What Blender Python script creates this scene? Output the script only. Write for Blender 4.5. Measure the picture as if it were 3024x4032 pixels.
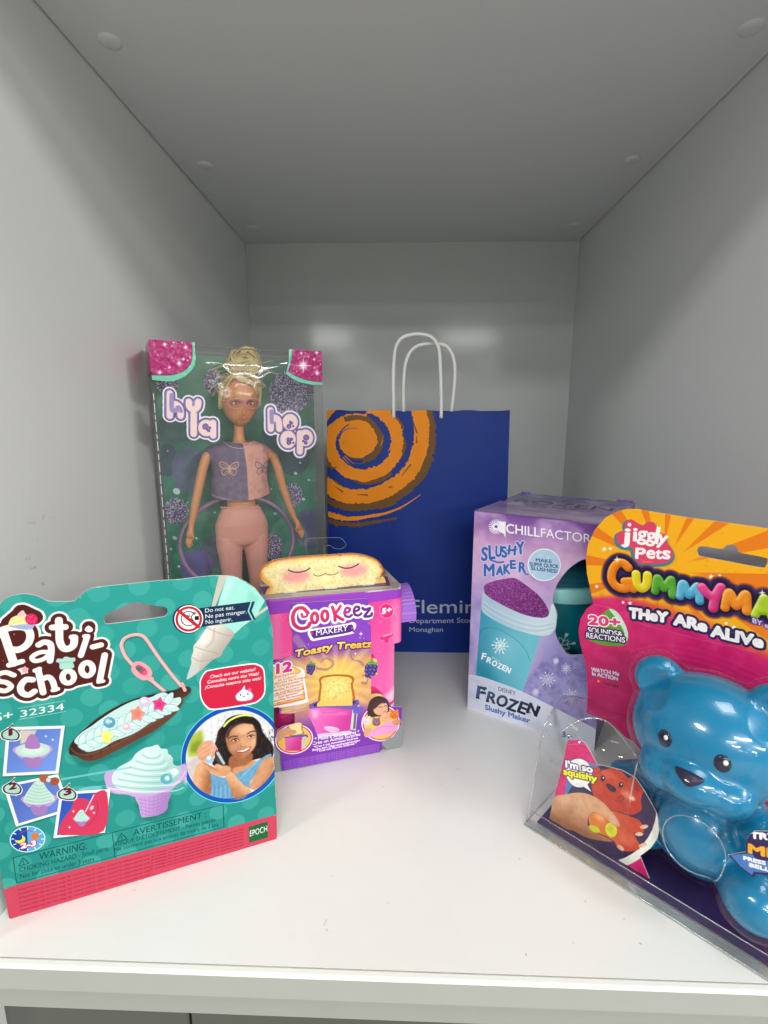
import bpy, bmesh, math, random, time
import numpy as np
from mathutils import Vector, Matrix, Euler
random.seed(7); rng = np.random.default_rng(7)
S = bpy.context.scene
C = S.collection
for o in list(bpy.data.objects): bpy.data.objects.remove(o)

# ------------------------------------------------------------------ camera
CAM = Vector((-.0124009, -.638418, .231251))
FPX, PITCH, YAW, ROLL = 1934.459, .18594, .030202, .00169
_f = Vector((-math.sin(YAW)*math.cos(PITCH), math.cos(YAW)*math.cos(PITCH), -math.sin(PITCH)))
_r0 = Vector((math.cos(YAW), math.sin(YAW), 0)); _u0 = _r0.cross(_f)
_r = _r0*math.cos(ROLL) + _u0*math.sin(ROLL); _u = -_r0*math.sin(ROLL) + _u0*math.cos(ROLL)
cd = bpy.data.cameras.new('camera'); cam = bpy.data.objects.new('camera', cd); C.objects.link(cam)
cam.matrix_world = Matrix(((_r.x, _u.x, -_f.x, CAM.x), (_r.y, _u.y, -_f.y, CAM.y), (_r.z, _u.z, -_f.z, CAM.z), (0, 0, 0, 1)))
cd.sensor_fit = 'HORIZONTAL'; cd.sensor_width = 36; cd.lens = FPX/3024*36
cd.clip_start = .01; cd.clip_end = 100
S.camera = cam

# ------------------------------------------------------------------ shop light
W = bpy.data.worlds.new('World'); S.world = W; W.use_nodes = True
bg = W.node_tree.nodes['Background']; bg.inputs[0].default_value = (.915, .97, 1, 1); bg.inputs[1].default_value = .43
def lamp(x, y, z, sx, sy, power, col=(1, .988, .955)):
    l = bpy.data.lights.new('ceiling_lamp', 'AREA'); l.shape = 'RECTANGLE'; l.size = sx; l.size_y = sy
    l.energy = power; l.color = col
    o = bpy.data.objects.new('ceiling_lamp', l); C.objects.link(o); o.location = (x, y, z)
    return o
LAMPS = ((.15, -1.0, 1.75, .6, .6, 11), (-2.3, -2.4, 1.5, .6, .6, 62), (2.4, -2.1, 1.4, .6, .6, 92), (.2, -3.6, 1.5, 1.2, .6, 80), (-1.3, -5.6, 1.5, 1.2, .6, 90), (1.9, -5.6, 1.5, 1.2, .6, 100),
         (-1.22, -8.0, 1.55, .75, .45, 85), (1.11, -7.95, 1.55, .85, .45, 85), (-1.19, -11.3, 1.55, .8, .6, 70), (-.5, -13.6, 1.55, .8, .6, 70), (-.56, -20.8, 1.55, 1, 1, 90), (1.72, -15, 1.55, .8, .8, 70), (2.25, -12.1, 1.55, .8, .6, 60),
         (4.3, -5.2, 1.9, .6, 1.2, 95), (5.9, -7.0, 1.9, .6, 1.2, 100), (7.9, -9.4, 1.9, .6, 1.2, 60))
for x, y, z, sx, sy, p in LAMPS: lamp(x, y, z, sx, sy, p)
S.view_settings.view_transform = 'Standard'; S.view_settings.look = 'None'
S.view_settings.exposure = -0.03; S.view_settings.gamma = 1; S.view_settings.use_curve_mapping = False
S.render.engine = 'CYCLES'; S.cycles.max_bounces = 10; S.cycles.transparent_max_bounces = 24
S.cycles.diffuse_bounces = 5; S.cycles.glossy_bounces = 4; S.cycles.use_denoising = True
S.cycles.caustics_reflective = False; S.cycles.caustics_refractive = False; S.cycles.sample_clamp_indirect = 4

# measurements taken off the photograph (its pixels) -> places on real planes
def ray(x, y): return (_f + _r*((x-1512)/FPX) - _u*((y-2016)/FPX))
def on_plane(x, y, p0, n):
    d = ray(x, y); t = (p0-CAM).dot(n)/d.dot(n); return CAM + d*t

class Frame:
    """A flat local frame: u across, v up, n towards the viewer (metres)."""
    def __init__(s, o, ang, lean=0):
        s.o = Vector(o); a = math.radians(ang); l = math.radians(lean)
        s.u = Vector((math.cos(a), math.sin(a), 0)); s.v = Vector((0, 0, 1)); n = s.u.cross(s.v)
        s.v = s.v*math.cos(l) - n*math.sin(l); s.n = s.u.cross(s.v)
        s.ang = a
    def at(s, x, y, d=0):                         # pixel -> (u, v) in metres, on the plane d in front of the frame
        P = on_plane(x, y, s.o + s.n*d, s.n) - s.o
        return (P.dot(s.u), P.dot(s.v))
    def local(s):                                  # local X = u, local Y = -n, local Z = v
        return s.o, (0, 0, s.ang)

def crop(x0, y0, k): return lambda p: (x0 + p[0]/k, y0 + p[1]/k)

# ------------------------------------------------------------------ objects
def link(name, me, mat=None, parent=None):
    o = bpy.data.objects.new(name, me); C.objects.link(o)
    if mat is not None:
        for m in (mat if isinstance(mat, (list, tuple)) else [mat]): me.materials.append(m)
    if parent is not None: o.parent = parent
    return o
def thing(name, label, cat, loc=(0, 0, 0), rz=0, group=None):
    o = bpy.data.objects.new(name, None); C.objects.link(o); o.location = loc; o.rotation_euler = (0, 0, rz)
    o.empty_display_size = .02
    return tag(o, label, cat, group)
def tag(o, label=None, cat=None, group=None, kind=None):
    if label: o['label'] = label
    if cat: o['category'] = cat
    if group: o['group'] = group
    if kind: o['kind'] = kind
    return o
def mesh(bm, name, mat=None, parent=None, smooth=False, auto=None):
    me = bpy.data.meshes.new(name); bm.normal_update(); bm.to_mesh(me); bm.free()
    if smooth:
        for p in me.polygons: p.use_smooth = True
        if auto: me.set_sharp_from_angle(angle=math.radians(auto))
    return link(name, me, mat, parent)
def planar_uv(bm, u0, v0, w, h, ax=(0, 2)):
    l = bm.loops.layers.uv.verify()
    for f in bm.faces:
        for lo in f.loops:
            c = lo.vert.co; lo[l].uv = ((c[ax[0]]-u0)/w, (c[ax[1]]-v0)/h)
def bm_box(bm, x0, x1, y0, y1, z0, z1, bevel=0, seg=2):
    r = bmesh.ops.create_cube(bm, size=1)
    for v in r['verts']:
        v.co = ((x0+x1)/2 + v.co.x*(x1-x0), (y0+y1)/2 + v.co.y*(y1-y0), (z0+z1)/2 + v.co.z*(z1-z0))
    if bevel:
        es = list({e for v in r['verts'] for e in v.link_edges})
        bmesh.ops.bevel(bm, geom=es, offset=bevel, segments=seg, affect='EDGES', profile=.5)
    return bm
def bm_plate(polys, y0, y1, tri_hole=True, m=lambda p: (p[0], p[1])):
    """extruded outline in local XZ between y0 (front) and y1 (back); the first polygon is the outline, others holes"""
    bm = bmesh.new(); es = []
    for pl in polys:
        vs = [bm.verts.new((p[0], y0, p[1])) for p in pl]
        es += [bm.edges.new((vs[i], vs[(i+1) % len(vs)])) for i in range(len(vs))]
    bmesh.ops.triangle_fill(bm, edges=es, use_beauty=True, normal=(0, -1, 0))
    for f in bm.faces:
        f.normal_update()
        if f.normal.y > 0: f.normal_flip()
    front = list(bm.faces)
    r = bmesh.ops.extrude_face_region(bm, geom=front)
    nv = [g for g in r['geom'] if isinstance(g, bmesh.types.BMVert)]
    # extruded copy goes to the back
    for v in nv: v.co.y = y1
    for f in [g for g in r['geom'] if isinstance(g, bmesh.types.BMFace)]: pass
    bmesh.ops.recalc_face_normals(bm, faces=bm.faces)
    for f in bm.faces:
        f.material_index = 0 if f.normal.y < -.9 else 1
    return bm
def sm(pts, closed=False, n=8):
    """smooth curve through points"""
    P = [np.array(p, float) for p in pts]; N = len(P); out = []
    rngi = range(N if closed else N-1)
    for i in rngi:
        p0 = P[(i-1) % N] if closed or i > 0 else P[0]*2-P[1]
        p1, p2 = P[i], P[(i+1) % N]
        p3 = P[(i+2) % N] if closed or i+2 < N else P[N-1]*2-P[N-2]
        for k in range(n):
            t = k/n
            out.append(.5*((2*p1)+(p2-p0)*t+(2*p0-5*p1+4*p2-p3)*t*t+(3*p1-p0-3*p2+p3)*t**3))
    if not closed: out.append(P[-1])
    return [tuple(o) for o in out]
def ell(cx, cy, rx, ry=None, rot=0, n=40, a0=0, a1=360):
    ry = rx if ry is None else ry; c, s = math.cos(math.radians(rot)), math.sin(math.radians(rot))
    out = []
    for i in range(n if abs(a1-a0) >= 360 else n+1):
        t = math.radians(a0+(a1-a0)*i/n); x, y = rx*math.cos(t), ry*math.sin(t)
        out.append((cx+x*c-y*s, cy+x*s+y*c))
    return out
def tube_mesh(bm, pts, r, seg=10, closed=False, taper=None, cap=True):
    P = [Vector(p) for p in pts]; N = len(P); rings = []
    t0 = (P[1]-P[0]).normalized(); ref = Vector((0, 0, 1)) if abs(t0.z) < .9 else Vector((1, 0, 0))
    nrm = t0.cross(ref).normalized()
    for i in range(N):
        a = P[i-1] if (closed or i > 0) else P[0]; b = P[(i+1) % N] if (closed or i < N-1) else P[-1]
        t = (b-a).normalized(); nrm = (nrm - t*nrm.dot(t)).normalized(); bn = t.cross(nrm)
        rr = r if taper is None else taper[i]
        rings.append([bm.verts.new(P[i]+(nrm*math.cos(k*2*math.pi/seg)+bn*math.sin(k*2*math.pi/seg))*rr) for k in range(seg)])
    for i in range(N if closed else N-1):
        A, B = rings[i], rings[(i+1) % N]
        for k in range(seg): bm.faces.new((A[k], A[(k+1) % seg], B[(k+1) % seg], B[k]))
    if cap and not closed:
        bm.faces.new(rings[0][::-1]); bm.faces.new(rings[-1])
    return bm
def lathe(bm, prof, seg=48, cx=0, cy=0):
    rings = []
    for r, z in prof:
        rings.append([bm.verts.new((cx+r*math.cos(2*math.pi*k/seg), cy+r*math.sin(2*math.pi*k/seg), z)) for k in range(seg)])
    for A, B in zip(rings, rings[1:]):
        for k in range(seg): bm.faces.new((A[k], A[(k+1) % seg], B[(k+1) % seg], B[k]))
    bm.faces.new(rings[0][::-1]); bm.faces.new(rings[-1])
    return bm
def blob(bm, c, r, rot=(0, 0, 0), seg=24):
    m = Matrix.Translation(c) @ Euler(rot).to_matrix().to_4x4() @ Matrix.Diagonal((*r, 1))
    bmesh.ops.create_uvsphere(bm, u_segments=seg, v_segments=seg//2+2, radius=1, matrix=m)

# ------------------------------------------------------------------ printed artwork: a small painter working in face millimetres
def srgb(c):
    if isinstance(c, str): c = tuple(int(c[i:i+2], 16) for i in (0, 2, 4))
    return np.array(c, np.float32)/255
def lin(c):
    c = srgb(c); return tuple(np.where(c <= .04045, c/12.92, ((c+.055)/1.055)**2.4).tolist())+(1,)
_glyphs = {}
def glyph_polys(s):
    if s in _glyphs: return _glyphs[s]
    cu = bpy.data.curves.new('lettering', 'FONT'); cu.body = s; cu.size = 1; cu.resolution_u = 5
    o = bpy.data.objects.new('lettering', cu); C.objects.link(o)
    dg = bpy.context.evaluated_depsgraph_get(); ev = o.evaluated_get(dg); me = ev.to_mesh()
    vs = np.array([v.co[:2] for v in me.vertices]) if len(me.vertices) else np.zeros((0, 2))
    cnt = {}
    for p in me.polygons:
        v = list(p.vertices)
        a = sum(vs[v[i]][0]*vs[v[(i+1) % len(v)]][1]-vs[v[(i+1) % len(v)]][0]*vs[v[i]][1] for i in range(len(v)))
        if a < 0: v = v[::-1]
        for i in range(len(v)):
            e = (v[i], v[(i+1) % len(v)]); r = (e[1], e[0])
            if r in cnt: del cnt[r]
            else: cnt[e] = 1
    E = np.array([[vs[a], vs[b]] for a, b in cnt]) if cnt else np.zeros((0, 2, 2))
    ev.to_mesh_clear(); bpy.data.objects.remove(o); bpy.data.curves.remove(cu)
    _glyphs[s] = E
    return E
def cover(E, H, Wd, SS=4):
    """coverage of a set of directed edges (n,2,2) in canvas pixels"""
    acc = np.zeros((H, Wd+2), np.float32)
    if len(E) == 0: return acc[:, :Wd]
    y0, y1 = E[:, 0, 1]*SS, E[:, 1, 1]*SS; x0, x1 = E[:, 0, 0], E[:, 1, 0]
    lo = np.minimum(y0, y1); hi = np.maximum(y0, y1)
    k0 = np.ceil(lo-.5).astype(int); k1 = np.ceil(hi-.5).astype(int)
    k0 = np.clip(k0, 0, H*SS); k1 = np.clip(k1, 0, H*SS)
    n = k1-k0; idx = np.repeat(np.arange(len(E)), n)
    if len(idx) == 0: return acc[:, :Wd]
    off = np.arange(n.sum())-np.repeat(np.cumsum(n)-n, n); k = k0[idx]+off
    t = ((k+.5)-y0[idx])/(y1[idx]-y0[idx]); x = x0[idx]+(x1[idx]-x0[idx])*t
    sg = np.where(y1[idx] > y0[idx], 1., -1.)
    x = np.clip(x, 0, Wd); xi = np.floor(x).astype(int); fr = x-xi; row = k
    sub = np.zeros((H*SS, Wd+2), np.float32)
    np.add.at(sub, (row, xi), sg*(1-fr)); np.add.at(sub, (row, xi+1), sg*fr)
    sub = np.clip(np.abs(np.cumsum(sub, 1)), 0, 1)
    return sub.reshape(H, SS, Wd+2).mean(1)[:, :Wd]
def polys_edges(polys):
    return np.array([[p[i], p[(i+1) % len(p)]] for p in polys for i in range(len(p))], float)
def edt(inside, R):
    """distance (pixels) from every pixel to the nearest True pixel, up to R"""
    H, Wd = inside.shape; R = int(math.ceil(R))+1; ix = np.arange(Wd)
    last = np.maximum.accumulate(np.where(inside, ix, -10**6), 1)
    nxt = np.minimum.accumulate(np.where(inside, ix, 10**6)[:, ::-1], 1)[:, ::-1]
    h = np.minimum(np.minimum(ix-last, nxt-ix), R+2).astype(np.float32)**2
    out = h.copy()
    for d in range(1, R+1):
        if d >= H: break
        out[d:] = np.minimum(out[d:], h[:-d]+d*d); out[:-d] = np.minimum(out[:-d], h[d:]+d*d)
    return np.sqrt(out)
def gblur(a, s):
    if s <= 0: return a
    r = int(3*s)+1; k = np.exp(-.5*(np.arange(-r, r+1)/s)**2); k /= k.sum()
    for ax in (0, 1):
        p = np.pad(a, [(r, r) if i == ax else (0, 0) for i in range(a.ndim)], mode='edge')
        out = np.zeros_like(a)
        for i, w in enumerate(k):
            sl = [slice(None)]*a.ndim; sl[ax] = slice(i, i+a.shape[ax]); out += w*p[tuple(sl)]
        a = out
    return a
def vnoise(H, Wd, cell, oct=3, seed=0):
    g = np.random.default_rng(seed); out = np.zeros((H, Wd), np.float32); amp = 1; tot = 0
    for o in range(oct):
        c = max(1.5, cell/2**o); gh, gw = int(H/c)+3, int(Wd/c)+3; G = g.random((gh, gw)).astype(np.float32)
        y = np.arange(H)/c; x = np.arange(Wd)/c; yi = y.astype(int); xi = x.astype(int)
        fy = (y-yi)[:, None]; fx = (x-xi)[None]; fy = fy*fy*(3-2*fy); fx = fx*fx*(3-2*fx)
        a = G[yi][:, xi]; b = G[yi][:, xi+1]; c_ = G[yi+1][:, xi]; d = G[yi+1][:, xi+1]
        out += amp*((a*(1-fx)+b*fx)*(1-fy)+(c_*(1-fx)+d*fx)*fy); tot += amp; amp *= .5
    return out/tot

class Art:
    def __init__(s, name, frame, u0, v0, w, h, res, base, d=0):
        s.name, s.fr, s.u0, s.v0, s.w, s.h, s.d = name, frame, u0, v0, w, h, d
        s.res = res*1000; s.W, s.H = int(w*s.res), int(h*s.res)
        s.a = np.empty((s.H, s.W, 3), np.float32); s.a[:] = srgb(base); s.tr = lambda p: p
    def inp(s, tr): s.tr = tr; return s
    def M(s, p):                                  # input point -> canvas pixel
        x, y = s.tr(p); u, v = s.fr(x, y) if callable(s.fr) else s.fr.at(x, y, s.d)
        return np.array(((u-s.u0)*s.res, (v-s.v0)*s.res))
    def MP(s, pts): return [s.M(p) for p in pts]
    def k(s, p):                                   # canvas pixels per input pixel near p
        m = s.M(p); return (np.linalg.norm(s.M((p[0]+4, p[1]))-m)+np.linalg.norm(s.M((p[0], p[1]+4))-m))/8
    def box(s, pts, pad=2):
        q = np.array(pts).reshape(-1, 2); x0, y0 = np.floor(q.min(0)-pad).astype(int); x1, y1 = np.ceil(q.max(0)+pad).astype(int)
        x0, y0 = max(0, x0), max(0, y0); x1, y1 = min(s.W, x1), min(s.H, y1)
        return (x0, y0, x1, y1) if x1 > x0 and y1 > y0 else None
    def put(s, b, m, col, alpha=1.):
        x0, y0, x1, y1 = b; r = s.a[y0:y1, x0:x1]
        if callable(col):
            yy, xx = np.mgrid[y0:y1, x0:x1]; c = col(xx, yy)
        else: c = col if isinstance(col, np.ndarray) and col.ndim == 3 else srgb(col)
        m = (m*alpha)[..., None]; s.a[y0:y1, x0:x1] = r*(1-m)+c*m
    def mask_e(s, E, pad):
        b = s.box(E, pad)
        if b is None: return None, None
        return b, cover(E-np.array(b[:2]), b[3]-b[1], b[2]-b[0])
    def paint(s, E, col, alpha=1, blur=0, outline=(), bevel=None, k=1, grow=0):
        """outline: [(width, colour), ...] from the outermost in; widths and blur in input pixels"""
        R = max([o[0] for o in outline]+[grow, 0])*k+3+3*blur*k
        b, m = s.mask_e(E, R)
        if b is None: return
        if R > 3 and (outline or grow):
            D = edt(m > .5, R)
            for o in outline:
                mm = np.clip(o[0]*k+.5-D, 0, 1); s.put(b, gblur(mm, o[2]*k) if len(o) > 2 else mm, o[1])
            if grow: m = np.maximum(m, np.clip(grow*k+.5-D, 0, 1))
        if blur: m = gblur(m, blur*k)
        s.put(b, m, col, alpha)
        if bevel:
            r, hi, lo = bevel[:3]; dd = edt(m < .5, r*k); e = np.clip(dd/(r*k), 0, 1)
            hgt = np.sqrt(np.clip(1-(1-e)**2, 0, 1)); hgt = gblur(hgt, max(.8, r*k*.18)); gy, gx = np.gradient(hgt)
            t = (gx*.5-gy*.9)*r*k*.9
            s.put(b, m*np.clip(t, 0, 1), hi, .75); s.put(b, m*np.clip(-t, 0, 1), lo, .75)
    def fill(s, pts, col, alpha=1, blur=0, **kw):
        polys = [pts] if not isinstance(pts[0][0], (tuple, list, np.ndarray)) else pts
        s.paint(polys_edges([s.MP(p) for p in polys]), col, alpha, blur, k=s.k(polys[0][0]), **kw)
    def stroke(s, pts, w, col, alpha=1, blur=0, smooth=False, closed=False, outline=(), taper=None):
        if smooth: pts = sm(pts, closed, 6)
        q = np.array(s.MP(pts)); k = s.k(pts[len(pts)//2])
        if closed: q = np.vstack([q, q[:1]])
        R = (w/2+max([o[0] for o in outline]+[0])+3*blur)*k+2
        b = s.box(q, R)
        if b is None: return
        yy, xx = np.mgrid[b[1]:b[3], b[0]:b[2]].astype(np.float32); D = np.full(xx.shape, 1e9, np.float32)
        N = len(q)-1
        for i in range(N):
            a, c = q[i], q[i+1]; d = c-a; L = d@d+1e-9
            t = np.clip(((xx-a[0])*d[0]+(yy-a[1])*d[1])/L, 0, 1)
            dist = np.hypot(xx-a[0]-t*d[0], yy-a[1]-t*d[1])
            if taper: dist = dist+(w/2*k)*(1-(taper[0]+(taper[1]-taper[0])*(i+t)/N))
            D = np.minimum(D, dist)
        for o in outline: s.put(b, np.clip((w/2+o[0])*k+.5-D, 0, 1), o[1])
        m = np.clip(w/2*k+.5-D, 0, 1)
        s.put(b, gblur(m, blur*k) if blur else m, col, alpha)
    def strokes_e(s, lst, w):                      # several strokes as one mask, returned as polygon edges
        E = []
        for pts in lst:
            ww = w
            if isinstance(pts, dict): ww = pts['w']; pts = pts['p']
            q = np.array(s.MP(pts)); r = ww/2*s.k(pts[len(pts)//2])
            for i in range(len(q)-1):
                d = q[i+1]-q[i]; L = np.linalg.norm(d)
                if L < 1e-6: continue
                n = np.array((-d[1], d[0]))/L*r
                E.append([q[i]-n, q[i+1]-n, q[i+1]+n, q[i]+n])
            for c in q: E.append([c+r*np.array((math.cos(t), math.sin(t))) for t in np.linspace(0, 2*math.pi, 20, endpoint=False)])
        out = []
        for P in E:
            A = sum(P[i][0]*P[(i+1) % len(P)][1]-P[(i+1) % len(P)][0]*P[i][1] for i in range(len(P)))
            if A < 0: P = P[::-1]
            out += [[P[i], P[(i+1) % len(P)]] for i in range(len(P))]
        return np.array(out)
    def text_e(s, t, p0, p1, h, shear=0, rise=None, cap=.73):
        E = glyph_polys(t)
        if len(E) == 0: return E, 1
        x0, x1 = E[..., 0].min(), E[..., 0].max()
        P0, P1 = s.M(p0), s.M(p1); up = s.M((p0[0]+(rise or 0), p0[1]-h))-P0; up1 = s.M((p1[0]+(rise or 0), p1[1]-h))-P1
        ex = (P1-P0)/(x1-x0); t_ = (E[..., :1]-x0)/(x1-x0)
        ey = (up*(1-t_)+up1*t_)/cap + shear*ex
        return P0+(E[..., :1]-x0)*ex+E[..., 1:2]*ey, s.k(p0)
    def text(s, t, p0, p1, h, col, alpha=1, shear=0, rise=None, **kw):
        """lettering whose baseline runs p0 -> p1 and whose capitals are h high (input pixels)"""
        E, k = s.text_e(t, p0, p1, h, shear, rise)
        if len(E): s.paint(E, col, alpha, k=k, **kw)
    def letters(s, lst, col, **kw):
        """lst: (letter, x, y baseline-left, width, height, tilt degrees clockwise)"""
        E = []
        for (c, x, y, w, h, rot) in lst:
            r = math.radians(rot); ex = (math.cos(r)*w, math.sin(r)*w)
            e, k = s.text_e(c, (x, y), (x+ex[0], y+ex[1]), h*math.cos(r), rise=h*math.sin(r)); E.append(e)
        s.paint(np.concatenate(E), col, k=k, **kw); return E
    def grad(s, p0, c0, p1, c1, soft=True):
        a, b = s.M(p0), s.M(p1); d = b-a; c0, c1 = srgb(c0), srgb(c1)
        def f(xx, yy):
            t = np.clip(((xx-a[0])*d[0]+(yy-a[1])*d[1])/(d@d), 0, 1)[..., None]
            if soft: t = t*t*(3-2*t)
            return c0*(1-t)+c1*t
        return f
    def rad(s, p, r, c0, c1):
        a = s.M(p); R = r*s.k(p); c0, c1 = srgb(c0), srgb(c1)
        def f(xx, yy):
            t = np.clip(np.hypot(xx-a[0], yy-a[1])/R, 0, 1)[..., None]; return c0*(1-t)+c1*t
        return f
    def star(s, x, y, r, col, n=5, inner=.45, rot=-90, **kw):
        s.fill([(x+(r if i % 2 == 0 else r*inner)*math.cos(math.radians(rot+i*180/n)), y+(r if i % 2 == 0 else r*inner)*math.sin(math.radians(rot+i*180/n))) for i in range(2*n)], col, **kw)
    def smear(s, pts, amt, cell, seed=1, light=255, dark=0):
        b = s.box(s.MP(pts)); E = polys_edges([s.MP(pts)]); b, m = s.mask_e(E, 2)
        if b is None: return
        n = vnoise(b[3]-b[1], b[2]-b[0], cell, 3, seed)-.5
        s.put(b, m*np.clip(n*2, 0, 1)*amt, (light,)*3); s.put(b, m*np.clip(-n*2, 0, 1)*amt, (dark,)*3)
    def image(s):
        im = bpy.data.images.new(s.name, s.W, s.H); px = np.ones((s.H, s.W, 4), np.float32); px[..., :3] = np.clip(s.a, 0, 1)
        im.pixels.foreach_set(px.ravel()); im.update(); im.pack(); return im

# ------------------------------------------------------------------ materials
def nmat(name):
    m = bpy.data.materials.new(name); m.use_nodes = True; nt = m.node_tree
    return m, nt, nt.nodes['Principled BSDF']
def plain(name, col, rough=.5, spec=.5, bump=0, bscale=400, var=0, vscale=60, coat=0, sub=0, metal=0, croughness=.05):
    m, nt, b = nmat(name); b.inputs['Base Color'].default_value = lin(col) if not (isinstance(col, tuple) and len(col) == 4) else col
    b.inputs['Roughness'].default_value = rough; b.inputs['Specular IOR Level'].default_value = spec
    b.inputs['Coat Weight'].default_value = coat; b.inputs['Coat Roughness'].default_value = croughness; b.inputs['Metallic'].default_value = metal
    if sub: b.inputs['Subsurface Weight'].default_value = sub; b.inputs['Subsurface Radius'].default_value = (.004, .002, .0015)
    tc = nt.nodes.new('ShaderNodeTexCoord')
    if var:
        n = nt.nodes.new('ShaderNodeTexNoise'); n.inputs['Scale'].default_value = vscale; n.inputs['Detail'].default_value = 5
        nt.links.new(tc.outputs['Object'], n.inputs['Vector'])
        h = nt.nodes.new('ShaderNodeHueSaturation'); h.inputs['Color'].default_value = b.inputs['Base Color'].default_value
        r = nt.nodes.new('ShaderNodeMapRange'); r.inputs['To Min'].default_value = 1-var; r.inputs['To Max'].default_value = 1+var
        nt.links.new(n.outputs['Fac'], r.inputs['Value']); nt.links.new(r.outputs['Result'], h.inputs['Value']); nt.links.new(h.outputs['Color'], b.inputs['Base Color'])
    if bump:
        n2 = nt.nodes.new('ShaderNodeTexNoise'); n2.inputs['Scale'].default_value = bscale; n2.inputs['Detail'].default_value = 3
        nt.links.new(tc.outputs['Object'], n2.inputs['Vector'])
        bp = nt.nodes.new('ShaderNodeBump'); bp.inputs['Strength'].default_value = bump; bp.inputs['Distance'].default_value = .001
        nt.links.new(n2.outputs['Fac'], bp.inputs['Height']); nt.links.new(bp.outputs['Normal'], b.inputs['Normal'])
    return m
def printed(art, rough=.35, spec=.5, bump=.06, bscale=60, coat=0):
    m, nt, b = nmat(art.name); t = nt.nodes.new('ShaderNodeTexImage'); t.image = art.image(); t.extension = 'EXTEND'
    nt.links.new(t.outputs['Color'], b.inputs['Base Color'])
    b.inputs['Roughness'].default_value = rough; b.inputs['Specular IOR Level'].default_value = spec; b.inputs['Coat Weight'].default_value = coat
    b.inputs['Coat Roughness'].default_value = .12
    if bump:
        tc = nt.nodes.new('ShaderNodeTexCoord'); n = nt.nodes.new('ShaderNodeTexNoise'); n.inputs['Scale'].default_value = bscale; n.inputs['Detail'].default_value = 2
        nt.links.new(tc.outputs['Object'], n.inputs['Vector'])
        bp = nt.nodes.new('ShaderNodeBump'); bp.inputs['Strength'].default_value = bump; bp.inputs['Distance'].default_value = .002
        nt.links.new(n.outputs['Fac'], bp.inputs['Height']); nt.links.new(bp.outputs['Normal'], b.inputs['Normal'])
    return m
def clear(name, tint=(1, 1, 1), ior=1.45, rough=.04, bump=.3, bscale=25, base=.03, milky=0, edge=.6):
    """thin clear plastic sheet: what is behind shows through, lamps glint off it"""
    m = bpy.data.materials.new(name); m.use_nodes = True; nt = m.node_tree; nt.nodes.remove(nt.nodes['Principled BSDF']); out = nt.nodes['Material Output']
    T = nt.nodes.new('ShaderNodeBsdfTransparent'); T.inputs[0].default_value = (*tint, 1)
    G = nt.nodes.new('ShaderNodeBsdfGlossy'); G.inputs['Roughness'].default_value = rough
    F = nt.nodes.new('ShaderNodeLayerWeight'); F.inputs['Blend'].default_value = .5
    Pw = nt.nodes.new('ShaderNodeMath'); Pw.operation = 'POWER'; Pw.inputs[1].default_value = 4.5
    A = nt.nodes.new('ShaderNodeMath'); A.operation = 'MULTIPLY_ADD'; A.inputs[1].default_value = edge; A.inputs[2].default_value = base; A.use_clamp = True
    nt.links.new(F.outputs['Facing'], Pw.inputs[0]); nt.links.new(Pw.outputs[0], A.inputs[0])
    X = nt.nodes.new('ShaderNodeMixShader'); tc = nt.nodes.new('ShaderNodeTexCoord'); n = nt.nodes.new('ShaderNodeTexNoise'); n.inputs['Scale'].default_value = bscale
    nt.links.new(tc.outputs['Object'], n.inputs['Vector'])
    bp = nt.nodes.new('ShaderNodeBump'); bp.inputs['Strength'].default_value = bump; bp.inputs['Distance'].default_value = .004
    nt.links.new(n.outputs['Fac'], bp.inputs['Height']); nt.links.new(bp.outputs['Normal'], G.inputs['Normal']); nt.links.new(bp.outputs['Normal'], F.inputs['Normal'])
    nt.links.new(A.outputs[0], X.inputs[0]); nt.links.new(T.outputs[0], X.inputs[1]); nt.links.new(G.outputs[0], X.inputs[2])
    last = X
    if milky:
        Dn = nt.nodes.new('ShaderNodeBsdfDiffuse'); Dn.inputs[0].default_value = (.8, .82, .8, 1); Y = nt.nodes.new('ShaderNodeMixShader'); Y.inputs[0].default_value = milky
        nt.links.new(X.outputs[0], Y.inputs[1]); nt.links.new(Dn.outputs[0], Y.inputs[2]); last = Y
    nt.links.new(last.outputs[0], out.inputs['Surface'])
    return m
board = plain('white_board', (238, 239, 236), .7)
card_edge = plain('card_edge', (225, 222, 214), .8, .2, var=.08, vscale=900)
brown_card = plain('grey_card_back', (196, 192, 184), .8, .2)
# ------------------------------------------------------------------ the cubby
HW, HH, DD = .20, .44, .4681
def laminate(name, col, rough, spec=.5, bump=.035):
    return plain(name, col, rough, spec, bump=bump, bscale=900, var=.012, vscale=8)
cab = thing('display_cabinet', 'white laminate display cubby that holds all the toys and the bag', 'cabinet', (0, 0, 0))
wall_fr = lambda x, y: (lambda P: (P.y, P.z))(on_plane(x, y, Vector((-HW, 0, 0)), Vector((1, 0, 0))))
wa = Art('smudged_side_laminate', wall_fr, -.50, 0, .50, .44, 2.0, (222, 224, 222))
wa.inp(crop(0, 1900, 2.37))
for (x, y, rx, ry, rot, al) in ((405, 325, 9, 34, 25, .25), (505, 325, 5, 12, 10, .35), (300, 328, 45, 4, -10, .16), (285, 375, 45, 7, -5, .25), (320, 375, 9, 9, 0, .3), (350, 535, 7, 9, 0, .3),
        (247, 714, 13, 8, -20, .4), (278, 708, 8, 9, 20, .4), (285, 805, 14, 9, -15, .35), (322, 793, 22, 9, -30, .55), (390, 768, 6, 4, 0, .3), (400, 943, 14, 15, 30, .55), (415, 955, 5, 8, 40, .5)):
    wa.fill(ell(x, y, rx, ry, rot), (120, 122, 120), al*.55, blur=2)
wa.inp(lambda p: p)
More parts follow.
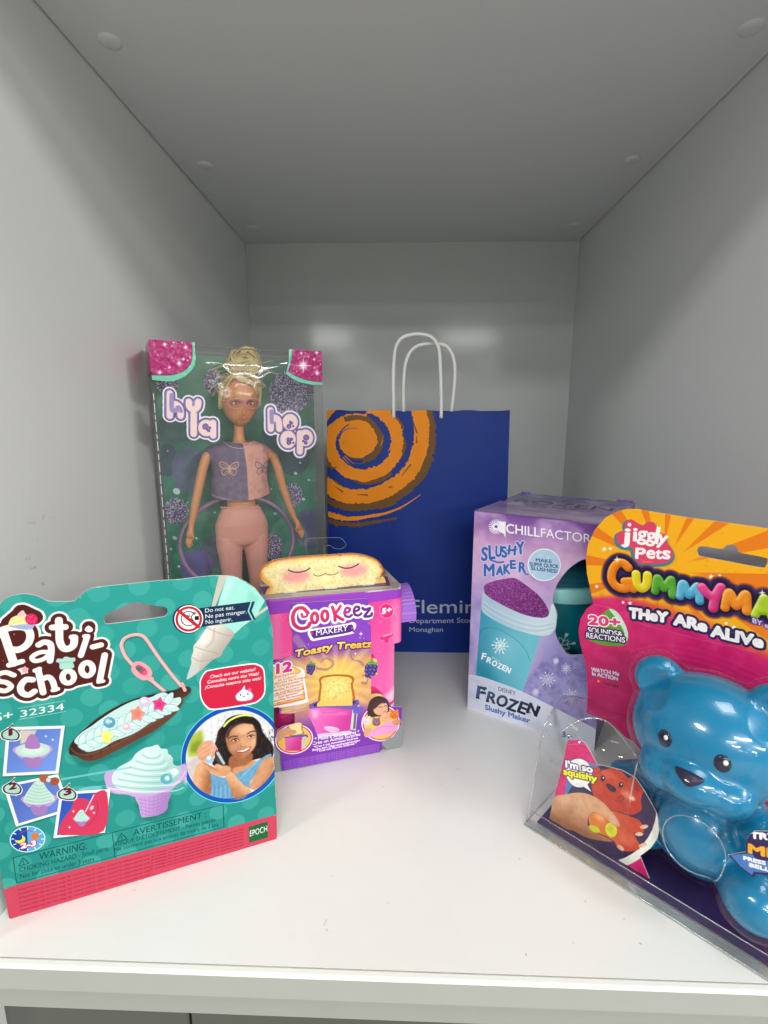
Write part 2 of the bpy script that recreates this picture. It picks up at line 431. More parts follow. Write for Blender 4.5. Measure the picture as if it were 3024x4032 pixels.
for i in range(30):
    x, y = rng.uniform(20, 560), rng.uniform(1300, 2300); wa.fill(ell(x, y, rng.uniform(1, 3), rng.uniform(1, 2.5), n=10), (150, 150, 148), .25, blur=1)
left_m = printed(wa, .42, .5, .03, 600)
lam = laminate('side_laminate', (218, 221, 220), .42)
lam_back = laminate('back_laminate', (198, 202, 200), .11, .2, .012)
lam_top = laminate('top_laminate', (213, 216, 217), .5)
floor_fr = lambda x, y: (lambda P: (P.x, P.y))(on_plane(x, y, Vector((0, 0, 0)), Vector((0, 0, 1))))
fa = Art('worn_shelf_laminate', floor_fr, -.2, -DD, .4, DD, 3.0, (233, 233, 228))
for i in range(46):
    x, y = rng.uniform(-.19, .19), rng.uniform(-.46, -.2)
    c = np.array(((x+.2)*fa.res, (y+DD)*fa.res)); b = fa.box([c-6, c+6])
    if b:
        yy, xx = np.mgrid[b[1]:b[3], b[0]:b[2]]; r = rng.uniform(.5, 1.3)
        fa.put(b, np.clip(r+.5-np.hypot((xx-c[0])*rng.uniform(.6, 1), (yy-c[1])), 0, 1)*rng.uniform(.15, .6), (140, 138, 128))
for (x, y, l, a, s_) in ((2518, 3715, 7, 30, .6), (2455, 3620, 4, 0, .4), (2070, 3757, 6, 80, .6), (1275, 3645, 26, -70, .3), (1282, 3660, 10, 50, .3)):
    fa.stroke([(x, y), (x+l*math.cos(math.radians(a)), y+l*math.sin(math.radians(a)))], 4, (120, 118, 108), s_)
n_ = vnoise(fa.H, fa.W, 140, 4, 5)[..., None]-.5; fa.a += n_*.02
shelf_m = printed(fa, .3, .5, .02, 500)
def panel(name, bm, m, uv=None):
    if uv: planar_uv(bm, *uv)
    return mesh(bm, name, m, cab)
T = .018
bm = bm_box(bmesh.new(), -HW-T, -HW, -DD, 0, -.3, HH+T); panel('side_panel', bm, left_m, (-.50, 0, .50, .44, (1, 2)))
panel('side_panel', bm_box(bmesh.new(), HW, HW+T, -DD, 0, -.3, HH+T), lam)
panel('top_panel', bm_box(bmesh.new(), -HW+.0011, HW-.0011, -DD, 0, HH, HH+T), lam_top)
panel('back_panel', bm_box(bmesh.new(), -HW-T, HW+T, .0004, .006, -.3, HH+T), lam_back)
bm = bm_box(bmesh.new(), -HW+.0003, HW-.0003, -DD, 0, -.0125, 0); sh = panel('shelf_board', bm, shelf_m, (-.2, -DD, .4, DD, (0, 1)))
edge_m = plain('edge_band', (236, 236, 228), .45, .4, bump=.03, bscale=500, var=.02, vscale=90)
eb = bm_box(bmesh.new(), -HW-T, HW+T, -DD-.0036, -DD-.0003, -.0022, .0002, .0007, 2); mesh(eb, 'edge_band', edge_m, sh)
rail_f = plain('fascia_laminate', (162, 163, 157), .5, .35, bump=.03, bscale=500, var=.03, vscale=40)
mesh(bm_box(bmesh.new(), -HW-T, HW+T, -DD-.0034, -DD-.0003, -.0128, -.0021), 'fascia', rail_f, sh)
rail_m = plain('rail_laminate', (152, 153, 147), .5, .35, bump=.03, bscale=500, var=.03, vscale=40)
panel('front_rail', bm_box(bmesh.new(), -HW-T, HW+T, -DD-.0008, -DD+.014, -.0262, -.0129), rail_m)
dark_m = plain('shaded_door_laminate', (84, 85, 80), .5, .3, var=.03, vscale=30)  # shade below the shelf is put into this dark door colour
gx = on_plane(747, 4020, Vector((0, -DD+.012, 0)), Vector((0, 1, 0))).x
for x0, x1 in ((-HW-T, gx-.0006), (gx+.0006, HW+T)):
    panel('cupboard_door', bm_box(bmesh.new(), x0, x1, -DD+.012, -DD+.03, -.3, -.0266, .0008, 1), dark_m)
# crease line where top meets sides: a thin shadow gap
cap_m = plain('cap_plastic', (212, 213, 212), .38, .5)
for (x, y) in ((433, 161), (808, 650), (995, 895), (2957, 107), (2490, 628), (2261, 886)):
    P = on_plane(x, y, Vector((0, 0, HH)), Vector((0, 0, 1)))
    bm = lathe(bmesh.new(), [(.0005, HH-.0016), (.0045, HH-.0015), (.0058, HH-.0010), (.0064, HH)], 32, P.x, P.y)
    bmesh.ops.recalc_face_normals(bm, faces=bm.faces); mesh(bm, 'screw_cap', cap_m, cab, True, 60)
fl = mesh(bm_box(bmesh.new(), -6, 6, -18, 2, -.92, -.9), 'floor', plain('shop_floor', (150, 148, 142), .4, .4, var=.05, vscale=2)); tag(fl, kind='structure')
# ------------------------------------------------------------------ craft kit carton (left front)
cA, cB, cC, cD, cE5 = crop(0, 2250, 2.765), crop(500, 2250, 2.765), crop(0, 2800, 2.6017), crop(500, 2800, 2.6758), crop(0, 1900, 2.37)
ang = math.degrees(math.atan2(.04886, .11471))
kf = Frame((-.19405, -.45225, 0), ang)
K = Art('craft_kit_print', kf, -.004, -.002, .137, .164, 8.5, (34, 146, 134))
def px(tr, pts): return [tr(p) for p in pts]
outl = px(cE5, [(0, 1135), (60, 1080), (150, 1048), (240, 1040), (330, 1055), (400, 1085), (450, 1106), (520, 1112), (630, 1113), (690, 1103), (740, 1065), (800, 1015), (850, 988), (920, 975), (1200, 945), (1500, 915), (1659, 905)]) + \
    px(cB, [(900, 48), (1000, 45), (1090, 45), (1180, 60), (1290, 110), (1390, 180), (1460, 260), (1510, 330), (1545, 440), (1570, 560), (1588, 700), (1597, 1400), (1603, 2074)]) + \
    px(cD, [(1575, 1090), (1580, 1320), (1572, 1348)])
ou = [kf.at(*p) for p in outl]
ou = sm([(-.001, .128), (.001, .141), (.007, .149)] + ou[:-1], False, 3) + [ou[-1], (.1243, 0), (0.0005, 0), (0, .0008)]
hole = [kf.at(*p) for p in sm(px(cE5, [(965, 1270), (985, 1235), (1010, 1215), (1150, 1155), (1235, 1120), (1270, 1114), (1300, 1118), (1440, 1148), (1530, 1160), (1558, 1180), (1562, 1215), (1545, 1240), (1510, 1255), (1300, 1285), (1010, 1320), (980, 1305)]), True, 3)]
# --- print
K.inp(lambda p: p)
gv = lambda xx, yy: srgb((38, 142, 134))*(1-(yy/K.H)[..., None]**1.3)+srgb((48, 160, 152))*((yy/K.H)[..., None]**1.3)
K.put((0, 0, K.W, K.H), np.ones((K.H, K.W), np.float32), gv)
mm = lambda u, v: ((u-K.u0)*K.res, (v-K.v0)*K.res)
DOT = rng
row = 0; v = -.002
while v < .165:
    for i in range(-1, 9):
        u = i*.0172+(row % 2)*.0086+rng.uniform(-.0012, .0012); vv = v+rng.uniform(-.0012, .0012)
        c = mm(u, vv); R = .0045*K.res; b = K.box([(c[0]-R, c[1]-R), (c[0]+R, c[1]+R)])
        if b:
            yy, xx = np.mgrid[b[1]:b[3], b[0]:b[2]]
            K.put(b, np.clip(R+.5-np.hypot(xx-c[0], yy-c[1]), 0, 1), (118, 204, 190), rng.uniform(.16, .34))
    row += 1; v += .0098
K.inp(lambda p: p)
# red foot band with small print
K.fill([(40, 3500), (0, 3500), (20, 3660), (1110, 3330), (1110, 3190), cD((1575, 1090)), cC((60, 1812))], (200, 70, 94))
K.inp(cC)
for i in range(6):
    t0, t1 = (180+i*5, 1842+i*42), (1540, 1475+i*41)
    K.text('Actual product may vary from image. See contents inside for colours. Contenu: les couleurs peuvent varier', t0, t1, 19, (118, 14, 40), .95, blur=.5)
K.inp(cD)
for i in range(6):
    K.text('de l emballage. Pour plus d informations consulter la notice. Die tatsachliche Ware kann', (262-i*4, 1512+i*33), (1225, 1252+i*33), 18, (118, 14, 40), .95, blur=.5)
# warning boxes
K.inp(cC); dk = (4, 70, 70)
for A, B_, Cc, D_ in (((133, 1504), (1148, 1258), (1172, 1494), (168, 1762)), ((1155, 1256), (1940, 1075), (1955, 1240), (1178, 1492))):
    pass
K.inp(lambda p: p)
wb = [cC((133, 1504)), cD((1010, 985)), cD((1020, 1222)), cC((168, 1762))]
for i in range(4): K.stroke([wb[i], wb[(i+1) % 4]], 2.6, dk, .9)
K.stroke([cC((1150, 1256)), cC((1175, 1494))], 2.6, dk, .9)
K.inp(cC)
K.text('WARNING:', (400, 1528), (890, 1412), 76, dk, 1)
K.text('CHOKING HAZARD - Small parts.', (198, 1650), (1120, 1425), 52, dk, .95, grow=.5)
K.text('Not for children under 3 years', (206, 1718), (965, 1535), 50, dk, .95, grow=.5)
for ox, oy in ((240, 1545), (1247, 1295)):
    K.stroke([(ox-50, oy+45), (ox-6, oy-40), (ox+56, oy+15), (ox-50, oy+45)], 8, dk, .8); K.stroke([(ox-6, oy-12), (ox, oy+8)], 8, dk, .8); K.fill(ell(ox+3, oy+22, 5), dk)
K.inp(cD)
K.text('AVERTISSEMENT :', (65, 1316), (832, 1116), 66, dk, 1, grow=.5)
K.text('RISQUE D\'ÉTOUFFEMENT - Petites pièces.', (-130, 1424), (940, 1160), 44, dk, .95, grow=.5)
K.text('Ne convient pas aux enfants de moins de 3 ans.', (-130, 1480), (972, 1210), 42, dk, .95, grow=.5)
K.fill([(1279, 1222), (1482, 1162), (1486, 1330), (1284, 1388)], (30, 104, 58))
K.text('EPOCH', (1294, 1322), (1476, 1266), 64, (240, 244, 240), grow=1)
# girl in the round picture
K.inp(cD); cx, cy = 1110, 455
ring = lambda d: [(cx+(535+d)*math.cos(t)+18*math.sin(t), cy+(505+d)*math.sin(t)-70*math.cos(t)) for t in np.linspace(0, 2*math.pi, 90, endpoint=False)]
K.fill(ring(8), (120, 214, 222)); K.fill(ring(0), (10, 84, 176)); K.fill(ring(-44), (222, 224, 226))
cl = K.box(K.MP(ring(-44))); keepm = K.mask_e(polys_edges([K.MP(ring(-44))]), 2); before = K.a.copy()
K.fill([(600, 560), (800, 430), (900, 650), (760, 800), (600, 760)], (206, 196, 196), blur=14)
K.fill([(640, 250), (800, 200), (800, 470), (640, 480)], (176, 190, 70), blur=16); K.fill([(690, 330), (790, 300), (790, 430), (660, 440)], (128, 158, 40), blur=18)
K.fill([(815, 100), (945, 60), (945, 420), (830, 430)], (232, 232, 234), blur=8)
for i in range(5): K.stroke([(880+i*150, 40), (900+i*150, 420)], 10, (202, 204, 210), blur=6)
hair = sm([(1010, 150), (1060, 80), (1150, 42), (1250, 38), (1340, 70), (1400, 130), (1430, 220), (1480, 290), (1530, 350), (1545, 420), (1520, 500), (1440, 520), (1390, 500), (1200, 560), (1080, 600), (980, 590), (900, 560), (930, 470), (920, 380), (945, 280), (960, 210)], True)
K.fill(hair, (34, 24, 24), blur=3)
for i in range(260):
    a = rng.uniform(0, 6.28); side = rng.random() < .5
    x, y = (rng.uniform(935, 1040), rng.uniform(230, 560)) if side else (rng.uniform(1370, 1530), rng.uniform(180, 500))
    K.stroke(sm([(x, y), (x+rng.uniform(-14, 14), y+10), (x+rng.uniform(-16, 16), y+26)], False, 4), 4, (78, 62, 58) if rng.random() < .5 else (12, 8, 8), .6)
for i in range(40):
    t = rng.uniform(-1.2, .9); K.stroke(sm([(1470+90*math.cos(t), 400+150*math.sin(t)), (1500+95*math.cos(t), 410+160*math.sin(t)), (1490+105*math.cos(t+.2), 405+170*math.sin(t+.2))], False, 4), 4, (30, 22, 22), .8)
sk, skd, skl = (206, 150, 112), (160, 100, 66), (234, 190, 156)
K.fill(sm([(1090, 480), (1310, 440), (1320, 560), (1400, 600), (1200, 700), (1090, 640)], True), skd, blur=5)            # neck
K.fill(sm([(1120, 600), (1250, 570), (1330, 520), (1440, 560), (1250, 690), (1130, 660)], True), sk, blur=8)
K.fill(sm([(850, 650), (1010, 700), (1150, 660), (1290, 590), (1440, 480), (1520, 450), (1500, 520), (1400, 620), (1300, 740), (1290, 830), (1120, 930), (850, 920), (880, 760)], True), (104, 160, 196), blur=3)
for i in range(16): K.stroke([(900+i*22, 800-i*3), (890+i*24, 930)], 8, (78, 132, 172) if i % 2 else (136, 188, 216), .6, blur=3)
K.stroke(sm([(1180, 720), (1260, 640), (1340, 560), (1400, 500)], False), 10, (160, 205, 226), .7, blur=3)
K.fill(sm([(1430, 520), (1500, 480), (1550, 510), (1540, 640), (1480, 760), (1360, 830), (1290, 800), (1330, 700)], True), sk, blur=5)   # arm right
K.stroke(sm([(1535, 560), (1500, 690), (1400, 800)], False), 34, skd, .5, blur=14)
face = sm([(1040, 300), (1050, 230), (1090, 170), (1170, 130), (1260, 120), (1330, 150), (1365, 220), (1368, 300), (1345, 380), (1300, 440), (1240, 485), (1180, 495), (1120, 470), (1070, 410)], True)
K.fill(face, K.grad((1060, 400), (172, 108, 74), (1290, 230), (220, 166, 126)), blur=4)
K.fill(ell(1225, 350, 60, 45), skl, .5, blur=22); K.fill(ell(1330, 330, 34, 40), skl, .35, blur=18); K.fill(ell(1110, 390, 45, 40), skl, .4, blur=18); K.fill(ell(1220, 200, 90, 40, -10), skl, .5, blur=22)
K.stroke(sm([(1055, 270), (1080, 200), (1140, 150), (1220, 122), (1300, 126)], False), 24, (40, 26, 24), .9, blur=6)
K.stroke(sm([(1345, 160), (1372, 240), (1372, 330)], False), 22, (40, 26, 24), .9, blur=7)
for pts in ([(1065, 292), (1105, 268), (1165, 266)], [(1268, 240), (1310, 216), (1352, 214)]): K.stroke(sm(pts, False), 12, (58, 36, 28), .85, blur=3)
for x, y in ((1140, 305), (1305, 265)):
    K.fill(ell(x, y, 44, 26, -9), (150, 92, 64), .45, blur=12); K.fill(ell(x, y, 34, 13, -9), (240, 230, 224), .9, blur=2); K.fill(ell(x+2, y, 14, 13), (36, 20, 18), blur=1); K.fill(ell(x+6, y-5, 4), (250, 250, 250)); K.stroke(sm([(x-36, y+4), (x, y-11), (x+34, y-6)], False), 9, (34, 18, 16), .95, blur=2)
K.stroke(sm([(1200, 340), (1195, 372), (1225, 380), (1258, 366)], False), 8, (164, 104, 76), .8, blur=4)
K.fill(sm([(1135, 418), (1200, 412), (1262, 388), (1305, 374), (1278, 418), (1220, 440), (1170, 440)], True), (168, 84, 82), blur=2); K.fill(sm([(1150, 420), (1210, 414), (1292, 382), (1262, 412), (1210, 428)], True), (246, 242, 238), blur=2)
K.stroke(sm([(1020, 160), (1080, 100), (1160, 60), (1240, 44), (1310, 50)], False), 22, (222, 232, 96))
K.stroke(sm([(1020, 160), (1080, 100), (1160, 60), (1240, 44), (1310, 50)], False), 6, (246, 250, 170), .7)
# arms and hands holding the charms
K.fill(sm([(740, 560), (850, 560), (880, 700), (870, 880), (700, 800)], True), K.grad((740, 700), (222, 170, 126), (880, 700), (168, 108, 72)), blur=4)
K.fill(sm([(1030, 660), (1100, 640), (1200, 750), (1310, 850), (1150, 930), (1080, 800)], True), K.grad((1180, 740), (222, 172, 130), (1080, 850), (180, 118, 80)), blur=4)
K.fill(sm([(790, 535), (850, 560), (930, 590), (1000, 575), (1060, 575), (1095, 610), (1060, 670), (980, 690), (900, 660), (840, 610)], True), (212, 156, 116), blur=3)
for i, (x, y) in enumerate(((835, 560), (870, 580), (905, 600))): K.stroke([(x-40, y-22), (x+60, y+40)], 7, (160, 104, 72), .6, blur=3)
K.fill(ell(965, 580, 42, 22, 20), (224, 172, 134), blur=3)
K.fill(sm([(735, 420), (770, 350), (830, 315), (890, 320), (940, 370), (930, 450), (870, 520), (800, 530), (750, 490)], True), (218, 160, 124), blur=3)
for (x0, y0, x1, y1) in ((770, 400, 880, 330), (775, 440, 900, 365), (790, 480, 905, 410)): K.stroke([(x0, y0), (x1, y1)], 34, (226, 170, 134), blur=3); K.stroke([(x0, y0+18), (x1, y1+18)], 5, (166, 108, 76), .6, blur=2)
K.stroke([(890, 335), (865, 470)], 7, (236, 172, 190)); K.stroke([(900, 335), (950, 400), (945, 430)], 8, (236, 172, 190)); K.stroke([(878, 470), (905, 380)], 5, (236, 190, 200))
K.fill(ell(872, 510, 44, 42), (166, 190, 214), blur=3); K.fill(ell(862, 495, 22, 20), (214, 228, 238), blur=6)
K.fill(ell(965, 490, 36, 78, -18), (84, 58, 52), blur=2)
for i in range(9): K.fill(ell(955+i*8, 440+i*14, 16, 13), (190, 212, 224), .9, blur=3)
K.smear(ring(-44), .10, 16, 3)
b, m_ = keepm; m_ = m_[..., None]; K.a[b[1]:b[3], b[0]:b[2]] = before[b[1]:b[3], b[0]:b[2]]*(1-m_)+K.a[b[1]:b[3], b[0]:b[2]]*m_
# website plate (the code square left blank of any code)
K.inp(cB)
pl = sm([(790, 1240), (795, 1180), (840, 1100), (920, 1065), (1330, 1002), (1430, 1010), (1490, 1060), (1505, 1200), (1500, 1330), (1440, 1410), (1340, 1450), (960, 1510), (860, 1480), (800, 1380)], True)
K.fill(pl, (250, 246, 244)); pc = np.mean(pl, 0); K.fill([(pc[0]+(x-pc[0])*.965, pc[1]+(y-pc[1])*.935) for x, y in pl], (208, 36, 70))
for t, p0, p1 in (('Check out our website!', (902, 1165), (1395, 1080)), ('Consultez notre site Web!', (872, 1222), (1432, 1128)), ('¡Consulta nuestro sitio web!', (850, 1278), (1455, 1178))):
    K.text(t, p0, p1, 36, (255, 240, 242), grow=2.5, shear=.1)
drop = lambda x, y, s, r=0: [(x+s*(a*math.cos(r)-b*math.sin(r)), y+s*(a*math.sin(r)+b*math.cos(r))) for a, b in sm([(.12, -1), (.2, -.75), (.15, -.55), (.6, -.35), (1, .05), (1.02, .45), (.75, .75), (0, .85), (-.75, .75), (-1.02, .45), (-1, .05), (-.6, -.3), (-.2, -.6)], True, 5)]
K.fill(drop(1275, 1335, 92, -.1), (168, 196, 232)); K.fill(drop(1272, 1335, 82, -.1), (240, 246, 250)); K.star(1335, 1290, 30, (232, 110, 160))
for x in (1235, 1315): K.fill(ell(x, 1340-(x-1275)*.1, 7, 12), (40, 30, 40))
K.fill([(1260, 1358), (1284, 1354), (1273, 1374)], (40, 30, 40))
# piping nozzle and bag
K.fill([(1002, 40), (1092, 45), (960, 380), (930, 560), (860, 620)], (204, 196, 184)); K.fill([(1400, 470), (1530, 370), (1545, 400), (1200, 640), (1160, 690)], (206, 198, 186))
K.fill([(1088, 45), (1190, 60), (1390, 180), (1500, 320), (1420, 460), (1165, 680), (930, 560)], (166, 230, 216))
K.fill([(1000, 320), (1110, 60), (1190, 62), (1060, 340)], (196, 242, 232), .7, blur=16); K.fill([(1330, 200), (1440, 300), (1380, 420), (1280, 430)], (132, 206, 192), .6, blur=20)
nz = sm([(870, 610), (935, 565), (1100, 610), (1165, 680), (1120, 760), (1050, 860), (1020, 920), (940, 960), (880, 1010), (800, 1080), (700, 1150), (650, 1175), (662, 1120), (700, 1000), (698, 940), (722, 870), (725, 810), (790, 730)], True, 5)
K.fill(nz, K.grad((760, 780), (226, 220, 210), (1020, 940), (178, 170, 160)))
for p in ([(870, 610), (940, 650), (1060, 690), (1150, 700)], [(730, 820), (850, 860), (1010, 900)], [(705, 940), (800, 980), (930, 960)]): K.stroke(sm(p, False), 9, (164, 156, 146), .8, blur=3)
K.stroke(sm([(950, 620), (930, 760), (860, 830)], False), 16, (170, 162, 152), .6, blur=6); K.fill(ell(850, 720, 60, 90, 30), (238, 234, 228), .6, blur=18)
for i in range(6): K.stroke([(820+i*14, 900+i*2), (800+i*13, 985)], 5, (176, 168, 158), .7, blur=2)
K.fill(sm([(655, 1172), (690, 1060), (760, 1010), (780, 1080), (710, 1145)], True), (196, 204, 214), .7, blur=8)
# do-not-eat flag
K.fill([(780, 400), (1392, 325), (1355, 430), (1400, 525), (800, 605)], (26, 52, 84))
K.stroke([(1352, 332), (1318, 432), (1366, 528)], 14, (150, 220, 214))
K.fill(ell(662, 518, 168, 160, -10), (26, 52, 84)); K.fill(ell(672, 518, 158, 150, -10), (250, 250, 248)); K.fill(ell(672, 518, 146, 138, -10), (196, 40, 52)); K.fill(ell(672, 518, 118, 112, -10), (252, 252, 252))
K.stroke(ell(668, 515, 80, 78, 0, 30, 30, 325), 10, (30, 26, 26)); K.stroke([(560, 430), (775, 605)], 34, (196, 40, 52))
K.stroke([(650, 478), (692, 496)], 6, (30, 26, 26)); K.stroke([(660, 505), (684, 470)], 6, (30, 26, 26)); K.fill([(735, 488), (780, 484), (784, 528), (738, 532)], (22, 20, 20)); K.fill(ell(735, 452, 14), (30, 26, 26)); K.fill(ell(735, 452, 7), (250, 250, 250))
K.stroke(ell(745, 500, 44, 46, 0, 16, 120, 250), 9, (30, 26, 26))
for t, p0, p1 in (('Do not eat.', (850, 448), (1170, 412)), ('Ne pas manger.', (852, 512), (1302, 456)), ('No ingerir.', (856, 574), (1146, 540))): K.text(t, p0, p1, 46, (244, 248, 248), grow=1.2)
# loop charm strap
for dx, dy, c, w in ((8, 14, (16, 96, 90), 40), (0, 0, (244, 164, 168), 36), (-4, -5, (255, 196, 196), 12)):
    K.inp(cB); K.stroke(sm([(-46+dx, 870+dy), (-62+dx, 800+dy), (-28+dx, 732+dy), (60+dx, 694+dy), (150+dx, 697+dy), (215+dx, 750+dy), (330+dx, 920+dy), (480+dx, 1120+dy), (632+dx, 1300+dy)], False), w, c, .55 if w == 40 else 1, blur=6 if w == 40 else 0)
    K.stroke(sm([(-46+dx, 870+dy), (-10+dx, 940+dy), (60+dx, 1020+dy), (85+dx, 1040+dy)], False), w, c, .55 if w == 40 else 1, blur=6 if w == 40 else 0)
    K.stroke([(255+dx, 1180+dy), (410+dx, 1310+dy)], w, c, .55 if w == 40 else 1, blur=6 if w == 40 else 0)
K.fill(sm([(48, 1050), (80, 990), (150, 985), (240, 1040), (272, 1110), (240, 1165), (180, 1185), (110, 1150), (60, 1100)], True), (246, 166, 172), outline=[(3, (224, 130, 146))])
K.fill(sm([(90, 1045), (130, 1018), (200, 1060), (222, 1110), (190, 1132), (130, 1100)], True), (214, 62, 112)); K.fill(ell(132, 1062, 34, 26, 35), (60, 120, 110), blur=3); K.fill(ell(196, 1104, 22), (240, 92, 140))
K.fill(ell(258, 1172, 34, 26), (246, 168, 172))
# eclair charm
K.inp(cA)
K.fill(sm([(750, 1940), (800, 1860), (960, 1700), (1220, 1500), (1500, 1380), (1760, 1310), (1980, 1300), (2060, 1270), (2080, 1330), (2010, 1420), (1900, 1550), (1700, 1750), (1400, 1950), (1100, 2080), (930, 2130), (800, 2060)], True), (20, 100, 92), .6, blur=16)
choc = sm([(752, 1930), (790, 1850), (900, 1730), (1100, 1570), (1350, 1430), (1600, 1350), (1800, 1310), (1920, 1285), (1980, 1255), (2060, 1258), (2080, 1300), (2040, 1350), (1990, 1380), (1985, 1440), (1900, 1560), (1700, 1720), (1500, 1830), (1250, 1960), (1060, 2050), (930, 2060), (830, 2010), (760, 1990)], True, 6)
K.fill(choc, K.grad((1250, 1640), (60, 36, 28), (1400, 1830), (104, 64, 48)))
K.stroke(sm([(770, 1930), (850, 1990), (1000, 1985), (1250, 1890), (1500, 1750), (1750, 1600), (1920, 1460)], False), 14, (128, 86, 66), .8, blur=4)
for i in range(9): K.stroke([(1000+i*100, 1990-i*62+8), (990+i*100, 2050-i*62)], 10, (60, 36, 28), .7, blur=5)
cream = sm([(810, 1840), (880, 1760), (1000, 1680), (1080, 1620), (1200, 1540), (1340, 1460), (1480, 1400), (1640, 1370), (1720, 1330), (1800, 1320), (1880, 1380), (1960, 1370), (1965, 1430), (1880, 1500), (1790, 1560), (1690, 1610), (1620, 1660), (1500, 1740), (1400, 1790), (1240, 1850), (1120, 1920), (1000, 1960), (930, 1960), (880, 1900), (830, 1880)], True, 5)
K.fill(cream, (196, 226, 222))
for i in range(12):
    for sd in (-1, 1):
        t = i/11; x, y = 905+t*930, 1868-t*428; x += sd*16+14; y += sd*46; ra = -24+sd*34
        pet = [(x+86*(q-.5)*2*math.cos(math.radians(ra))-sd*0-w_*math.sin(math.radians(ra)), y+86*(q-.5)*2*math.sin(math.radians(ra))+w_*math.cos(math.radians(ra))) for q, w_ in ((0, 0), (.2, 24), (.6, 36), (1, 0), (.6, -36), (.2, -24))]
        K.fill(sm(pet, True, 4), (206, 234, 230), outline=[(7, (136, 180, 182))]); c_, s_ = math.cos(math.radians(ra)), math.sin(math.radians(ra))
        for w_ in (-14, 8): K.stroke([(x-60*c_-w_*s_, y-60*s_+w_*c_), (x+60*c_-w_*.6*s_, y+60*s_+w_*.6*c_)], 6, (160, 200, 200), .7, blur=2)
        K.fill(ell(x-8*c_+14*s_, y-8*s_-14*c_, 44, 9, ra), (240, 252, 250), .7, blur=5)
for x, y, r, c in ((1190, 1645, 66, (90, 160, 180)), (1375, 1692, 44, (238, 182, 198)), (1572, 1420, 62, (216, 190, 220))): K.fill(ell(x, y, r, r*.9), c); K.fill(ell(x-r*.25, y-r*.2, r*.45), (236, 244, 248), .7, blur=8); K.fill(ell(x+r*.3, y-r*.15, r*.16), (255, 255, 255))
for x, y, r, c, c2 in ((1160, 1800, 84, (238, 238, 132), (220, 214, 96)), (1492, 1550, 92, (244, 146, 130), (222, 110, 98)), (1732, 1448, 84, (226, 70, 138), (196, 40, 104))): K.star(x+4, y+8, r, (120, 150, 150), rot=-80, inner=.62, blur=5, alpha=.6); K.star(x, y, r, c, rot=-80, inner=.62); K.star(x, y, r*.5, c2, rot=-80, inner=.62, alpha=.5, blur=5)
K.fill(ell(2025, 1290, 40, 24, -10), (22, 70, 64), alpha=.8); K.stroke([(1980, 1225), (2012, 1296)], 34, (244, 168, 170))
# cupcake charm
K.inp(cD)
K.fill(sm([(90, 880), (430, 880), (450, 1080), (330, 1135), (170, 1130)], True), (20, 100, 92), .6, blur=14)
K.fill(sm([(105, 880), (440, 850), (432, 960), (418, 1040), (330, 1095), (200, 1118), (150, 1108), (125, 1000)], True, 5), K.grad((120, 1000), (196, 160, 212), (430, 1000), (168, 128, 190)))
for i in range(5): K.stroke(sm([(120+i*4, 930+i*36), (270, 950+i*38), (430-i*4, 890+i*34)], False), 5, (150, 112, 174), .7, blur=2)
for i in range(7): K.stroke([(140+i*46, 900-i*4), (160+i*38, 1105-abs(i-2)*6)], 4, (156, 118, 180), .6, blur=2)
K.fill(sm([(-240, 690), (-190, 630), (-60, 620), (300, 640), (560, 570), (615, 565), (632, 660), (590, 730), (510, 790), (470, 830), (380, 850), (280, 885), (100, 905), (0, 880), (-120, 870), (-200, 830)], True, 5), (198, 166, 214)); K.stroke(sm([(-220, 800), (-100, 850), (60, 860), (260, 860), (420, 820), (540, 740), (615, 640)], False), 12, (222, 196, 232), .8, blur=4)
cr = sm([(-160, 700), (-100, 600), (40, 520), (90, 450), (180, 390), (250, 375), (320, 355), (360, 395), (420, 400), (440, 460), (480, 490), (490, 560), (560, 590), (570, 650), (545, 690), (520, 740), (460, 780), (380, 810), (240, 865), (60, 850), (-120, 800)], True, 5)
K.fill(cr, K.grad((80, 560), (206, 232, 226), (480, 760), (158, 200, 196)))
for i in range(13):
    y = 420+i*32; w = 90+i*36; K.stroke(sm([(270-w*.9, y+10), (270-w*.3, y+46), (270+w*.4, y+40), (270+w*.62, y+4)], False), 11, (130, 178, 176) if i % 2 else (230, 246, 242), .75, blur=4)
for x, y, r, c in ((415, 715, 64, (96, 170, 186)), (500, 640, 44, (208, 228, 226)), (440, 480, 26, (190, 216, 214))): K.fill(ell(x, y, r, r*.85), c); K.fill(ell(x+8, y-8, r*.4), (240, 250, 250), .8, blur=6); K.fill(ell(x+r*.3, y, r*.15), (255, 255, 255))
K.inp(cC); K.stroke([(630, 700), (1330, 580)], 22, (132, 200, 210), .75); K.stroke([(800, 800), (1190, 752)], 10, (132, 200, 210), .6); K.fill(ell(930, 800, 120, 30, -8), (140, 200, 214), .7)
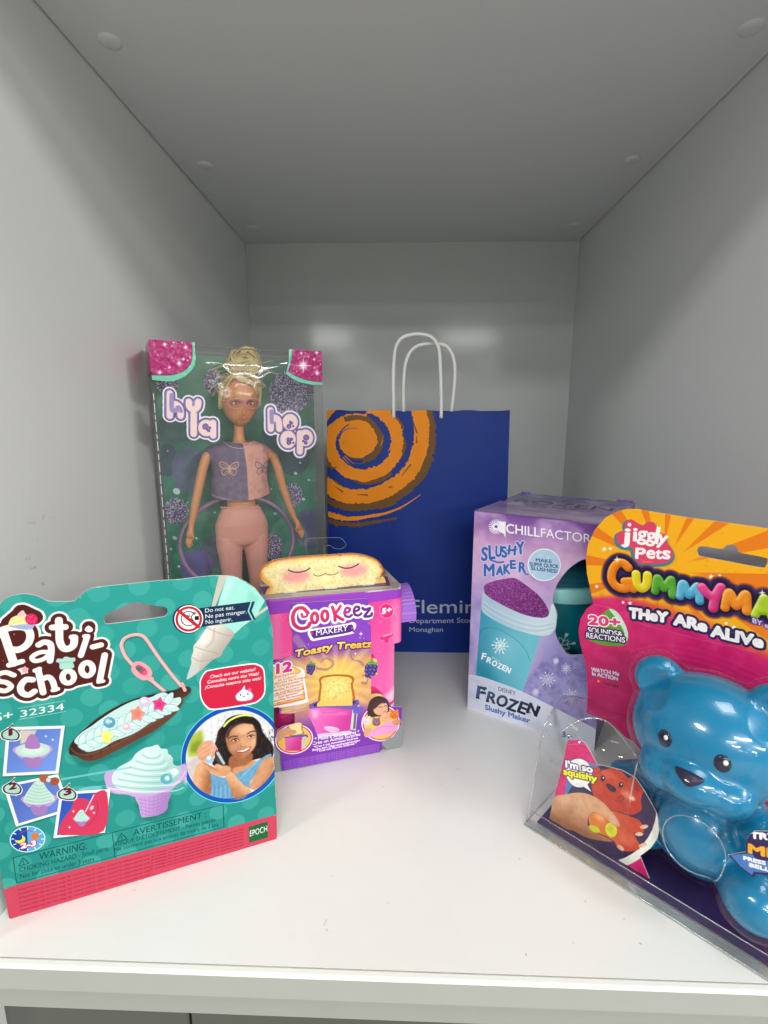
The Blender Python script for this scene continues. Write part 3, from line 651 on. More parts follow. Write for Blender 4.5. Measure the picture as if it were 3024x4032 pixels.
# step photos
def polaroid(q, sky):
    s = [(x+5, y+12) for x, y in q]; K.fill(s, (10, 70, 70), .5, blur=8); K.fill(q, (240, 236, 230)); c = np.mean(q, 0); inn = [(c[0]+(x-c[0])*.88, c[1]+(y-c[1])*.88) for x, y in q]; K.fill(inn, K.grad(inn[0], sky, inn[2], tuple(min(255, v_+26) for v_ in sky))); return inn
def cup(x, y, s, whip=True, knob=False):
    K.fill(sm([(x-.42*s, y), (x+.42*s, y-.06*s), (x+.34*s, y+.6*s), (x-.28*s, y+.62*s)], True, 4), (164, 126, 184)); K.fill(sm([(x-.98*s, y-.22*s), (x-.6*s, y-.42*s), (x+.6*s, y-.46*s), (x+.98*s, y-.28*s), (x+.78*s, y+.0*s), (x+.5*s, y+.2*s), (x+.2*s, y+.1*s), (x, y+.24*s), (x-.3*s, y+.12*s), (x-.55*s, y+.22*s), (x-.8*s, y+.02*s)], True, 5), (190, 152, 206))
    if whip:
        K.fill(sm([(x-.8*s, y-.05*s), (x-.75*s, y-.4*s), (x-.5*s, y-.8*s), (x-.2*s, y-1.15*s), (x+.15*s, y-1.2*s), (x+.4*s, y-.8*s), (x+.75*s, y-.4*s), (x+.78*s, y-.1*s), (x, y+.1*s)], True, 5), (192, 222, 210))
        for i in range(6): K.stroke(sm([(x-(.3+.09*i)*s, y-(1.0-.17*i)*s), (x, y-(.88-.17*i)*s), (x+(.3+.08*i)*s, y-(1.0-.17*i)*s)], False, 5), .06*s, (150, 186, 176), .7, blur=.02*s)
    else: K.fill(ell(x, y-.2*s, .85*s, .36*s, -3), (190, 216, 204)); K.fill(ell(x, y-.18*s, .6*s, .2*s, -3), (214, 232, 222), .8, blur=.05*s)
    if knob: K.fill(sm([(x-.34*s, y-.3*s), (x-.28*s, y-.75*s), (x-.05*s, y-.98*s), (x+.22*s, y-.78*s), (x+.34*s, y-.3*s)], True, 5), (170, 124, 186))
K.inp(cC)
i1 = polaroid([(70, 165), (664, 148), (600, 640), (26, 668)], (92, 124, 196)); K.fill([(200, 196), (376, 196), (330, 290), (210, 340)], (206, 198, 184), blur=4); cup(335, 440, 210, False, True)
i2 = polaroid([(30, 760), (595, 645), (725, 1015), (165, 1185)], (80, 108, 184)); cup(400, 940, 190); K.fill(ell(450, 690, 50, 42, 20), (170, 92, 62), blur=4); K.fill(ell(560, 720, 50, 40, -20), (160, 84, 56), blur=4); K.fill(ell(495, 705, 24), (196, 216, 224))
i3 = polaroid([(615, 830), (1132, 798), (1075, 1245), (546, 1302)], (44, 84, 176))
K.fill(sm([(600, 1250), (640, 1120), (740, 980), (760, 900), (880, 900), (930, 930), (960, 850), (1095, 835), (1062, 1225), (700, 1270)], True, 4), (206, 60, 96)); K.stroke(sm([(990, 920), (1000, 1010), (960, 1110), (890, 1180)], False), 6, (160, 36, 70), .8); K.stroke([(875, 1030), (960, 860)], 12, (240, 190, 200)); K.fill(ell(940, 990, 26, 16, -50), (200, 200, 206)); cup(835, 1120, 90)
for x, y in ((470, 258), (540, 294), (165, 860), (752, 1026), (962, 1042), (712, 1190)): K.star(x, y, 22, (244, 248, 252), 4, .2)
for x, y, t in ((108, 222, '1'), (128, 775, '2'), (690, 832, '3')):
    K.fill(drop(x, y, 102, .1), (240, 240, 236)); K.fill(drop(x, y, 92, .1), (58, 30, 44)); K.fill(drop(x, y+3, 76, .1), (172, 210, 198)); K.text(t, (x-(32 if t != '1' else 14), y+30), (x+(36 if t != '1' else 14), y+18), 66, (104, 18, 38), grow=7)
# day-night dial
K.fill(ell(282, 1312, 184, 134, -6), (196, 232, 246)); K.fill(ell(282, 1312, 172, 124, -6), (22, 70, 160)); K.fill(ell(282, 1312, 172, 124, -6, 40, -88, 92), (96, 170, 216))
for i in range(12): t = i*math.pi/6; K.stroke([(282+165*math.cos(t), 1312+118*math.sin(t)), (282+140*math.cos(t), 1312+100*math.sin(t))], 9, (244, 250, 252))
K.fill(ell(205, 1312, 54, 44), (246, 232, 60)); K.fill(ell(184, 1292, 46, 34), (22, 70, 160)); K.fill(ell(358, 1280, 40, 33), (232, 120, 40)); K.stroke(sm([(200, 1260), (260, 1226), (330, 1232)], False), 9, (150, 80, 160))
K.text('2-3', (215, 1408), (362, 1374), 52, (255, 244, 248), grow=6, outline=[(14, (196, 48, 90))])
# number line
K.inp(cA); K.text('5+', (-60, 1640), (135, 1600), 92, (226, 238, 226), grow=4); K.text('32334', (222, 1588), (695, 1505), 76, (232, 240, 232), grow=2.5)
K.stroke([(190, 1494), (704, 1410)], 4, (214, 232, 222)); K.stroke([(210, 1614), (714, 1526)], 4, (214, 232, 222))
# logo
P_ = [([(30, 640), (150, 1000)], 84), ([(100, 1020), (240, 980)], 62), ([(-10, 690), (20, 640), (160, 605), (290, 620), (330, 700), (300, 790), (210, 850), (110, 850)], 78)]
wt = [({'p': sm(p, False, 6) if len(p) > 2 else p, 'w': w}) for p, w in P_]
wt += [{'p': sm([(420, 800), (480, 770), (545, 790), (558, 870), (545, 975)], False, 6), 'w': 66}, {'p': sm([(545, 880), (440, 880), (350, 930), (380, 975), (470, 955), (545, 900)], False, 6), 'w': 52},
       {'p': sm([(640, 530), (645, 640), (650, 760), (690, 835), (750, 840), (800, 800), (810, 720)], False, 6), 'w': 76}, {'p': [(570, 610), (710, 605)], 'w': 70}, {'p': [(780, 715), (800, 712)], 'w': 60},
       {'p': [(945, 720), (880, 915)], 'w': 62}, {'p': [(920, 705), (955, 705)], 'w': 50}, {'p': [(1010, 822), (1098, 800)], 'w': 62},
       {'p': sm([(150, 1130), (60, 1100), (-30, 1130), (-20, 1190), (70, 1210), (120, 1255), (60, 1300), (-20, 1290)], False, 6), 'w': 58},
       {'p': sm([(355, 1180), (280, 1180), (225, 1250), (240, 1320), (310, 1345), (375, 1305)], False, 6), 'w': 68},
       {'p': [(415, 1075), (470, 1320)], 'w': 66}, {'p': [(380, 1080), (430, 1060)], 'w': 50}, {'p': sm([(450, 1180), (520, 1150), (570, 1190), (600, 1285)], False, 6), 'w': 62}, {'p': [(575, 1295), (630, 1280)], 'w': 46},
       {'p': sm(ell(742, 1150, 62, 66), True, 2)+[(804, 1150)], 'w': 60}, {'p': sm(ell(948, 1065, 62, 72), True, 2)+[(1010, 1065)], 'w': 62}, {'p': [(1140, 910), (1085, 1190)], 'w': 66}, {'p': [(1070, 1205), (1125, 1195)], 'w': 40}]
halo = wt + [{'p': [(100, 560), (240, 440)], 'w': 70}, {'p': [(240, 440), (370, 500)], 'w': 90}, {'p': [(700, 1000), (760, 960)], 'w': 90}, {'p': [(965, 600), (965, 640)], 'w': 50}, {'p': [(-60, 820), (-30, 1260), (500, 1250)], 'w': 60}, {'p': [(250, 900), (600, 1060), (900, 960)], 'w': 150}, {'p': [(500, 1250), (1050, 1130)], 'w': 70}, {'p': [(250, 740), (560, 930), (760, 930)], 'w': 120}, {'p': [(760, 760), (1030, 900)], 'w': 60}]
Eh = K.strokes_e(halo, 60); K.paint(Eh, (84, 30, 28), k=K.k((600, 900)), outline=[(66, (240, 240, 232)), (42, (84, 30, 28))])
Ew = K.strokes_e(wt, 60); K.paint(Ew, (238, 238, 232), k=K.k((600, 900)))
K.fill(sm([(965, 590), (1010, 625), (1000, 655), (960, 662), (922, 640), (930, 615)], True, 5), (244, 238, 246))
K.star(272, 1072, 46, (240, 168, 178), inner=.6)
K.fill(sm([(90, 590), (120, 510), (200, 470), (230, 430), (260, 430), (290, 500), (370, 560), (350, 620), (250, 625), (150, 600)], True, 5), (236, 224, 150)); K.fill(sm([(90, 595), (220, 580), (360, 575), (350, 625), (250, 632)], True, 5), (164, 178, 216)); K.fill(sm([(190, 480), (230, 430), (262, 440), (290, 490)], True, 5), (240, 190, 196))
for p in ([(110, 570), (200, 520), (280, 480)], [(140, 590), (240, 560), (320, 530)]): K.stroke(sm(p, False), 10, (250, 244, 206), .8)
K.fill(ell(342, 520, 70, 62, 10), (218, 34, 92))
for i in range(22): K.fill(ell(342+rng.uniform(-48, 48), 520+rng.uniform(-42, 42), 7), (244, 110, 150), .7)
K.fill(sm([(610, 985), (625, 950), (680, 950), (700, 930), (740, 930), (770, 940), (815, 940), (818, 975), (795, 990), (800, 1050), (660, 1065), (645, 1000)], True, 5), (172, 214, 204)); K.stroke(sm([(640, 1000), (720, 990), (800, 985)], False), 8, (130, 180, 172), .8)
# worn bits of the printed edge
for i in range(60):
    p = outl[rng.integers(8, len(outl)-2)]; K.inp(lambda q: q); K.fill(ell(p[0]+rng.uniform(-8, 8), p[1]+rng.uniform(-1, 3), rng.uniform(.8, 3), rng.uniform(.6, 1.4)), (226, 240, 236), .7)
K.a = K.a**1.06*.955
kit_m = printed(K, .34, .14, .10, 22)
kit = thing('craft_kit_carton', 'teal cream-charm craft kit carton with wavy top and hang hole, at the left front', 'toy box', kf.o, kf.ang)
bm = bm_plate([ou, hole], 0, .0007)
planar_uv(bm, K.u0, K.v0, K.w, K.h)
mesh(bm, 'front_panel', [kit_m, card_edge], kit)
teal = plain('teal_card', (30, 140, 128), .4, .4, bump=.04, bscale=60)
mesh(bm_box(bmesh.new(), .0012, .1235, .0010, .034, 0.0002, .1155, .0005, 1), 'carton_body', teal, kit)
# ------------------------------------------------------------------ toaster-shaped carton (behind the craft kit)
t1, t2, t3 = crop(980, 2100, 2.37), crop(1030, 2550, 2.765), crop(1450, 2200, 2.837)
tf = Frame((-.0955, -.3515, 0), 18.584); TW, TH, TD = .0916, .1203, .0477
def rrect(x0, x1, y0, y1, r, n=6):
    out = []
    for cx, cy, a in ((x1-r, y1-r, 0), (x0+r, y1-r, 90), (x0+r, y0+r, 180), (x1-r, y0+r, 270)):
        for i in range(n+1): t = math.radians(a+90*i/n); out.append((cx+r*math.cos(t), cy+r*math.sin(t)))
    return out
def prism(bm, plan, z0, z1, cap=True, bevel=0):
    a = [bm.verts.new((x, y, z0)) for x, y in plan]; b = [bm.verts.new((x, y, z1)) for x, y in plan]; N = len(plan)
    for i in range(N): bm.faces.new((a[i], a[(i+1) % N], b[(i+1) % N], b[i]))
    if cap: bm.faces.new(a[::-1]); top = bm.faces.new(b)
    if bevel and cap: bmesh.ops.bevel(bm, geom=list(top.edges), offset=bevel, segments=3, affect='EDGES')
    return bm
TB = Art('toaster_sleeve_print', tf, -.006, -.002, .105, .126, 8, (240, 70, 150))
TB.inp(t1)
TB.put((0, 0, TB.W, TB.H), np.ones((TB.H, TB.W), np.float32), TB.grad((600, 700), (240, 66, 146), (600, 1420), (246, 96, 168), False))
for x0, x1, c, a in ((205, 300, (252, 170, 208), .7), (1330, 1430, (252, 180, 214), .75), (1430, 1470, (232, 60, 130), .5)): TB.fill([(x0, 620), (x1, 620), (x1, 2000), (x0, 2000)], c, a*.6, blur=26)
g = np.random.default_rng(3)
for i in range(26):                                   # tonal doodles of sweets
    x, y, r = g.choice([g.uniform(220, 400), g.uniform(1150, 1440)]), g.uniform(640, 2050), g.uniform(24, 52); a = g.uniform(0, 6.28); k = i % 3
    if k == 0: TB.stroke(ell(x, y, r, r*1.1), 4, (255, 140, 196), .55); TB.stroke(ell(x, y, r*.3), 4, (255, 140, 196), .55)
    elif k == 1: TB.stroke(sm([(x+r*math.cos(t)*(1+.25*math.sin(3*t+a)), y+r*math.sin(t)*(1+.2*math.cos(2*t))) for t in np.linspace(0, 6.28, 12)], True, 4), 4, (255, 140, 196), .55)
    else: TB.stroke(sm([(x-r, y), (x-r*.3, y-r*.6), (x+r*.3, y+r*.5), (x+r, y-r*.2)], False, 5), 4, (255, 150, 200), .55)
TB.fill([(100, 600), (1500, 480), (1500, 590), (1140, 645), (390, 735), (100, 770)], (150, 62, 186))
TB.fill(ell(1283, 722, 67, 72), (250, 150, 200)); TB.fill(ell(1283, 722, 61, 66), (232, 34, 120)); TB.text('5+', (1240, 750), (1326, 732), 50, (255, 240, 248), grow=5, shear=.08)
TB.inp(t3)
TB.fill(sm([(122, 890), (130, 868), (150, 860), (272, 824), (272, 860), (240, 884), (228, 900), (232, 925), (205, 945), (180, 935), (170, 905), (140, 908)], True, 4), (236, 40, 122), outline=[(4, (252, 190, 220))]); TB.stroke([(165, 866), (262, 838)], 10, (252, 200, 224), .9)
TB.inp(t2)
TB.fill(sm([(1190, 440), (1230, 432), (1290, 480), (1320, 530), (1190, 530)], True, 4), (206, 40, 110), blur=3); TB.fill(ell(1210, 95, 20), (206, 40, 110))
TB.fill([(1330, 540), (1490, 420), (1480, 580), (1400, 610)], (252, 214, 228), .8, blur=16); TB.stroke([(1400, 620), (1490, 580)], 24, (222, 60, 120), blur=3); TB.fill([(1400, 640), (1500, 600), (1500, 680), (1400, 720)], (232, 228, 226))
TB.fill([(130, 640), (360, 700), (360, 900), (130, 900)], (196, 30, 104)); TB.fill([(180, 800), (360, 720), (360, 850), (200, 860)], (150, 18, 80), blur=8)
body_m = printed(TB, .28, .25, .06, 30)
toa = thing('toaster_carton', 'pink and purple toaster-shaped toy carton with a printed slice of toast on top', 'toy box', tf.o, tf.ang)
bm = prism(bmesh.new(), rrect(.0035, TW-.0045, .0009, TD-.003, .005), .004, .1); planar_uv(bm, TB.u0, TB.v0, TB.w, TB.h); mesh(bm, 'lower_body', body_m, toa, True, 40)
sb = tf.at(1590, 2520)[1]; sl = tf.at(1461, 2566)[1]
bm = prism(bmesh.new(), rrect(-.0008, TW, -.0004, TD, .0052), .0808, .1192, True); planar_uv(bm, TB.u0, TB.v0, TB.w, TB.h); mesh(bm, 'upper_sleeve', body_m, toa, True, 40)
arch = [(0, 0), (.012, 0), (.016, .006), (.022, .009), (TW-.022, .009), (TW-.016, .006), (TW-.011, 0), (TW-.002, 0), (TW, .003), (TW, .022), (TW-.003, .0255), (.003, .0255), (0, .022)]
mesh(bm_plate([arch], -.0003, TD, True), 'base', plain('grey_card', (146, 152, 154), .45, .4, bump=.04, bscale=60), toa)
# top
top_fr = lambda x, y: (lambda P: (P.dot(tf.u), -P.dot(tf.n)))(on_plane(x, y, Vector((0, 0, TH)), Vector((0, 0, 1)))-tf.o)
TT = Art('toaster_top_print', top_fr, -.006, -.006, .105, .06, 7, (156, 72, 192)); TT.inp(t1)
TT.fill(sm([(-30, 500), (0, 440), (60, 420), (640, 372), (1200, 322), (1290, 316), (1340, 345), (1390, 430), (1408, 478), (1396, 508), (1330, 518), (700, 566), (160, 612), (60, 616), (0, 590)], True, 5), (150, 148, 150), outline=[(6, (206, 190, 214))])
TT.fill([(40, 440), (260, 430), (260, 480), (60, 500)], (236, 236, 236), .9, blur=12); TT.fill([(1270, 340), (1340, 350), (1390, 460), (1330, 440)], (232, 232, 232), .8, blur=12); TT.fill([(100, 440), (1260, 350), (1270, 380), (110, 480)], (70, 66, 72), .9, blur=10); TT.fill([(400, 560), (1330, 490), (1340, 505), (400, 585)], (184, 186, 184), .8, blur=6)
TT.fill([(105, 500), (135, 572), (1322, 488), (1290, 402), (1200, 400)], (84, 36, 124))
mesh((lambda b: (planar_uv(b, TT.u0, TT.v0, TT.w, TT.h, (0, 1)), b)[1])(prism(bmesh.new(), rrect(-.0008, TW, -.0004, TD, .0052), .1193, TH, True)), 'top_panel', printed(TT, .25, .5, .05, 40), toa)
td = -((on_plane(*t1((150, 573)), Vector((0, 0, TH)), Vector((0, 0, 1)))-tf.o).dot(tf.n)+(on_plane(*t1((1280, 460)), Vector((0, 0, TH)), Vector((0, 0, 1)))-tf.o).dot(tf.n))/2
TS = Art('toast_print', tf, -.01, .11, .115, .045, 9, (240, 222, 158), d=-td); TS.inp(t1)
tout = [(150, 573), (178, 518), (197, 502), (150, 468), (107, 420), (95, 372), (110, 328), (150, 292), (230, 250), (330, 230), (550, 208), (700, 200), (860, 190), (960, 185), (1050, 195), (1130, 215), (1200, 250), (1243, 300), (1258, 345), (1245, 382), (1212, 412), (1250, 404), (1268, 424), (1280, 460)]
n1 = vnoise(TS.H, TS.W, 26, 3, 4); n2 = vnoise(TS.H, TS.W, 9, 2, 6)
crumb = srgb((252, 238, 178))*(.93+.10*n1[..., None]); crumb = crumb*(1-.5*np.clip(n2-.56, 0, 1)[..., None]*np.array((.5, .8, 1.6)))
TS.a[:] = crumb; hm = np.clip((vnoise(TS.H, TS.W, 16, 2, 9)-.6)*8, 0, 1)[..., None]; TS.a[:] = TS.a*(1-hm*.45)+srgb((232, 204, 112))*hm*.45
for w, c, a, bl in ((70, (236, 176, 84), .55, 14), (40, (214, 122, 36), .85, 7), (17, (158, 80, 26), .9, 4)): TS.stroke(sm(tout[4:20], False, 4), w, c, a, blur=bl)
CN = vnoise(TS.H, TS.W, 7, 2, 77)
for i in range(150):
    t_ = tout[4+int(g.integers(0, 17))]; TS.fill(ell(t_[0]+g.uniform(-30, 30), t_[1]+g.uniform(-4, 22), g.uniform(3, 9), g.uniform(2, 6), g.uniform(0, 90), 10), (120, 58, 22) if g.random() < .6 else (236, 170, 70), g.uniform(.3, .7), blur=1.5)
TS.stroke([(150, 573), (197, 502), (107, 420)], 60, (226, 148, 50), .8, blur=16); TS.fill([(1200, 400), (1290, 400), (1290, 480), (1180, 470)], (226, 170, 80), .6, blur=14)
for x, y in ((440, 400), (980, 345)): TS.fill(ell(x, y, 130, 60, -5), (236, 140, 158), .75, blur=22)
for p in ([(368, 345), (420, 362), (480, 362), (540, 345), (566, 325)], [(836, 308), (890, 325), (950, 322), (1000, 300), (1024, 285)]): TS.stroke(sm(p, False), 11, (58, 30, 34), taper=None)
TS.stroke([(375, 352), (372, 334)], 6, (58, 30, 34)); TS.stroke([(1008, 304), (1012, 288)], 6, (58, 30, 34))
TS.stroke(sm([(602, 378), (620, 396), (660, 398), (690, 388), (714, 378), (750, 388), (790, 386), (822, 372), (832, 360)], False), 7, (110, 62, 48))
bm = bm_plate([[(lambda q: (q[0], max(q[1], TH-.004)))(tf.at(*t1(p), -td)) for p in sm(tout, False, 3)]], td, td+.0006); planar_uv(bm, TS.u0, TS.v0, TS.w, TS.h)
mesh(bm, 'toast_card', [printed(TS, .4, .4, .05, 60), card_edge], toa)
bm = bmesh.new()
for x0, y0, x1, y1 in ((322, 553, 440, 540), (702, 508, 815, 500), (1056, 482, 1166, 474)):
    A, B_ = top_fr(*t1((x0, y0))), top_fr(*t1((x1, y1))); bm_box(bm, A[0], B_[0], td-.0018, td-.0002, TH+.0001, TH+.0006)
mesh(bm, 'glue_tab', card_edge, toa)
# front label
TL = Art('toaster_label_print', tf, -.006, -.002, .105, .126, 9, (126, 60, 180)); TL.inp(t1)
TL.fill([(300, 1030), (1250, 950), (1250, 2100), (300, 2100)], TL.grad((760, 1050), (126, 60, 180), (760, 1250), (222, 178, 90)), blur=10)
TL.inp(t2); TL.put((0, 0, TL.W, TL.H), np.zeros((TL.H, TL.W), np.float32), (0, 0, 0))
TL.fill([(340, 120), (1190, 100), (1190, 700), (300, 760)], TL.rad((800, 330), 520, (250, 216, 92), (196, 128, 112)), .9, blur=50)
for i in range(18): a = i*.349+.1; TL.fill([(800, 400), (800+700*math.cos(a), 400+700*math.sin(a)), (800+700*math.cos(a+.14), 400+700*math.sin(a+.14))], (255, 240, 150), .28, blur=9)
TL.fill([(100, 760), (1600, 560), (1600, 1500), (100, 1500)], TL.grad((700, 600), (170, 110, 150), (740, 900), (118, 50, 176)), .95, blur=50)
for p in ([(640, 150), (690, 110), (760, 130), (770, 180), (700, 230), (600, 215)], [(960, 60), (985, 120), (1060, 140), (1100, 180)], [(1090, 290), (1150, 320), (1130, 380), (1090, 370)]): TL.stroke(sm(p, False), 26, (120, 70, 140), .55, blur=5, taper=(.4, 1))
for i in range(50): TL.star(g.uniform(420, 1170), g.uniform(30, 560), g.uniform(4, 10), (255, 244, 190), 4, .3, alpha=.7)
def grapes(x, y, s):
    TL.fill(sm([(x-.9*s, y-.7*s), (x-.3*s, y-1.1*s), (x+.1*s, y-1.5*s), (x+.4*s, y-1.05*s), (x+1.1*s, y-.9*s), (x+.5*s, y-.4*s), (x-.4*s, y-.4*s)], True, 4), (84, 150, 62)); TL.stroke([(x-.6*s, y-.8*s), (x+.8*s, y-.8*s)], .1*s, (140, 196, 90), .8)
    for dx, dy in ((-.7, -.2), (0, -.3), (.65, -.2), (-.75, .4), (-.1, .35), (.55, .4), (-.4, .95), (.25, .95), (0, 1.4), (-.65, 1.1)): TL.fill(ell(x+dx*s, y+dy*s, .42*s), (64, 50, 120)); TL.fill(ell(x+dx*s-.1*s, y+dy*s-.14*s, .17*s), (140, 124, 196), .8, blur=.05*s)
grapes(535, 205, 46); grapes(1190, 215, 66)
# pictured toaster with a plain slice rising out of it (the pictured character is left out)
TL.fill(sm([(640, 620), (630, 400), (620, 340), (660, 300), (800, 280), (960, 290), (1005, 330), (990, 400), (990, 600)], True, 5), (178, 106, 44)); TL.fill(sm([(662, 620), (652, 400), (646, 350), (680, 318), (800, 302), (940, 312), (978, 344), (966, 400), (964, 600)], True, 5), TL.rad((800, 430), 280, (250, 226, 140), (236, 186, 84)))
TL.smear([(660, 320), (970, 310), (965, 600), (662, 615)], .22, 10, 5)
TL.fill([(512, 610), (600, 572), (1050, 556), (1060, 600), (980, 672), (520, 650)], (110, 84, 168)); TL.fill([(560, 604), (610, 588), (1020, 570), (1020, 590), (960, 628), (570, 630)], (58, 42, 84))
TL.fill([(600, 600), (640, 560), (985, 560), (985, 622), (600, 632)], (236, 196, 100)); TL.fill([(512, 632), (980, 618), (985, 672), (522, 658)], (116, 92, 176))
TL.fill(sm([(522, 655), (985, 668), (985, 780), (960, 880), (900, 915), (640, 940), (600, 930), (570, 850)], True, 3), TL.grad((560, 760), (236, 106, 186), (980, 820), (200, 60, 150))); TL.fill([(530, 665), (620, 668), (600, 760), (560, 760)], (250, 190, 226), .8, blur=16); TL.fill([(540, 690), (940, 690), (930, 720), (560, 720)], (246, 160, 210), .5, blur=14)
for i in range(12): TL.stroke([(650+i*15, 690), (650+i*15, 706)], 4, (160, 40, 116))
TL.fill([(985, 668), (1060, 610), (1040, 700), (1020, 890), (960, 880)], (206, 206, 212)); TL.fill([(1006, 700), (1030, 690), (1016, 870), (990, 876)], (96, 96, 104), blur=4); TL.fill([(990, 650), (1000, 628), (1105, 632), (1100, 660), (1060, 705), (992, 700)], (104, 92, 190)); TL.fill([(600, 930), (960, 890), (975, 930), (610, 965)], (214, 196, 222))
TL.fill(sm([(680, 852), (750, 846), (830, 868), (836, 892), (760, 908), (690, 880)], True, 4), (236, 220, 236), .85); TL.text('COOKEEZ', (690, 884), (826, 896), 22, (214, 70, 150), .9)
# badge with the count
TL.fill(sm([(90, 200), (160, 180), (230, 150), (320, 150), (340, 185), (430, 210), (470, 260), (470, 350), (500, 540), (480, 590), (140, 650), (90, 640)], True, 4), (252, 240, 244)); TL.fill(sm([(90, 240), (300, 190), (400, 222), (440, 280), (440, 330), (470, 520), (440, 560), (140, 625), (90, 620)], True, 4), (240, 120, 60)); TL.fill(sm([(90, 240), (300, 200), (392, 226), (430, 280), (430, 330), (456, 512), (430, 545), (140, 610), (90, 600)], True, 4), (248, 206, 80))
for i in range(9): TL.stroke([(120, 320+i*33), (440-(i % 3)*10, 268+i*32)], 27, (252, 236, 220))
TL.text('12', (165, 270), (322, 240), 104, (232, 40, 150), grow=10, outline=[(22, (252, 244, 248))])
for t, p0, p1 in (('Scented Plush', (135, 324), (412, 270)), ('to Collect*', (175, 354), (376, 310)), ('Peluches Parfumées', (110, 398), (488, 318)), ('à Collectionner.*', (128, 430), (446, 358)), ('Peluche Profumati', (110, 472), (440, 392)), ('da Collezionare*', (150, 496), (415, 428)), ('Duftende Plüschtiere', (110, 528), (458, 446)), ('zum Sammeln*', (178, 544), (412, 480)), ('Peluches Perfumados', (110, 588), (470, 500)), ('Para Coleccionar*', (168, 602), (440, 532))): TL.text(t, p0, p1, 21, (196, 40, 120), grow=1.2)
for t, p0, p1 in (('*Across Season 1/', (258, 660), (440, 612)), ('Dans la série 1/ Nella serie 1/', (205, 698), (478, 632)), ('Aus Serie 1/En la serie 1', (236, 726), (470, 666))): TL.text(t, p0, p1, 16, (236, 214, 244), grow=.8)
for t, p0, p1, h in (('* Make a Surprise Pet *', (575, 1000), (1058, 918), 34), ('Crée un Animal Surprise', (550, 1048), (1070, 944), 34), ('*Crea il tuo Animaletto Sorpresa', (566, 1080), (1046, 978), 22), ('Backe dein Überraschungshaustier', (550, 1112), (1070, 1004), 22), ('* Crea una Mascota Sorpresa *', (598, 1126), (1030, 1036), 22)): TL.text(t, p0, p1, h, (252, 240, 250), grow=2)
for i in range(6): TL.text('EN PLUSH TOY COMPLIES WITH SAFETY REQUIREMENTS. FR CETTE PELUCHE EST CONFORME AUX EXIGENCES DE SECURITE. DE', (240+i*4, 1236+i*19), (1280-i*3, 1042+i*18), 12, (206, 164, 226), .85)
# round pictures
def disc(x, y, rx, ry, rot): TL.fill(ell(x, y, rx+26, ry+24, rot), (132, 56, 184)); TL.fill(ell(x, y, rx+12, ry+10, rot), (252, 236, 244)); TL.fill(ell(x, y, rx, ry, rot), (224, 50, 130)); TL.fill(ell(x, y, rx-14, ry-12, rot), (246, 196, 84))
disc(352, 985, 196, 150, -12)
TL.fill(sm([(285, 830), (340, 808), (430, 800), (445, 830), (440, 870), (455, 930), (300, 944), (300, 880)], True, 4), (176, 112, 50)); TL.fill(sm([(292, 836), (340, 815), (420, 806), (432, 836), (428, 870), (440, 922), (310, 934), (310, 880)], True, 4), (244, 222, 162))
TL.fill(sm([(160, 930), (200, 880), (270, 862), (330, 880), (374, 890), (370, 920), (310, 936), (250, 950), (190, 1010), (160, 1000)], True, 4), (222, 158, 120)); TL.stroke([(285, 905), (365, 905)], 6, (180, 110, 80), .7)
TL.fill([(240, 960), (490, 930), (510, 960), (440, 985), (250, 975)], (104, 80, 166)); TL.fill([(248, 970), (435, 955), (430, 1110), (260, 1110)], TL.grad((250, 1000), (238, 110, 180), (430, 1060), (206, 50, 140))); TL.fill([(440, 960), (486, 950), (470, 1070), (438, 1080)], (196, 196, 204))
disc(1290, 810, 196, 186, -14)
TL.fill(sm([(1155, 740), (1150, 640), (1180, 560), (1250, 518), (1320, 530), (1370, 580), (1385, 650), (1370, 720), (1240, 740)], True, 5), (64, 44, 44)); TL.fill(sm([(1210, 620), (1260, 580), (1330, 570), (1365, 620), (1360, 690), (1290, 725), (1225, 700)], True, 5), (226, 170, 140), blur=2)
TL.fill(sm([(1190, 620), (1240, 560), (1330, 550), (1360, 590), (1290, 600), (1220, 660)], True, 4), (72, 50, 48), blur=4)
for p in ([(1268, 640), (1290, 634), (1308, 640)], [(1328, 628), (1342, 622), (1356, 628)]): TL.stroke(sm(p, False), 7, (70, 40, 40))
TL.stroke(sm([(1296, 690), (1320, 694), (1344, 680)], False), 8, (176, 70, 80))
TL.fill(sm([(1130, 960), (1190, 890), (1300, 830), (1420, 780), (1470, 800), (1470, 880), (1380, 930), (1240, 950)], True, 4), (236, 160, 208)); TL.stroke(sm([(1200, 890), (1320, 850), (1450, 850)], False), 6, (206, 120, 180), .8, blur=3)
for x, y, r, c in ((1140, 790, 48, (232, 206, 206)), (1245, 800, 46, (150, 104, 132)), (1345, 750, 54, (240, 170, 130)), (1440, 720, 50, (230, 122, 50))): TL.fill(ell(x, y, r, r*.95), c); TL.fill(ell(x-r*.6, y-r*.9, r*.3), c); TL.fill(ell(x+r*.6, y-r*.9, r*.3), c); TL.smear(ell(x, y, r), .35, 7, int(x))
TL.fill(sm([(1110, 900), (1150, 860), (1190, 880), (1150, 950), (1120, 960)], True, 4), (222, 158, 124)); TL.fill(sm([(1420, 790), (1500, 770), (1500, 820), (1440, 830)], True, 4), (214, 150, 110))
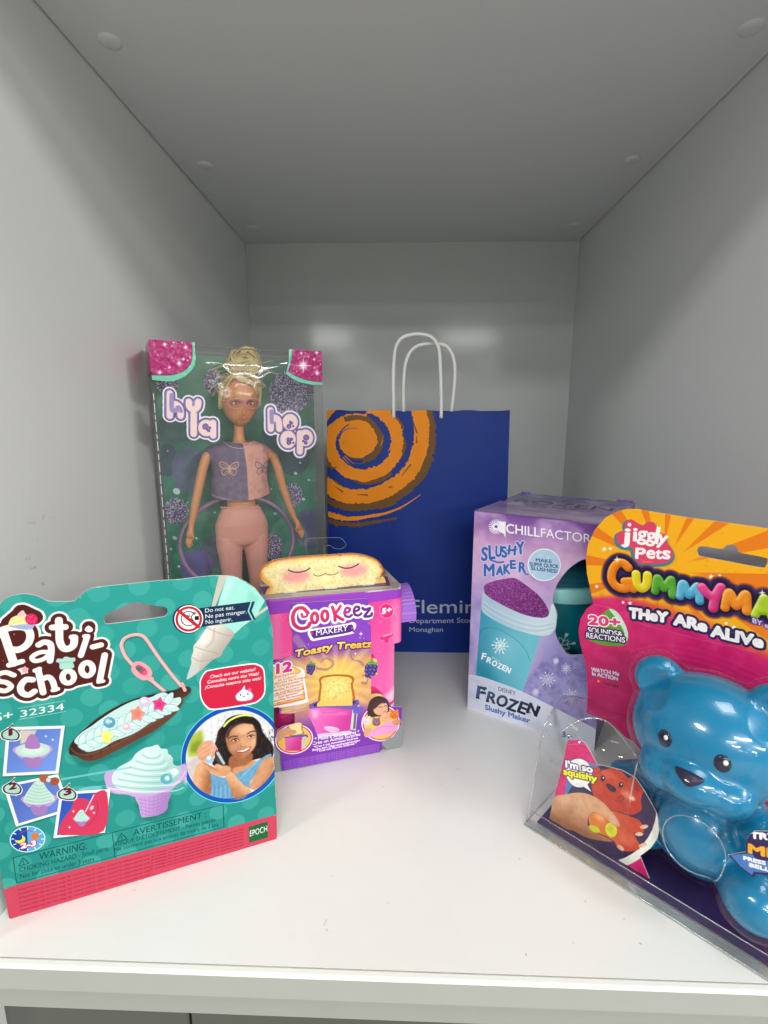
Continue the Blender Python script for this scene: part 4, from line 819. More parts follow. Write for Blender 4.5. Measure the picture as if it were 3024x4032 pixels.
# title
TL.inp(t1)
TL.fill([(560, 900), (1140, 780), (1140, 1000), (560, 1060)], (134, 66, 188), blur=6)
Lc = lambda l, w: [{'p': sm(p, False, 6) if len(p) > 2 else p, 'w': w_ or w} for p, w_ in l]
C1 = Lc([([(548, 735), (500, 690), (440, 700), (408, 760), (420, 840), (480, 880), (545, 866), (566, 830)], 34), ([(545, 730), (535, 765), (500, 770), (490, 745)], 22), (ell(610, 782, 28, 46), 30), (ell(705, 762, 28, 46), 30), ([(775, 680), (795, 740), (800, 805)], 30), ([(850, 672), (820, 720), (800, 745), (840, 780), (875, 800)], 28)], 30)
C2 = Lc([([(885, 735), (930, 722), (935, 695), (905, 690), (890, 720), (895, 760), (930, 772), (955, 755)], 24), ([(975, 722), (1018, 708), (1020, 682), (992, 680), (975, 710), (985, 750), (1020, 758), (1045, 740)], 24), ([(1055, 690), (1080, 705), (1125, 692), (1100, 730), (1075, 765), (1105, 768), (1135, 760), (1142, 740)], 26)], 24)
EE = TL.strokes_e(C1+C2, 30); TL.paint(EE, (252, 248, 250), k=TL.k((700, 780)), outline=[(20, (252, 250, 250))])
TL.inp(lambda p: t1((p[0], p[1]+6))); TL.inp(t1)
TL.fill(sm([(545, 915), (575, 890), (620, 880), (900, 838), (960, 820), (995, 840), (990, 880), (960, 910), (960, 930), (660, 985), (590, 996), (560, 960)], True, 4), (252, 250, 252)); TL.fill(sm([(570, 918), (600, 900), (900, 852), (950, 842), (972, 868), (940, 915), (640, 968), (600, 972)], True, 4), (84, 36, 134))
E1 = TL.strokes_e(C1, 30); TL.paint(E1, TL.grad((700, 690), (216, 50, 110), (720, 860), (196, 30, 96)), k=TL.k((700, 780)), bevel=(9, (238, 130, 160), (150, 16, 70)))
E2 = TL.strokes_e(C2, 24); TL.paint(E2, TL.grad((880, 690), (196, 40, 130), (1000, 760), (92, 36, 140)), k=TL.k((700, 780)), bevel=(8, (190, 120, 200), (60, 16, 100)))
TL.text('MAKERY', (625, 948), (920, 900), 54, (252, 250, 252), grow=1); TL.fill(ell(583, 926, 13), (222, 60, 130)); TL.fill(ell(960, 876, 11), (222, 60, 130))
for t, p0, p1 in (('Toasty', (425, 1150), (770, 1078)), ('Treatz', (812, 1076), (1138, 1052))): TL.text(t, p0, p1, 68, TL.grad((700, 1020), (255, 236, 120), (708, 1140), (240, 166, 40)), grow=4.5, outline=[(14, (60, 26, 100))], shear=.12)
for x, y, r in ((1042, 930, 22), (1032, 968, 9), (1068, 972, 7), (516, 1046, 7), (552, 1028, 9), (990, 1115, 16)): TL.star(x, y, r, (250, 236, 255), 4, .3)
lab = [t1((1100, 606)), t1((1120, 668)), t1((1162, 690)), t1((1166, 740)), t1((1150, 800)), t1((1110, 838)), t1((1139, 850)), t1((1140, 1090)), t2((1190, 150)), t2((1208, 118)), t2((1252, 122)), t2((1266, 190)), t2((1262, 288)), t2((1190, 312)), t2((1190, 506)), t2((1240, 500)), t2((1300, 506)), t2((1366, 560)), t2((1412, 640)), t2((1480, 640)), t2((1530, 650)), t2((1520, 740)), t2((1520, 830)), t2((1434, 960)), t2((1330, 1012)), t2((1310, 1030)), t2((1312, 1110)), t2((1285, 1112)), t2((1286, 1134)), t2((218, 1340)), t2((210, 1150)), t2((162, 1090)), t2((142, 1000)), t2((150, 910)), t2((230, 856)), t2((360, 826)), t2((360, 712)), t2((196, 716)), t2((190, 646)), t2((120, 652)), t2((110, 170)), t2((345, 95)), t1((410, 1000)), t1((410, 918)), t1((384, 870)), t1((374, 780)), t1((388, 720)), t1((410, 700)), t1((392, 652))]
bm = bm_plate([[(lambda q: (q[0], max(q[1], .0003)))(tf.at(*p, .001)) for p in lab]], -.0013, -.0008); planar_uv(bm, TL.u0, TL.v0, TL.w, TL.h)
mesh(bm, 'front_label', [printed(TL, .3, .22, .06, 30), card_edge], toa)
# lever knob
prof = [(.008, .0915), (.0078, .0985), (.0105, .1045), (.0155, .1095), (.022, .1128), (.028, .1132), (.028, .0912)]
bm = bmesh.new(); pr = sm(prof[:6], False, 5)+[prof[6]]; ribs = []
for i, (d, z) in enumerate(pr): k = .00035 if i % 2 else 0; ribs.append((d+k, z-k*.5))
A = [bm.verts.new((TW-.001, d, z)) for d, z in ribs]; B_ = [bm.verts.new((TW+.0125, d, z)) for d, z in ribs]; N = len(ribs)
for i in range(N): bm.faces.new((A[i], A[(i+1) % N], B_[(i+1) % N], B_[i]))
bm.faces.new(A[::-1]); bm.faces.new(B_); bmesh.ops.recalc_face_normals(bm, faces=bm.faces)
mesh(bm, 'lever', plain('purple_plastic', (166, 112, 216), .35, .5), toa)
tab_m = clear('clear_film', (.96, .98, .98), 1.45, .08, .2, 30, .02); rim_m = plain('film_edge', (216, 222, 222), .3, .6)
tb = sm([(545, 190), (535, 130), (525, 90), (540, 60), (600, 46), (820, 40), (870, 55), (905, 100), (890, 130), (850, 145), (800, 140), (760, 115), (720, 115), (697, 140), (706, 190)], False, 4)
tp = [tf.at(*t1(p), -.036) for p in tb]; tp = tp + [(tp[-1][0], .115), (tp[0][0], .115)]
ht = mesh(bm_plate([tp], .036, .0362), 'hang_tab', tab_m, toa); mesh(tube_mesh(bmesh.new(), [(p[0], .036, p[1]) for p in tp], .00013, 6, True), 'tab_edge', clear('film_rim', (.86, .88, .88), 1.45, .1, 0, 30, .25, .25), ht)

# ------------------------------------------------------------------ paper carrier bag
b1, b2 = crop(1250, 1280, 2.074), crop(1250, 2000, 2.074)
BTY = -.165
btl, btr = on_plane(1287, 1617, Vector((0, BTY, 0)), Vector((0, 1, 0))), on_plane(2008, 1619, Vector((0, BTY, 0)), Vector((0, 1, 0)))
BLEAN = math.degrees(math.atan2(.010, btl.z))
bf = Frame((btl.x, BTY-.010, 0), 0, BLEAN)
BA = Art('bag_print', bf, -.002, -.002, .185, .252, 6, (22, 52, 134)); BA.inp(b1)
bu, og, br = (22, 52, 134), (240, 142, 10), (112, 78, 36)
def rough(pts, w, col, seed, w2=None, jit=.16):
    gg = np.random.default_rng(seed); c = np.array(sm(pts, False, 10)); t = np.gradient(c, axis=0); t /= np.linalg.norm(t, axis=1)[:, None]; n = np.stack([-t[:, 1], t[:, 0]], 1)
    W_ = np.linspace(w, w2 if w2 is not None else w, len(c))[:, None]/2; jl = gg.normal(0, jit*.5, (len(c), 1)); jr = gg.normal(0, jit*.5, (len(c), 1))
    for j in (jl, jr): j[::3] *= 2
    BA.fill([tuple(p) for p in c+n*W_*(1+jl)]+[tuple(p) for p in (c-n*W_*(1+jr))[::-1]], col)
out_ = [(800, 600), (842, 760), (850, 900), (835, 1010), (785, 1150), (680, 1270), (520, 1365), (350, 1400), (200, 1380), (60, 1290)]
rough([(x+52, y+34) for x, y in out_], 130, br, 1); rough(out_, 124, og, 2, 118, .10)
thin = [(50, 1530), (150, 1560), (280, 1580), (420, 1562), (560, 1535), (700, 1478), (845, 1382)]
rough([(60, 1590), (180, 1618), (330, 1628), (470, 1608), (580, 1588), (650, 1574)], 44, br, 3, 14, .3); rough(thin, 50, og, 4, 4, .2)
rough([(60, 1420), (200, 1478), (360, 1492), (520, 1470), (640, 1430)], 48, br, 11, 60, .25); rough(out_, 124, og, 2, 118, .10)
ring_ = [(470, 690), (560, 735), (625, 830), (650, 940), (630, 1070), (540, 1175), (390, 1228), (240, 1190), (145, 1095), (108, 990), (120, 890), (185, 808), (290, 762), (400, 770)]
rough([(620, 740), (690, 830), (672, 880)], 44, br, 5, 20); rough([(660, 900), (705, 975), (690, 1050), (668, 1090)], 60, br, 6, 20); rough([(600, 1200), (500, 1270), (380, 1290), (300, 1270)], 50, br, 7, 10)
rough([(75, 1060), (100, 1130), (140, 1170)], 60, br, 15, 30); rough(ring_, 104, og, 8, 86, .12); rough([(40, 900), (110, 820), (200, 765), (330, 740)], 26, og, 9, 12, .4); rough([(220, 772), (300, 752), (390, 768), (450, 800)], 46, br, 22, 34)
BA.fill([(40, 660), (165, 690), (120, 730), (60, 810), (40, 810)], og); rough([(400, 690), (520, 700), (560, 760)], 60, og, 19, 100, .1)
core = ell(330, 935, 158, 152, 0, 50)
rough([(345, 790), (440, 815), (505, 900), (500, 1010), (420, 1090), (310, 1110), (240, 1050)], 66, br, 10, 40, .25)
BA.fill([(p[0]+g.normal(0, 4), p[1]+g.normal(0, 4)) for p in core], og); BA.stroke(ell(330, 950, 166, 164, 0, 40, 80, 190), 30, bu, taper=(1, .5)); BA.stroke(ell(330, 945, 158, 150, 0, 30, 188, 268), 14, bu, taper=(1, .4))
BA.fill([(250, 770), (430, 770), (440, 830), (260, 830)], og, blur=3); rough([(250, 772), (330, 752), (420, 778), (470, 830)], 34, br, 25, 44); BA.stroke(sm([(178, 930), (200, 880), (250, 848), (322, 842)], False), 9, bu, taper=(1, .4)); BA.fill([(200, 975), (232, 935), (210, 968)], br)
for p in ([(145, 1165), (155, 1160)], [(330, 1385), (410, 1388)], [(150, 1320), (210, 1360)], [(690, 1230), (760, 1140)], [(780, 790), (812, 880)], [(808, 915), (812, 960)], [(580, 1325), (606, 1322)]): BA.stroke(p, 13, br, taper=(.4, 1))
for p in ([(225, 1070), (300, 1135)], [(210, 1080), (270, 1140)], [(580, 1030), (600, 985)], [(520, 980), (540, 900)]): BA.stroke(p, 7, og, taper=(1, .3))
BA.inp(b2); wc = (190, 198, 208)
BA.text("Fleming's", (757, 855), (1490, 858), 116, wc, grow=1.5); BA.text('Department Store', (752, 937), (1288, 936), 42, wc, grow=.8); BA.text('Monaghan', (752, 1010), (1019, 1008), 40, wc, grow=.8)
nb = vnoise(BA.H, BA.W, 60, 4, 8)[..., None]-.5; BA.a *= 1+nb*.05
bag_m = printed(BA, .45, .18, .22, 14); blue_m = plain('blue_paper', bu, .45, .18, bump=.2, bscale=14)
bag = thing('paper_bag', 'blue paper carrier bag with an orange swirl, standing at the back of the cubby', 'paper bag', bf.o, 0)
ly = lambda v: -0+v*math.sin(math.radians(BLEAN)); lz = lambda v: v*math.cos(math.radians(BLEAN))
bm = bmesh.new(); uvl = bm.loops.layers.uv.verify(); NU, NV = 24, 28; Vn = btl.z/math.cos(math.radians(BLEAN)); BW = btr.x-btl.x; rows = []
wob = np.random.default_rng(5)
for j in range(NV+1):
    v = Vn*j/NV; r = []
    for i in range(NU+1):
        u = BW*i/NU; flare = (1-j/NV)*.0024*(2*i/NU-1)
        bul = .0016*math.sin(math.pi*i/NU)*math.sin(math.pi*min(1, j/NV*1.2)) + (.0012*math.sin(i*.9+j*.35) if 0 < j < NV else 0)*.35
        top = .0008*math.sin(i*1.1) if j == NV else 0
        r.append(bm.verts.new((u+flare, ly(v)-bul, lz(v)+top)))
    rows.append(r)
for j in range(NV):
    for i in range(NU):
        f = bm.faces.new((rows[j][i], rows[j][i+1], rows[j+1][i+1], rows[j+1][i]))
        for lo, (a, b) in zip(f.loops, ((i, j), (i+1, j), (i+1, j+1), (i, j+1))): lo[uvl].uv = ((BW*a/NU-BA.u0)/BA.w, (Vn*b/NV-BA.v0)/BA.h)
bp = mesh(bm, 'front_face', bag_m, bag, True)
bm = bmesh.new(); ZT = lz(Vn); YT = ly(Vn)
def quad(*p): bm.faces.new([bm.verts.new(q) for q in p])
for s_, x in ((1, 0), (-1, BW)):
    fb, ft, bb, bt = (x-s_*.0024, 0, 0), (x, YT, ZT), (x-s_*.0024, .085, 0), (x, YT+.008, ZT); mb, mt = (x+s_*.001, .043, .03), (x+s_*.022, YT+.004, ZT)
    quad(fb, ft, mt, mb); quad(mb, mt, bt, bb); quad(fb, mb, bb)
quad((-.0024, .085, 0), (0, YT+.008, ZT), (BW, YT+.008, ZT), (BW+.0024, .085, 0)); quad((-.0024, 0, .0004), (BW+.0024, 0, .0004), (BW+.0024, .085, .0004), (-.0024, .085, .0004))
mesh(bm, 'bag_back', blue_m, bag)
cord = plain('paper_cord', (238, 238, 234), .8, .2, bump=.5, bscale=700)
for yy, pts in ((YT-.001, [(622, 760), (621, 600), (619, 450), (624, 300), (640, 180), (690, 105), (770, 78), (840, 74), (920, 92), (968, 140), (995, 220), (1005, 400), (1010, 600), (1010, 760)]), (YT+.008, [(704, 760), (702, 600), (703, 480), (715, 330), (748, 235), (800, 180), (870, 156), (960, 152), (1040, 165), (1085, 212), (1115, 290), (1122, 420), (1106, 600), (1088, 760)])):
    W3 = []
    for p in sm(pts, False, 5): P = on_plane(*b1(p), Vector((0, bf.o.y+yy, 0)), Vector((0, 1, 0))); W3.append(P-bf.o)
    mesh(tube_mesh(bmesh.new(), W3, .00165, 8), 'handle', cord, bag, True)

# ------------------------------------------------------------------ slush cup carton (right, behind the blister pack)
f1, f2 = crop(1820, 1900, 2.37), crop(1820, 2400, 2.765)
ff = Frame((.0449, -.2717, 0), -31.4); FW_, FH_, FD_ = .097, .1639, .108
FA = Art('slush_carton_print', ff, -.003, -.003, .104, .171, 8, (150, 110, 180)); FA.inp(f1)
FA.put((0, 0, FA.W, FA.H), np.ones((FA.H, FA.W), np.float32), FA.grad((600, 300), (112, 70, 152), (560, 640), (206, 160, 204), False))
FA.fill([(0, 620), (1500, 740), (1500, 1700), (0, 1700)], FA.grad((500, 760), (204, 164, 208), (450, 1300), (166, 156, 208), False), blur=40)
cn = vnoise(FA.H, FA.W, 150, 4, 12); cm = np.clip((cn-.52)*4, 0, 1); FA.put((0, 0, FA.W, FA.H), cm*.55, (232, 206, 234)); cm2 = np.clip((.46-cn)*4, 0, 1); FA.put((0, 0, FA.W, FA.H), cm2*.35, (96, 66, 150))
FA.fill([(300, 1400), (300, 1185), (900, 1500), (1400, 1600), (1400, 2100), (300, 2100)], (150, 146, 206), .6, blur=60)
FA.inp(f2)
FA.fill([(640, 900), (700, 760), (800, 640), (880, 560), (960, 590), (1040, 520), (1100, 470), (1160, 540), (1240, 500), (1300, 470), (1500, 620), (1500, 1300), (700, 1100)], (126, 122, 194), .8, blur=22)
FA.fill([(680, 900), (800, 760), (860, 700), (930, 760), (1010, 690), (1090, 760), (1180, 680), (1300, 800), (1500, 900), (1500, 1300), (800, 1050)], (168, 164, 218), .7, blur=16)
FA.smear([(660, 880), (880, 540), (1100, 480), (1500, 600), (1500, 1300), (760, 1080)], .22, 26, 41)
for i in range(90): FA.fill(ell(g.uniform(660, 1450), g.uniform(420, 1150), g.uniform(2, 6), n=8), (244, 240, 252), g.uniform(.2, .7), blur=1)
# pictured cup
FA.fill(sm([(60, 690), (120, 500), (180, 0), (200, 0), (900, 260), (640, 880)], False, 2), (196, 176, 226), .6, blur=40)
FA.fill([(200, 0), (200, 60), (180, 300), (160, 560), (150, 760), (640, 960), (860, 270)], FA.grad((170, 400), (60, 150, 178), (720, 560), (110, 196, 214), False)); FA.fill([(150, 560), (300, 640), (400, 800), (150, 800)], (20, 130, 160), .7, blur=40); FA.fill([(400, 260), (640, 300), (520, 640), (330, 560)], (150, 214, 226), .5, blur=60)
FA.stroke(sm([(184, 290), (210, 225), (290, 200), (400, 220), (560, 310), (680, 430), (740, 560)], False), 5, (24, 110, 136), .9)
FA.inp(f1)
FA.fill(sm([(186, 1060), (195, 1010), (260, 1080), (450, 1180), (600, 1240), (740, 1262), (806, 1240), (838, 1130), (870, 1190), (880, 1290), (850, 1390), (780, 1430), (640, 1415), (450, 1350), (300, 1280), (215, 1230), (180, 1180)], True, 3), FA.grad((240, 1150), (170, 196, 216), (860, 1300), (206, 226, 236)))
for k in range(5): FA.stroke(sm([(190, 1105+k*22), (320, 1190+k*26), (520, 1282+k*24), (700, 1324+k*20), (850, 1300+k*18)], False), 7, (148, 180, 202) if k % 2 else (226, 238, 244), .6, blur=3)
mound = sm([(203, 1000), (212, 955), (300, 918), (380, 902), (470, 890), (520, 905), (600, 960), (700, 1040), (760, 1110), (800, 1180), (808, 1232), (780, 1256), (720, 1262), (600, 1240), (450, 1180), (300, 1100), (220, 1045)], True, 4)
FA.fill(mound, FA.grad((350, 900), (136, 62, 140), (620, 1240), (106, 26, 104)))
bq = FA.box(FA.MP(mound)); bq2, mk = FA.mask_e(polys_edges([FA.MP(mound)]), 0); sp = np.clip((vnoise(bq2[3]-bq2[1], bq2[2]-bq2[0], 4, 2, 3)-.52)*5, 0, 1); FA.put(bq2, mk*sp*.75, (190, 112, 190)); sp2 = np.clip((.45-vnoise(bq2[3]-bq2[1], bq2[2]-bq2[0], 5, 2, 31))*5, 0, 1); FA.put(bq2, mk*sp2*.6, (66, 12, 70))
def flake(x, y, r, col, tilt=0, w=8):
    for i in range(6):
        a = i*math.pi/3+tilt; c, s_ = math.cos(a), math.sin(a); FA.stroke([(x+c*r*.12, y+s_*r*.12), (x+c*r*.86, y+s_*r*.86)], w, col)
        FA.fill([(x+c*r*.7, y+s_*r*.7), (x+c*r*.85-s_*r*.1, y+s_*r*.85+c*r*.1), (x+c*r*1.04, y+s_*r*1.04), (x+c*r*.85+s_*r*.1, y+s_*r*.85-c*r*.1)], col)
        for q in (-.5, .5): FA.stroke([(x+c*r*.35, y+s_*r*.35), (x+math.cos(a+q)*r*.62, y+math.sin(a+q)*r*.62)], w*.7, col); 
        FA.stroke([(x, y), (x+math.cos(a+.52)*r*.75, y+math.sin(a+.52)*r*.75)], w*.5, col); FA.fill(ell(x+math.cos(a+.52)*r*.82, y+math.sin(a+.52)*r*.82, w*.7), col)
FA.inp(f2)
for x_, y_, r_, t_ in ((930, 760, 90, .2), (1130, 640, 60, .5), (800, 900, 44, .1), (1180, 940, 80, .3), (1020, 560, 36, 0)): flake(x_, y_, r_, (226, 226, 244), t_, 6)
flake(412, 395, 96, (240, 248, 250), .1)
FA.letters([('F', 208, 540, 44, 74, 12), ('R', 262, 572, 48, 62, 18), ('O', 318, 602, 52, 58, 22), ('Z', 378, 632, 38, 58, 24), ('E', 426, 654, 38, 62, 24), ('N', 468, 680, 46, 68, 24)], (240, 248, 250), grow=4); FA.text('Disney', (325, 532), (412, 578), 30, (220, 240, 246), .9, shear=.3)
# foot banner
FA.fill(sm([(20, 700), (60, 710), (200, 732), (400, 800), (640, 892), (900, 1020), (1240, 1195), (1500, 1330)], False, 4)+[(1500, 1700), (20, 1500)], FA.grad((300, 800), (208, 212, 232), (500, 1250), (222, 226, 242))); FA.smear([(20, 720), (1240, 1200), (1500, 1600), (20, 1300)], .10, 60, 7)
FA.stroke(sm([(20, 700), (60, 710), (200, 732), (400, 800), (640, 892), (900, 1020), (1240, 1195), (1500, 1330)], False), 6, (246, 246, 252), .8)
FZ = [('F', 152, 962, 92, 136, 9), ('R', 262, 1000, 96, 118, 14), ('O', 364, 1034, 112, 122, 17), ('Z', 480, 1080, 102, 126, 20), ('E', 598, 1112, 86, 128, 21), ('N', 698, 1120, 116, 120, 22)]
FA.letters(FZ, FA.grad((400, 850), (70, 92, 128), (500, 1120), (20, 30, 54)), grow=7, bevel=(7, (130, 156, 188), (10, 16, 34)))
for x, y, a in ((150, 962, 50), (258, 998, 46), (700, 1118, 50), (195, 900, 60)): FA.fill([(x, y), (x+a, y+14), (x+a*.5, y-14)], (26, 36, 62))
FA.fill([(790, 1120), (826, 1024), (816, 1176)], (20, 30, 54)); FA.fill([(150, 820), (250, 862), (252, 890), (200, 858)], (44, 62, 96))
FA.text('DISNEY', (395, 884), (582, 936), 46, (44, 54, 84), grow=.5, shear=-.05)
FA.text('Slushy Maker', (250, 1088), (738, 1238), 58, (92, 124, 186), grow=4); FA.text('3+', (1085, 1382), (1190, 1416), 62, (84, 116, 180), grow=4)
# head of the front
FA.inp(f1); whi = (248, 244, 250)
for i in range(20): a = i*math.pi/10; FA.stroke([(315+26*math.cos(a), 412+26*math.sin(a)), (315+66*math.cos(a), 412+66*math.sin(a))], 8, whi)
FA.fill([(335, 362), (406, 366), (404, 520), (388, 480), (330, 446), (350, 412)], whi); FA.stroke(ell(315, 412, 22), 14, whi); FA.fill(ell(315, 412, 13), (116, 76, 156))
FA.text('CHILL', (412, 468), (722, 508), 90, whi, grow=2.5); FA.text('FACTOR', (735, 508), (1202, 566), 88, whi)
SL = [('S', 178, 724, 52, 128, 4), ('L', 252, 712, 54, 132, -2), ('U', 312, 688, 50, 104, 2), ('S', 374, 698, 44, 104, -6), ('H', 428, 668, 66, 88, 6), ('Y', 512, 668, 70, 118, -4), ('M', 205, 872, 92, 118, 0), ('A', 318, 860, 62, 86, 4), ('K', 390, 852, 56, 92, -2), ('E', 452, 804, 48, 80, -4), ('R', 530, 834, 60, 94, 2)]
FA.letters(SL, (58, 104, 178), grow=6, outline=[(13, (214, 208, 236))]); FA.stroke(sm([(262, 720), (300, 736), (340, 746), (384, 742)], False), 15, (58, 104, 178)); FA.stroke(sm([(575, 836), (592, 852), (612, 860)], False), 13, (58, 104, 178)); FA.stroke([(415, 632), (505, 622)], 12, (58, 104, 178)); FA.stroke([(472, 590), (500, 712)], 0.1, (58, 104, 178))
FA.fill(ell(765, 768, 156, 152), (238, 244, 250)); FA.fill(ell(765, 768, 146, 142), (176, 208, 230))
for i in range(7): FA.fill(ell(765+g.uniform(-90, 90), 768+g.uniform(-100, 100), g.uniform(14, 30)), (204, 226, 240), .6, blur=7)
for t, p0, p1 in (('MAKE', (688, 738), (834, 752)), ('SUPER QUICK', (630, 774), (900, 800)), ('SLUSHIES!', (642, 812), (888, 846))): FA.text(t, p0, p1, 34, (52, 84, 140), grow=2)
wpx = [f1((1160, 712)), f1((1100, 730)), f1((1000, 800)), f1((930, 880)), f1((880, 960)), f1((850, 1050)), f1((845, 1110)), f1((860, 1150)), f1((880, 1200)), f1((892, 1280)), f2((1030, 60)), f2((1022, 190)), f2((1012, 240)), f2((1040, 330)), f2((1100, 430)), f2((1160, 492)), f2((1300, 488))]
win = [ff.at(*p) for p in sm(wpx, False, 3)]; uR = FW_-.006; win = [p for p in win if p[0] < uR] + [(uR, win[-1][1]-.002), (uR, win[0][1]+.002)]
slb = thing('slush_maker_carton', 'lilac window carton for a slush cup, behind the clear bear pack', 'toy box', ff.o, ff.ang)
fm = printed(FA, .26, .28, .06, 24)
bm = bm_plate([[(0, 0), (FW_, 0), (FW_, FH_), (0, FH_)], win], 0, .0006); planar_uv(bm, FA.u0, FA.v0, FA.w, FA.h); mesh(bm, 'front_panel', [fm, card_edge], slb)
lil = plain('lilac_card', (126, 96, 168), .3, .5, bump=.05, bscale=30, var=.06, vscale=40)
bm = bmesh.new(); bm_box(bm, 0, .0006, .0007, FD_, 0, FH_-.0007); bm_box(bm, FW_-.0006, FW_, .0007, FD_, 0, FH_-.0007); bm_box(bm, .0007, FW_-.0007, FD_-.0006, FD_, 0, FH_-.0007); bm_box(bm, .0007, FW_-.0007, .0007, FD_-.0007, 0.0001, .0007); mesh(bm, 'carton_body', lil, slb)
ft_fr = lambda x, y: (lambda P: (P.dot(ff.u), -P.dot(ff.n)))(on_plane(x, y, Vector((0, 0, FH_)), Vector((0, 0, 1)))-ff.o)
FT = Art('slush_carton_top_print', ft_fr, -.003, -.003, .104, .116, 7, (140, 116, 178)); FT.inp(f1)
FT.put((0, 0, FT.W, FT.H), np.ones((FT.H, FT.W), np.float32), FT.grad((700, 330), (196, 168, 206), (760, 130), (104, 92, 150), False)); cn = vnoise(FT.H, FT.W, 120, 4, 5); FT.put((0, 0, FT.W, FT.H), np.clip((cn-.5)*4, 0, 1)*.5, (222, 190, 226)); FT.put((0, 0, FT.W, FT.H), np.clip((.45-cn)*4, 0, 1)*.4, (92, 60, 140))
FT.text('FROZEN', (368, 168), (1392, 268), 30, (26, 34, 60), rise=36, grow=1.2); FT.text('Slushy Maker', (582, 212), (1066, 262), 17, (60, 66, 110), rise=20, grow=.5); FT.text('Disney', (800, 166), (1050, 186), 14, (40, 48, 80), rise=14)
bm = bm_box(bmesh.new(), 0, FW_, 0, FD_, FH_-.0006, FH_); planar_uv(bm, FT.u0, FT.v0, FT.w, FT.h, (0, 1)); mesh(bm, 'top_flap', printed(FT, .22, .5, .05, 30), slb)
for x0_, x1_ in ((.0015, .010), (FW_-.014, FW_-.0015)): mesh(bm_box(bmesh.new(), x0_, x1_, FD_-.0016, FD_-.0004, FH_+.0002, FH_+.0016), 'tuck_tab', lil, slb)
tl_ = plain('teal_plastic', (0, 118, 132), .3, .5); tdk = plain('dark_teal_plastic', (18, 96, 116), .35, .5); mint = plain('mint_plastic', (140, 206, 208), .3, .5)
cu = .0515; cy_ = .048; cw = ff.o+ff.u*cu-ff.n*cy_
cup_t = thing('slush_cup', 'teal plastic slush cup with a mint band, inside the lilac carton', 'cup', (cw.x, cw.y, .002), ff.ang)
bm = lathe(bmesh.new(), [(.030, 0), (.033, .002), (.0385, .09), (.0388, .0985)], 56); bmesh.ops.recalc_face_normals(bm, faces=bm.faces); cb_ = mesh(bm, 'cup_body', tl_, cup_t, True, 40)
bm = lathe(bmesh.new(), [(.0395, .0986), (.0428, .0990), (.0434, .1000), (.0434, .1085), (.0424, .1100), (.0405, .1105)], 56); bmesh.ops.recalc_face_normals(bm, faces=bm.faces); mesh(bm, 'rim_band', mint, cup_t, True, 40)
pr = [(.0400, .1106)]+[(.0404-.0008*(i % 2)-i*.0001, .112+i*.0016) for i in range(8)]+[(.036, .127), (.033, .128), (.033, .138), (.031, .140)]
bm = lathe(bmesh.new(), pr, 56); bmesh.ops.recalc_face_normals(bm, faces=bm.faces); mesh(bm, 'lid', tdk, cup_t, True, 40)
# snowflake print on the cup, on its curved wall
bm = bmesh.new()
def onwall(a, z): r = .033+(z-.002)*.0614+.0003; return (r*math.sin(a), -r*math.cos(a), z)
def wstroke(p, q, w):
    n = Vector((-(q[1]-p[1]), q[0]-p[0])).normalized()*w; P = [(p[0]-n.x, p[1]-n.y), (q[0]-n.x, q[1]-n.y), (q[0]+n.x, q[1]+n.y), (p[0]+n.x, p[1]+n.y)]
    f = bm.faces.new([bm.verts.new(onwall(a_/.037, z_)) for a_, z_ in P])
sx, sz = ff.at(*f2((1075, 430)), -.012); sx = (sx-cu)*1.0
for i in range(6):
    a = i*math.pi/3+.2; c, s_ = math.cos(a), math.sin(a); R_ = .0105
    wstroke((sx, sz), (sx+c*R_*.8, sz+s_*R_*.8), .00035); wstroke((sx+c*R_*.75, sz+s_*R_*.75), (sx+c*R_, sz+s_*R_), .0011)
    for q in (-.45, .45): wstroke((sx+c*R_*.35, sz+s_*R_*.35), (sx+math.cos(a+q)*R_*.62, sz+math.sin(a+q)*R_*.62), .0003)
mesh(bm, 'snowflake_print', plain('white_ink', (210, 232, 232), .4), cb_)
# ------------------------------------------------------------------ boxed doll (left back)
c3, c4, l1, l2 = crop(570, 1310, 2.2726), crop(570, 1750, 2.2726), crop(540, 1300, 6.381), crop(1100, 1340, 2.572)
A0 = on_plane(588, 1337, Vector((0, CAM.y+.33, 0)), Vector((0, 1, 0)))
df = Frame((A0.x, A0.y, 0), 29.715); DW = df.at(1265, 1384)[0]; DH = A0.z; DDp = .045; YB = .036; YD = .0185
dbox = thing('doll_box', 'tall window box with magenta corners holding the hula hoop doll', 'toy box', df.o, df.ang)
BC = Art('doll_backing_print', df, -.002, -.002, .122, .29, 6, (36, 110, 84), d=-YB); BC.inp(c3)
BC.put((0, 0, BC.W, BC.H), np.ones((BC.H, BC.W), np.float32), BC.grad((400, 100), (84, 122, 96), (500, 1600), (16, 112, 86), False)); bn = vnoise(BC.H, BC.W, 160, 3, 3); BC.put((0, 0, BC.W, BC.H), np.clip((bn-.5)*3, 0, 1)*.5, (120, 170, 146))
BC.inp(c4); pu, nv_ = (104, 92, 138), (52, 66, 96)
BC.fill(ell(200, 140, 92, 150), nv_, .75); BC.fill(ell(400, 230, 160, 215), pu, .7); BC.fill(ell(1330, 120, 145, 160), nv_, .7); BC.fill(ell(640, 960, 150, 150), nv_, .8); BC.fill(ell(460, 1090, 150, 150), (100, 76, 150), .85); BC.fill(ell(1460, 760, 130, 180), (92, 62, 126), .75); BC.fill(ell(1290, 880, 170, 250), (110, 150, 134), .5); BC.fill(ell(600, 620, 90, 120), (70, 140, 112), .5)
BC.inp(c3); BC.fill(ell(280, 860, 180, 130), (62, 84, 96), .6); BC.fill(ell(1060, 250, 120, 130), (96, 108, 110), .6); BC.fill(ell(1200, 900, 150, 140), nv_, .6)
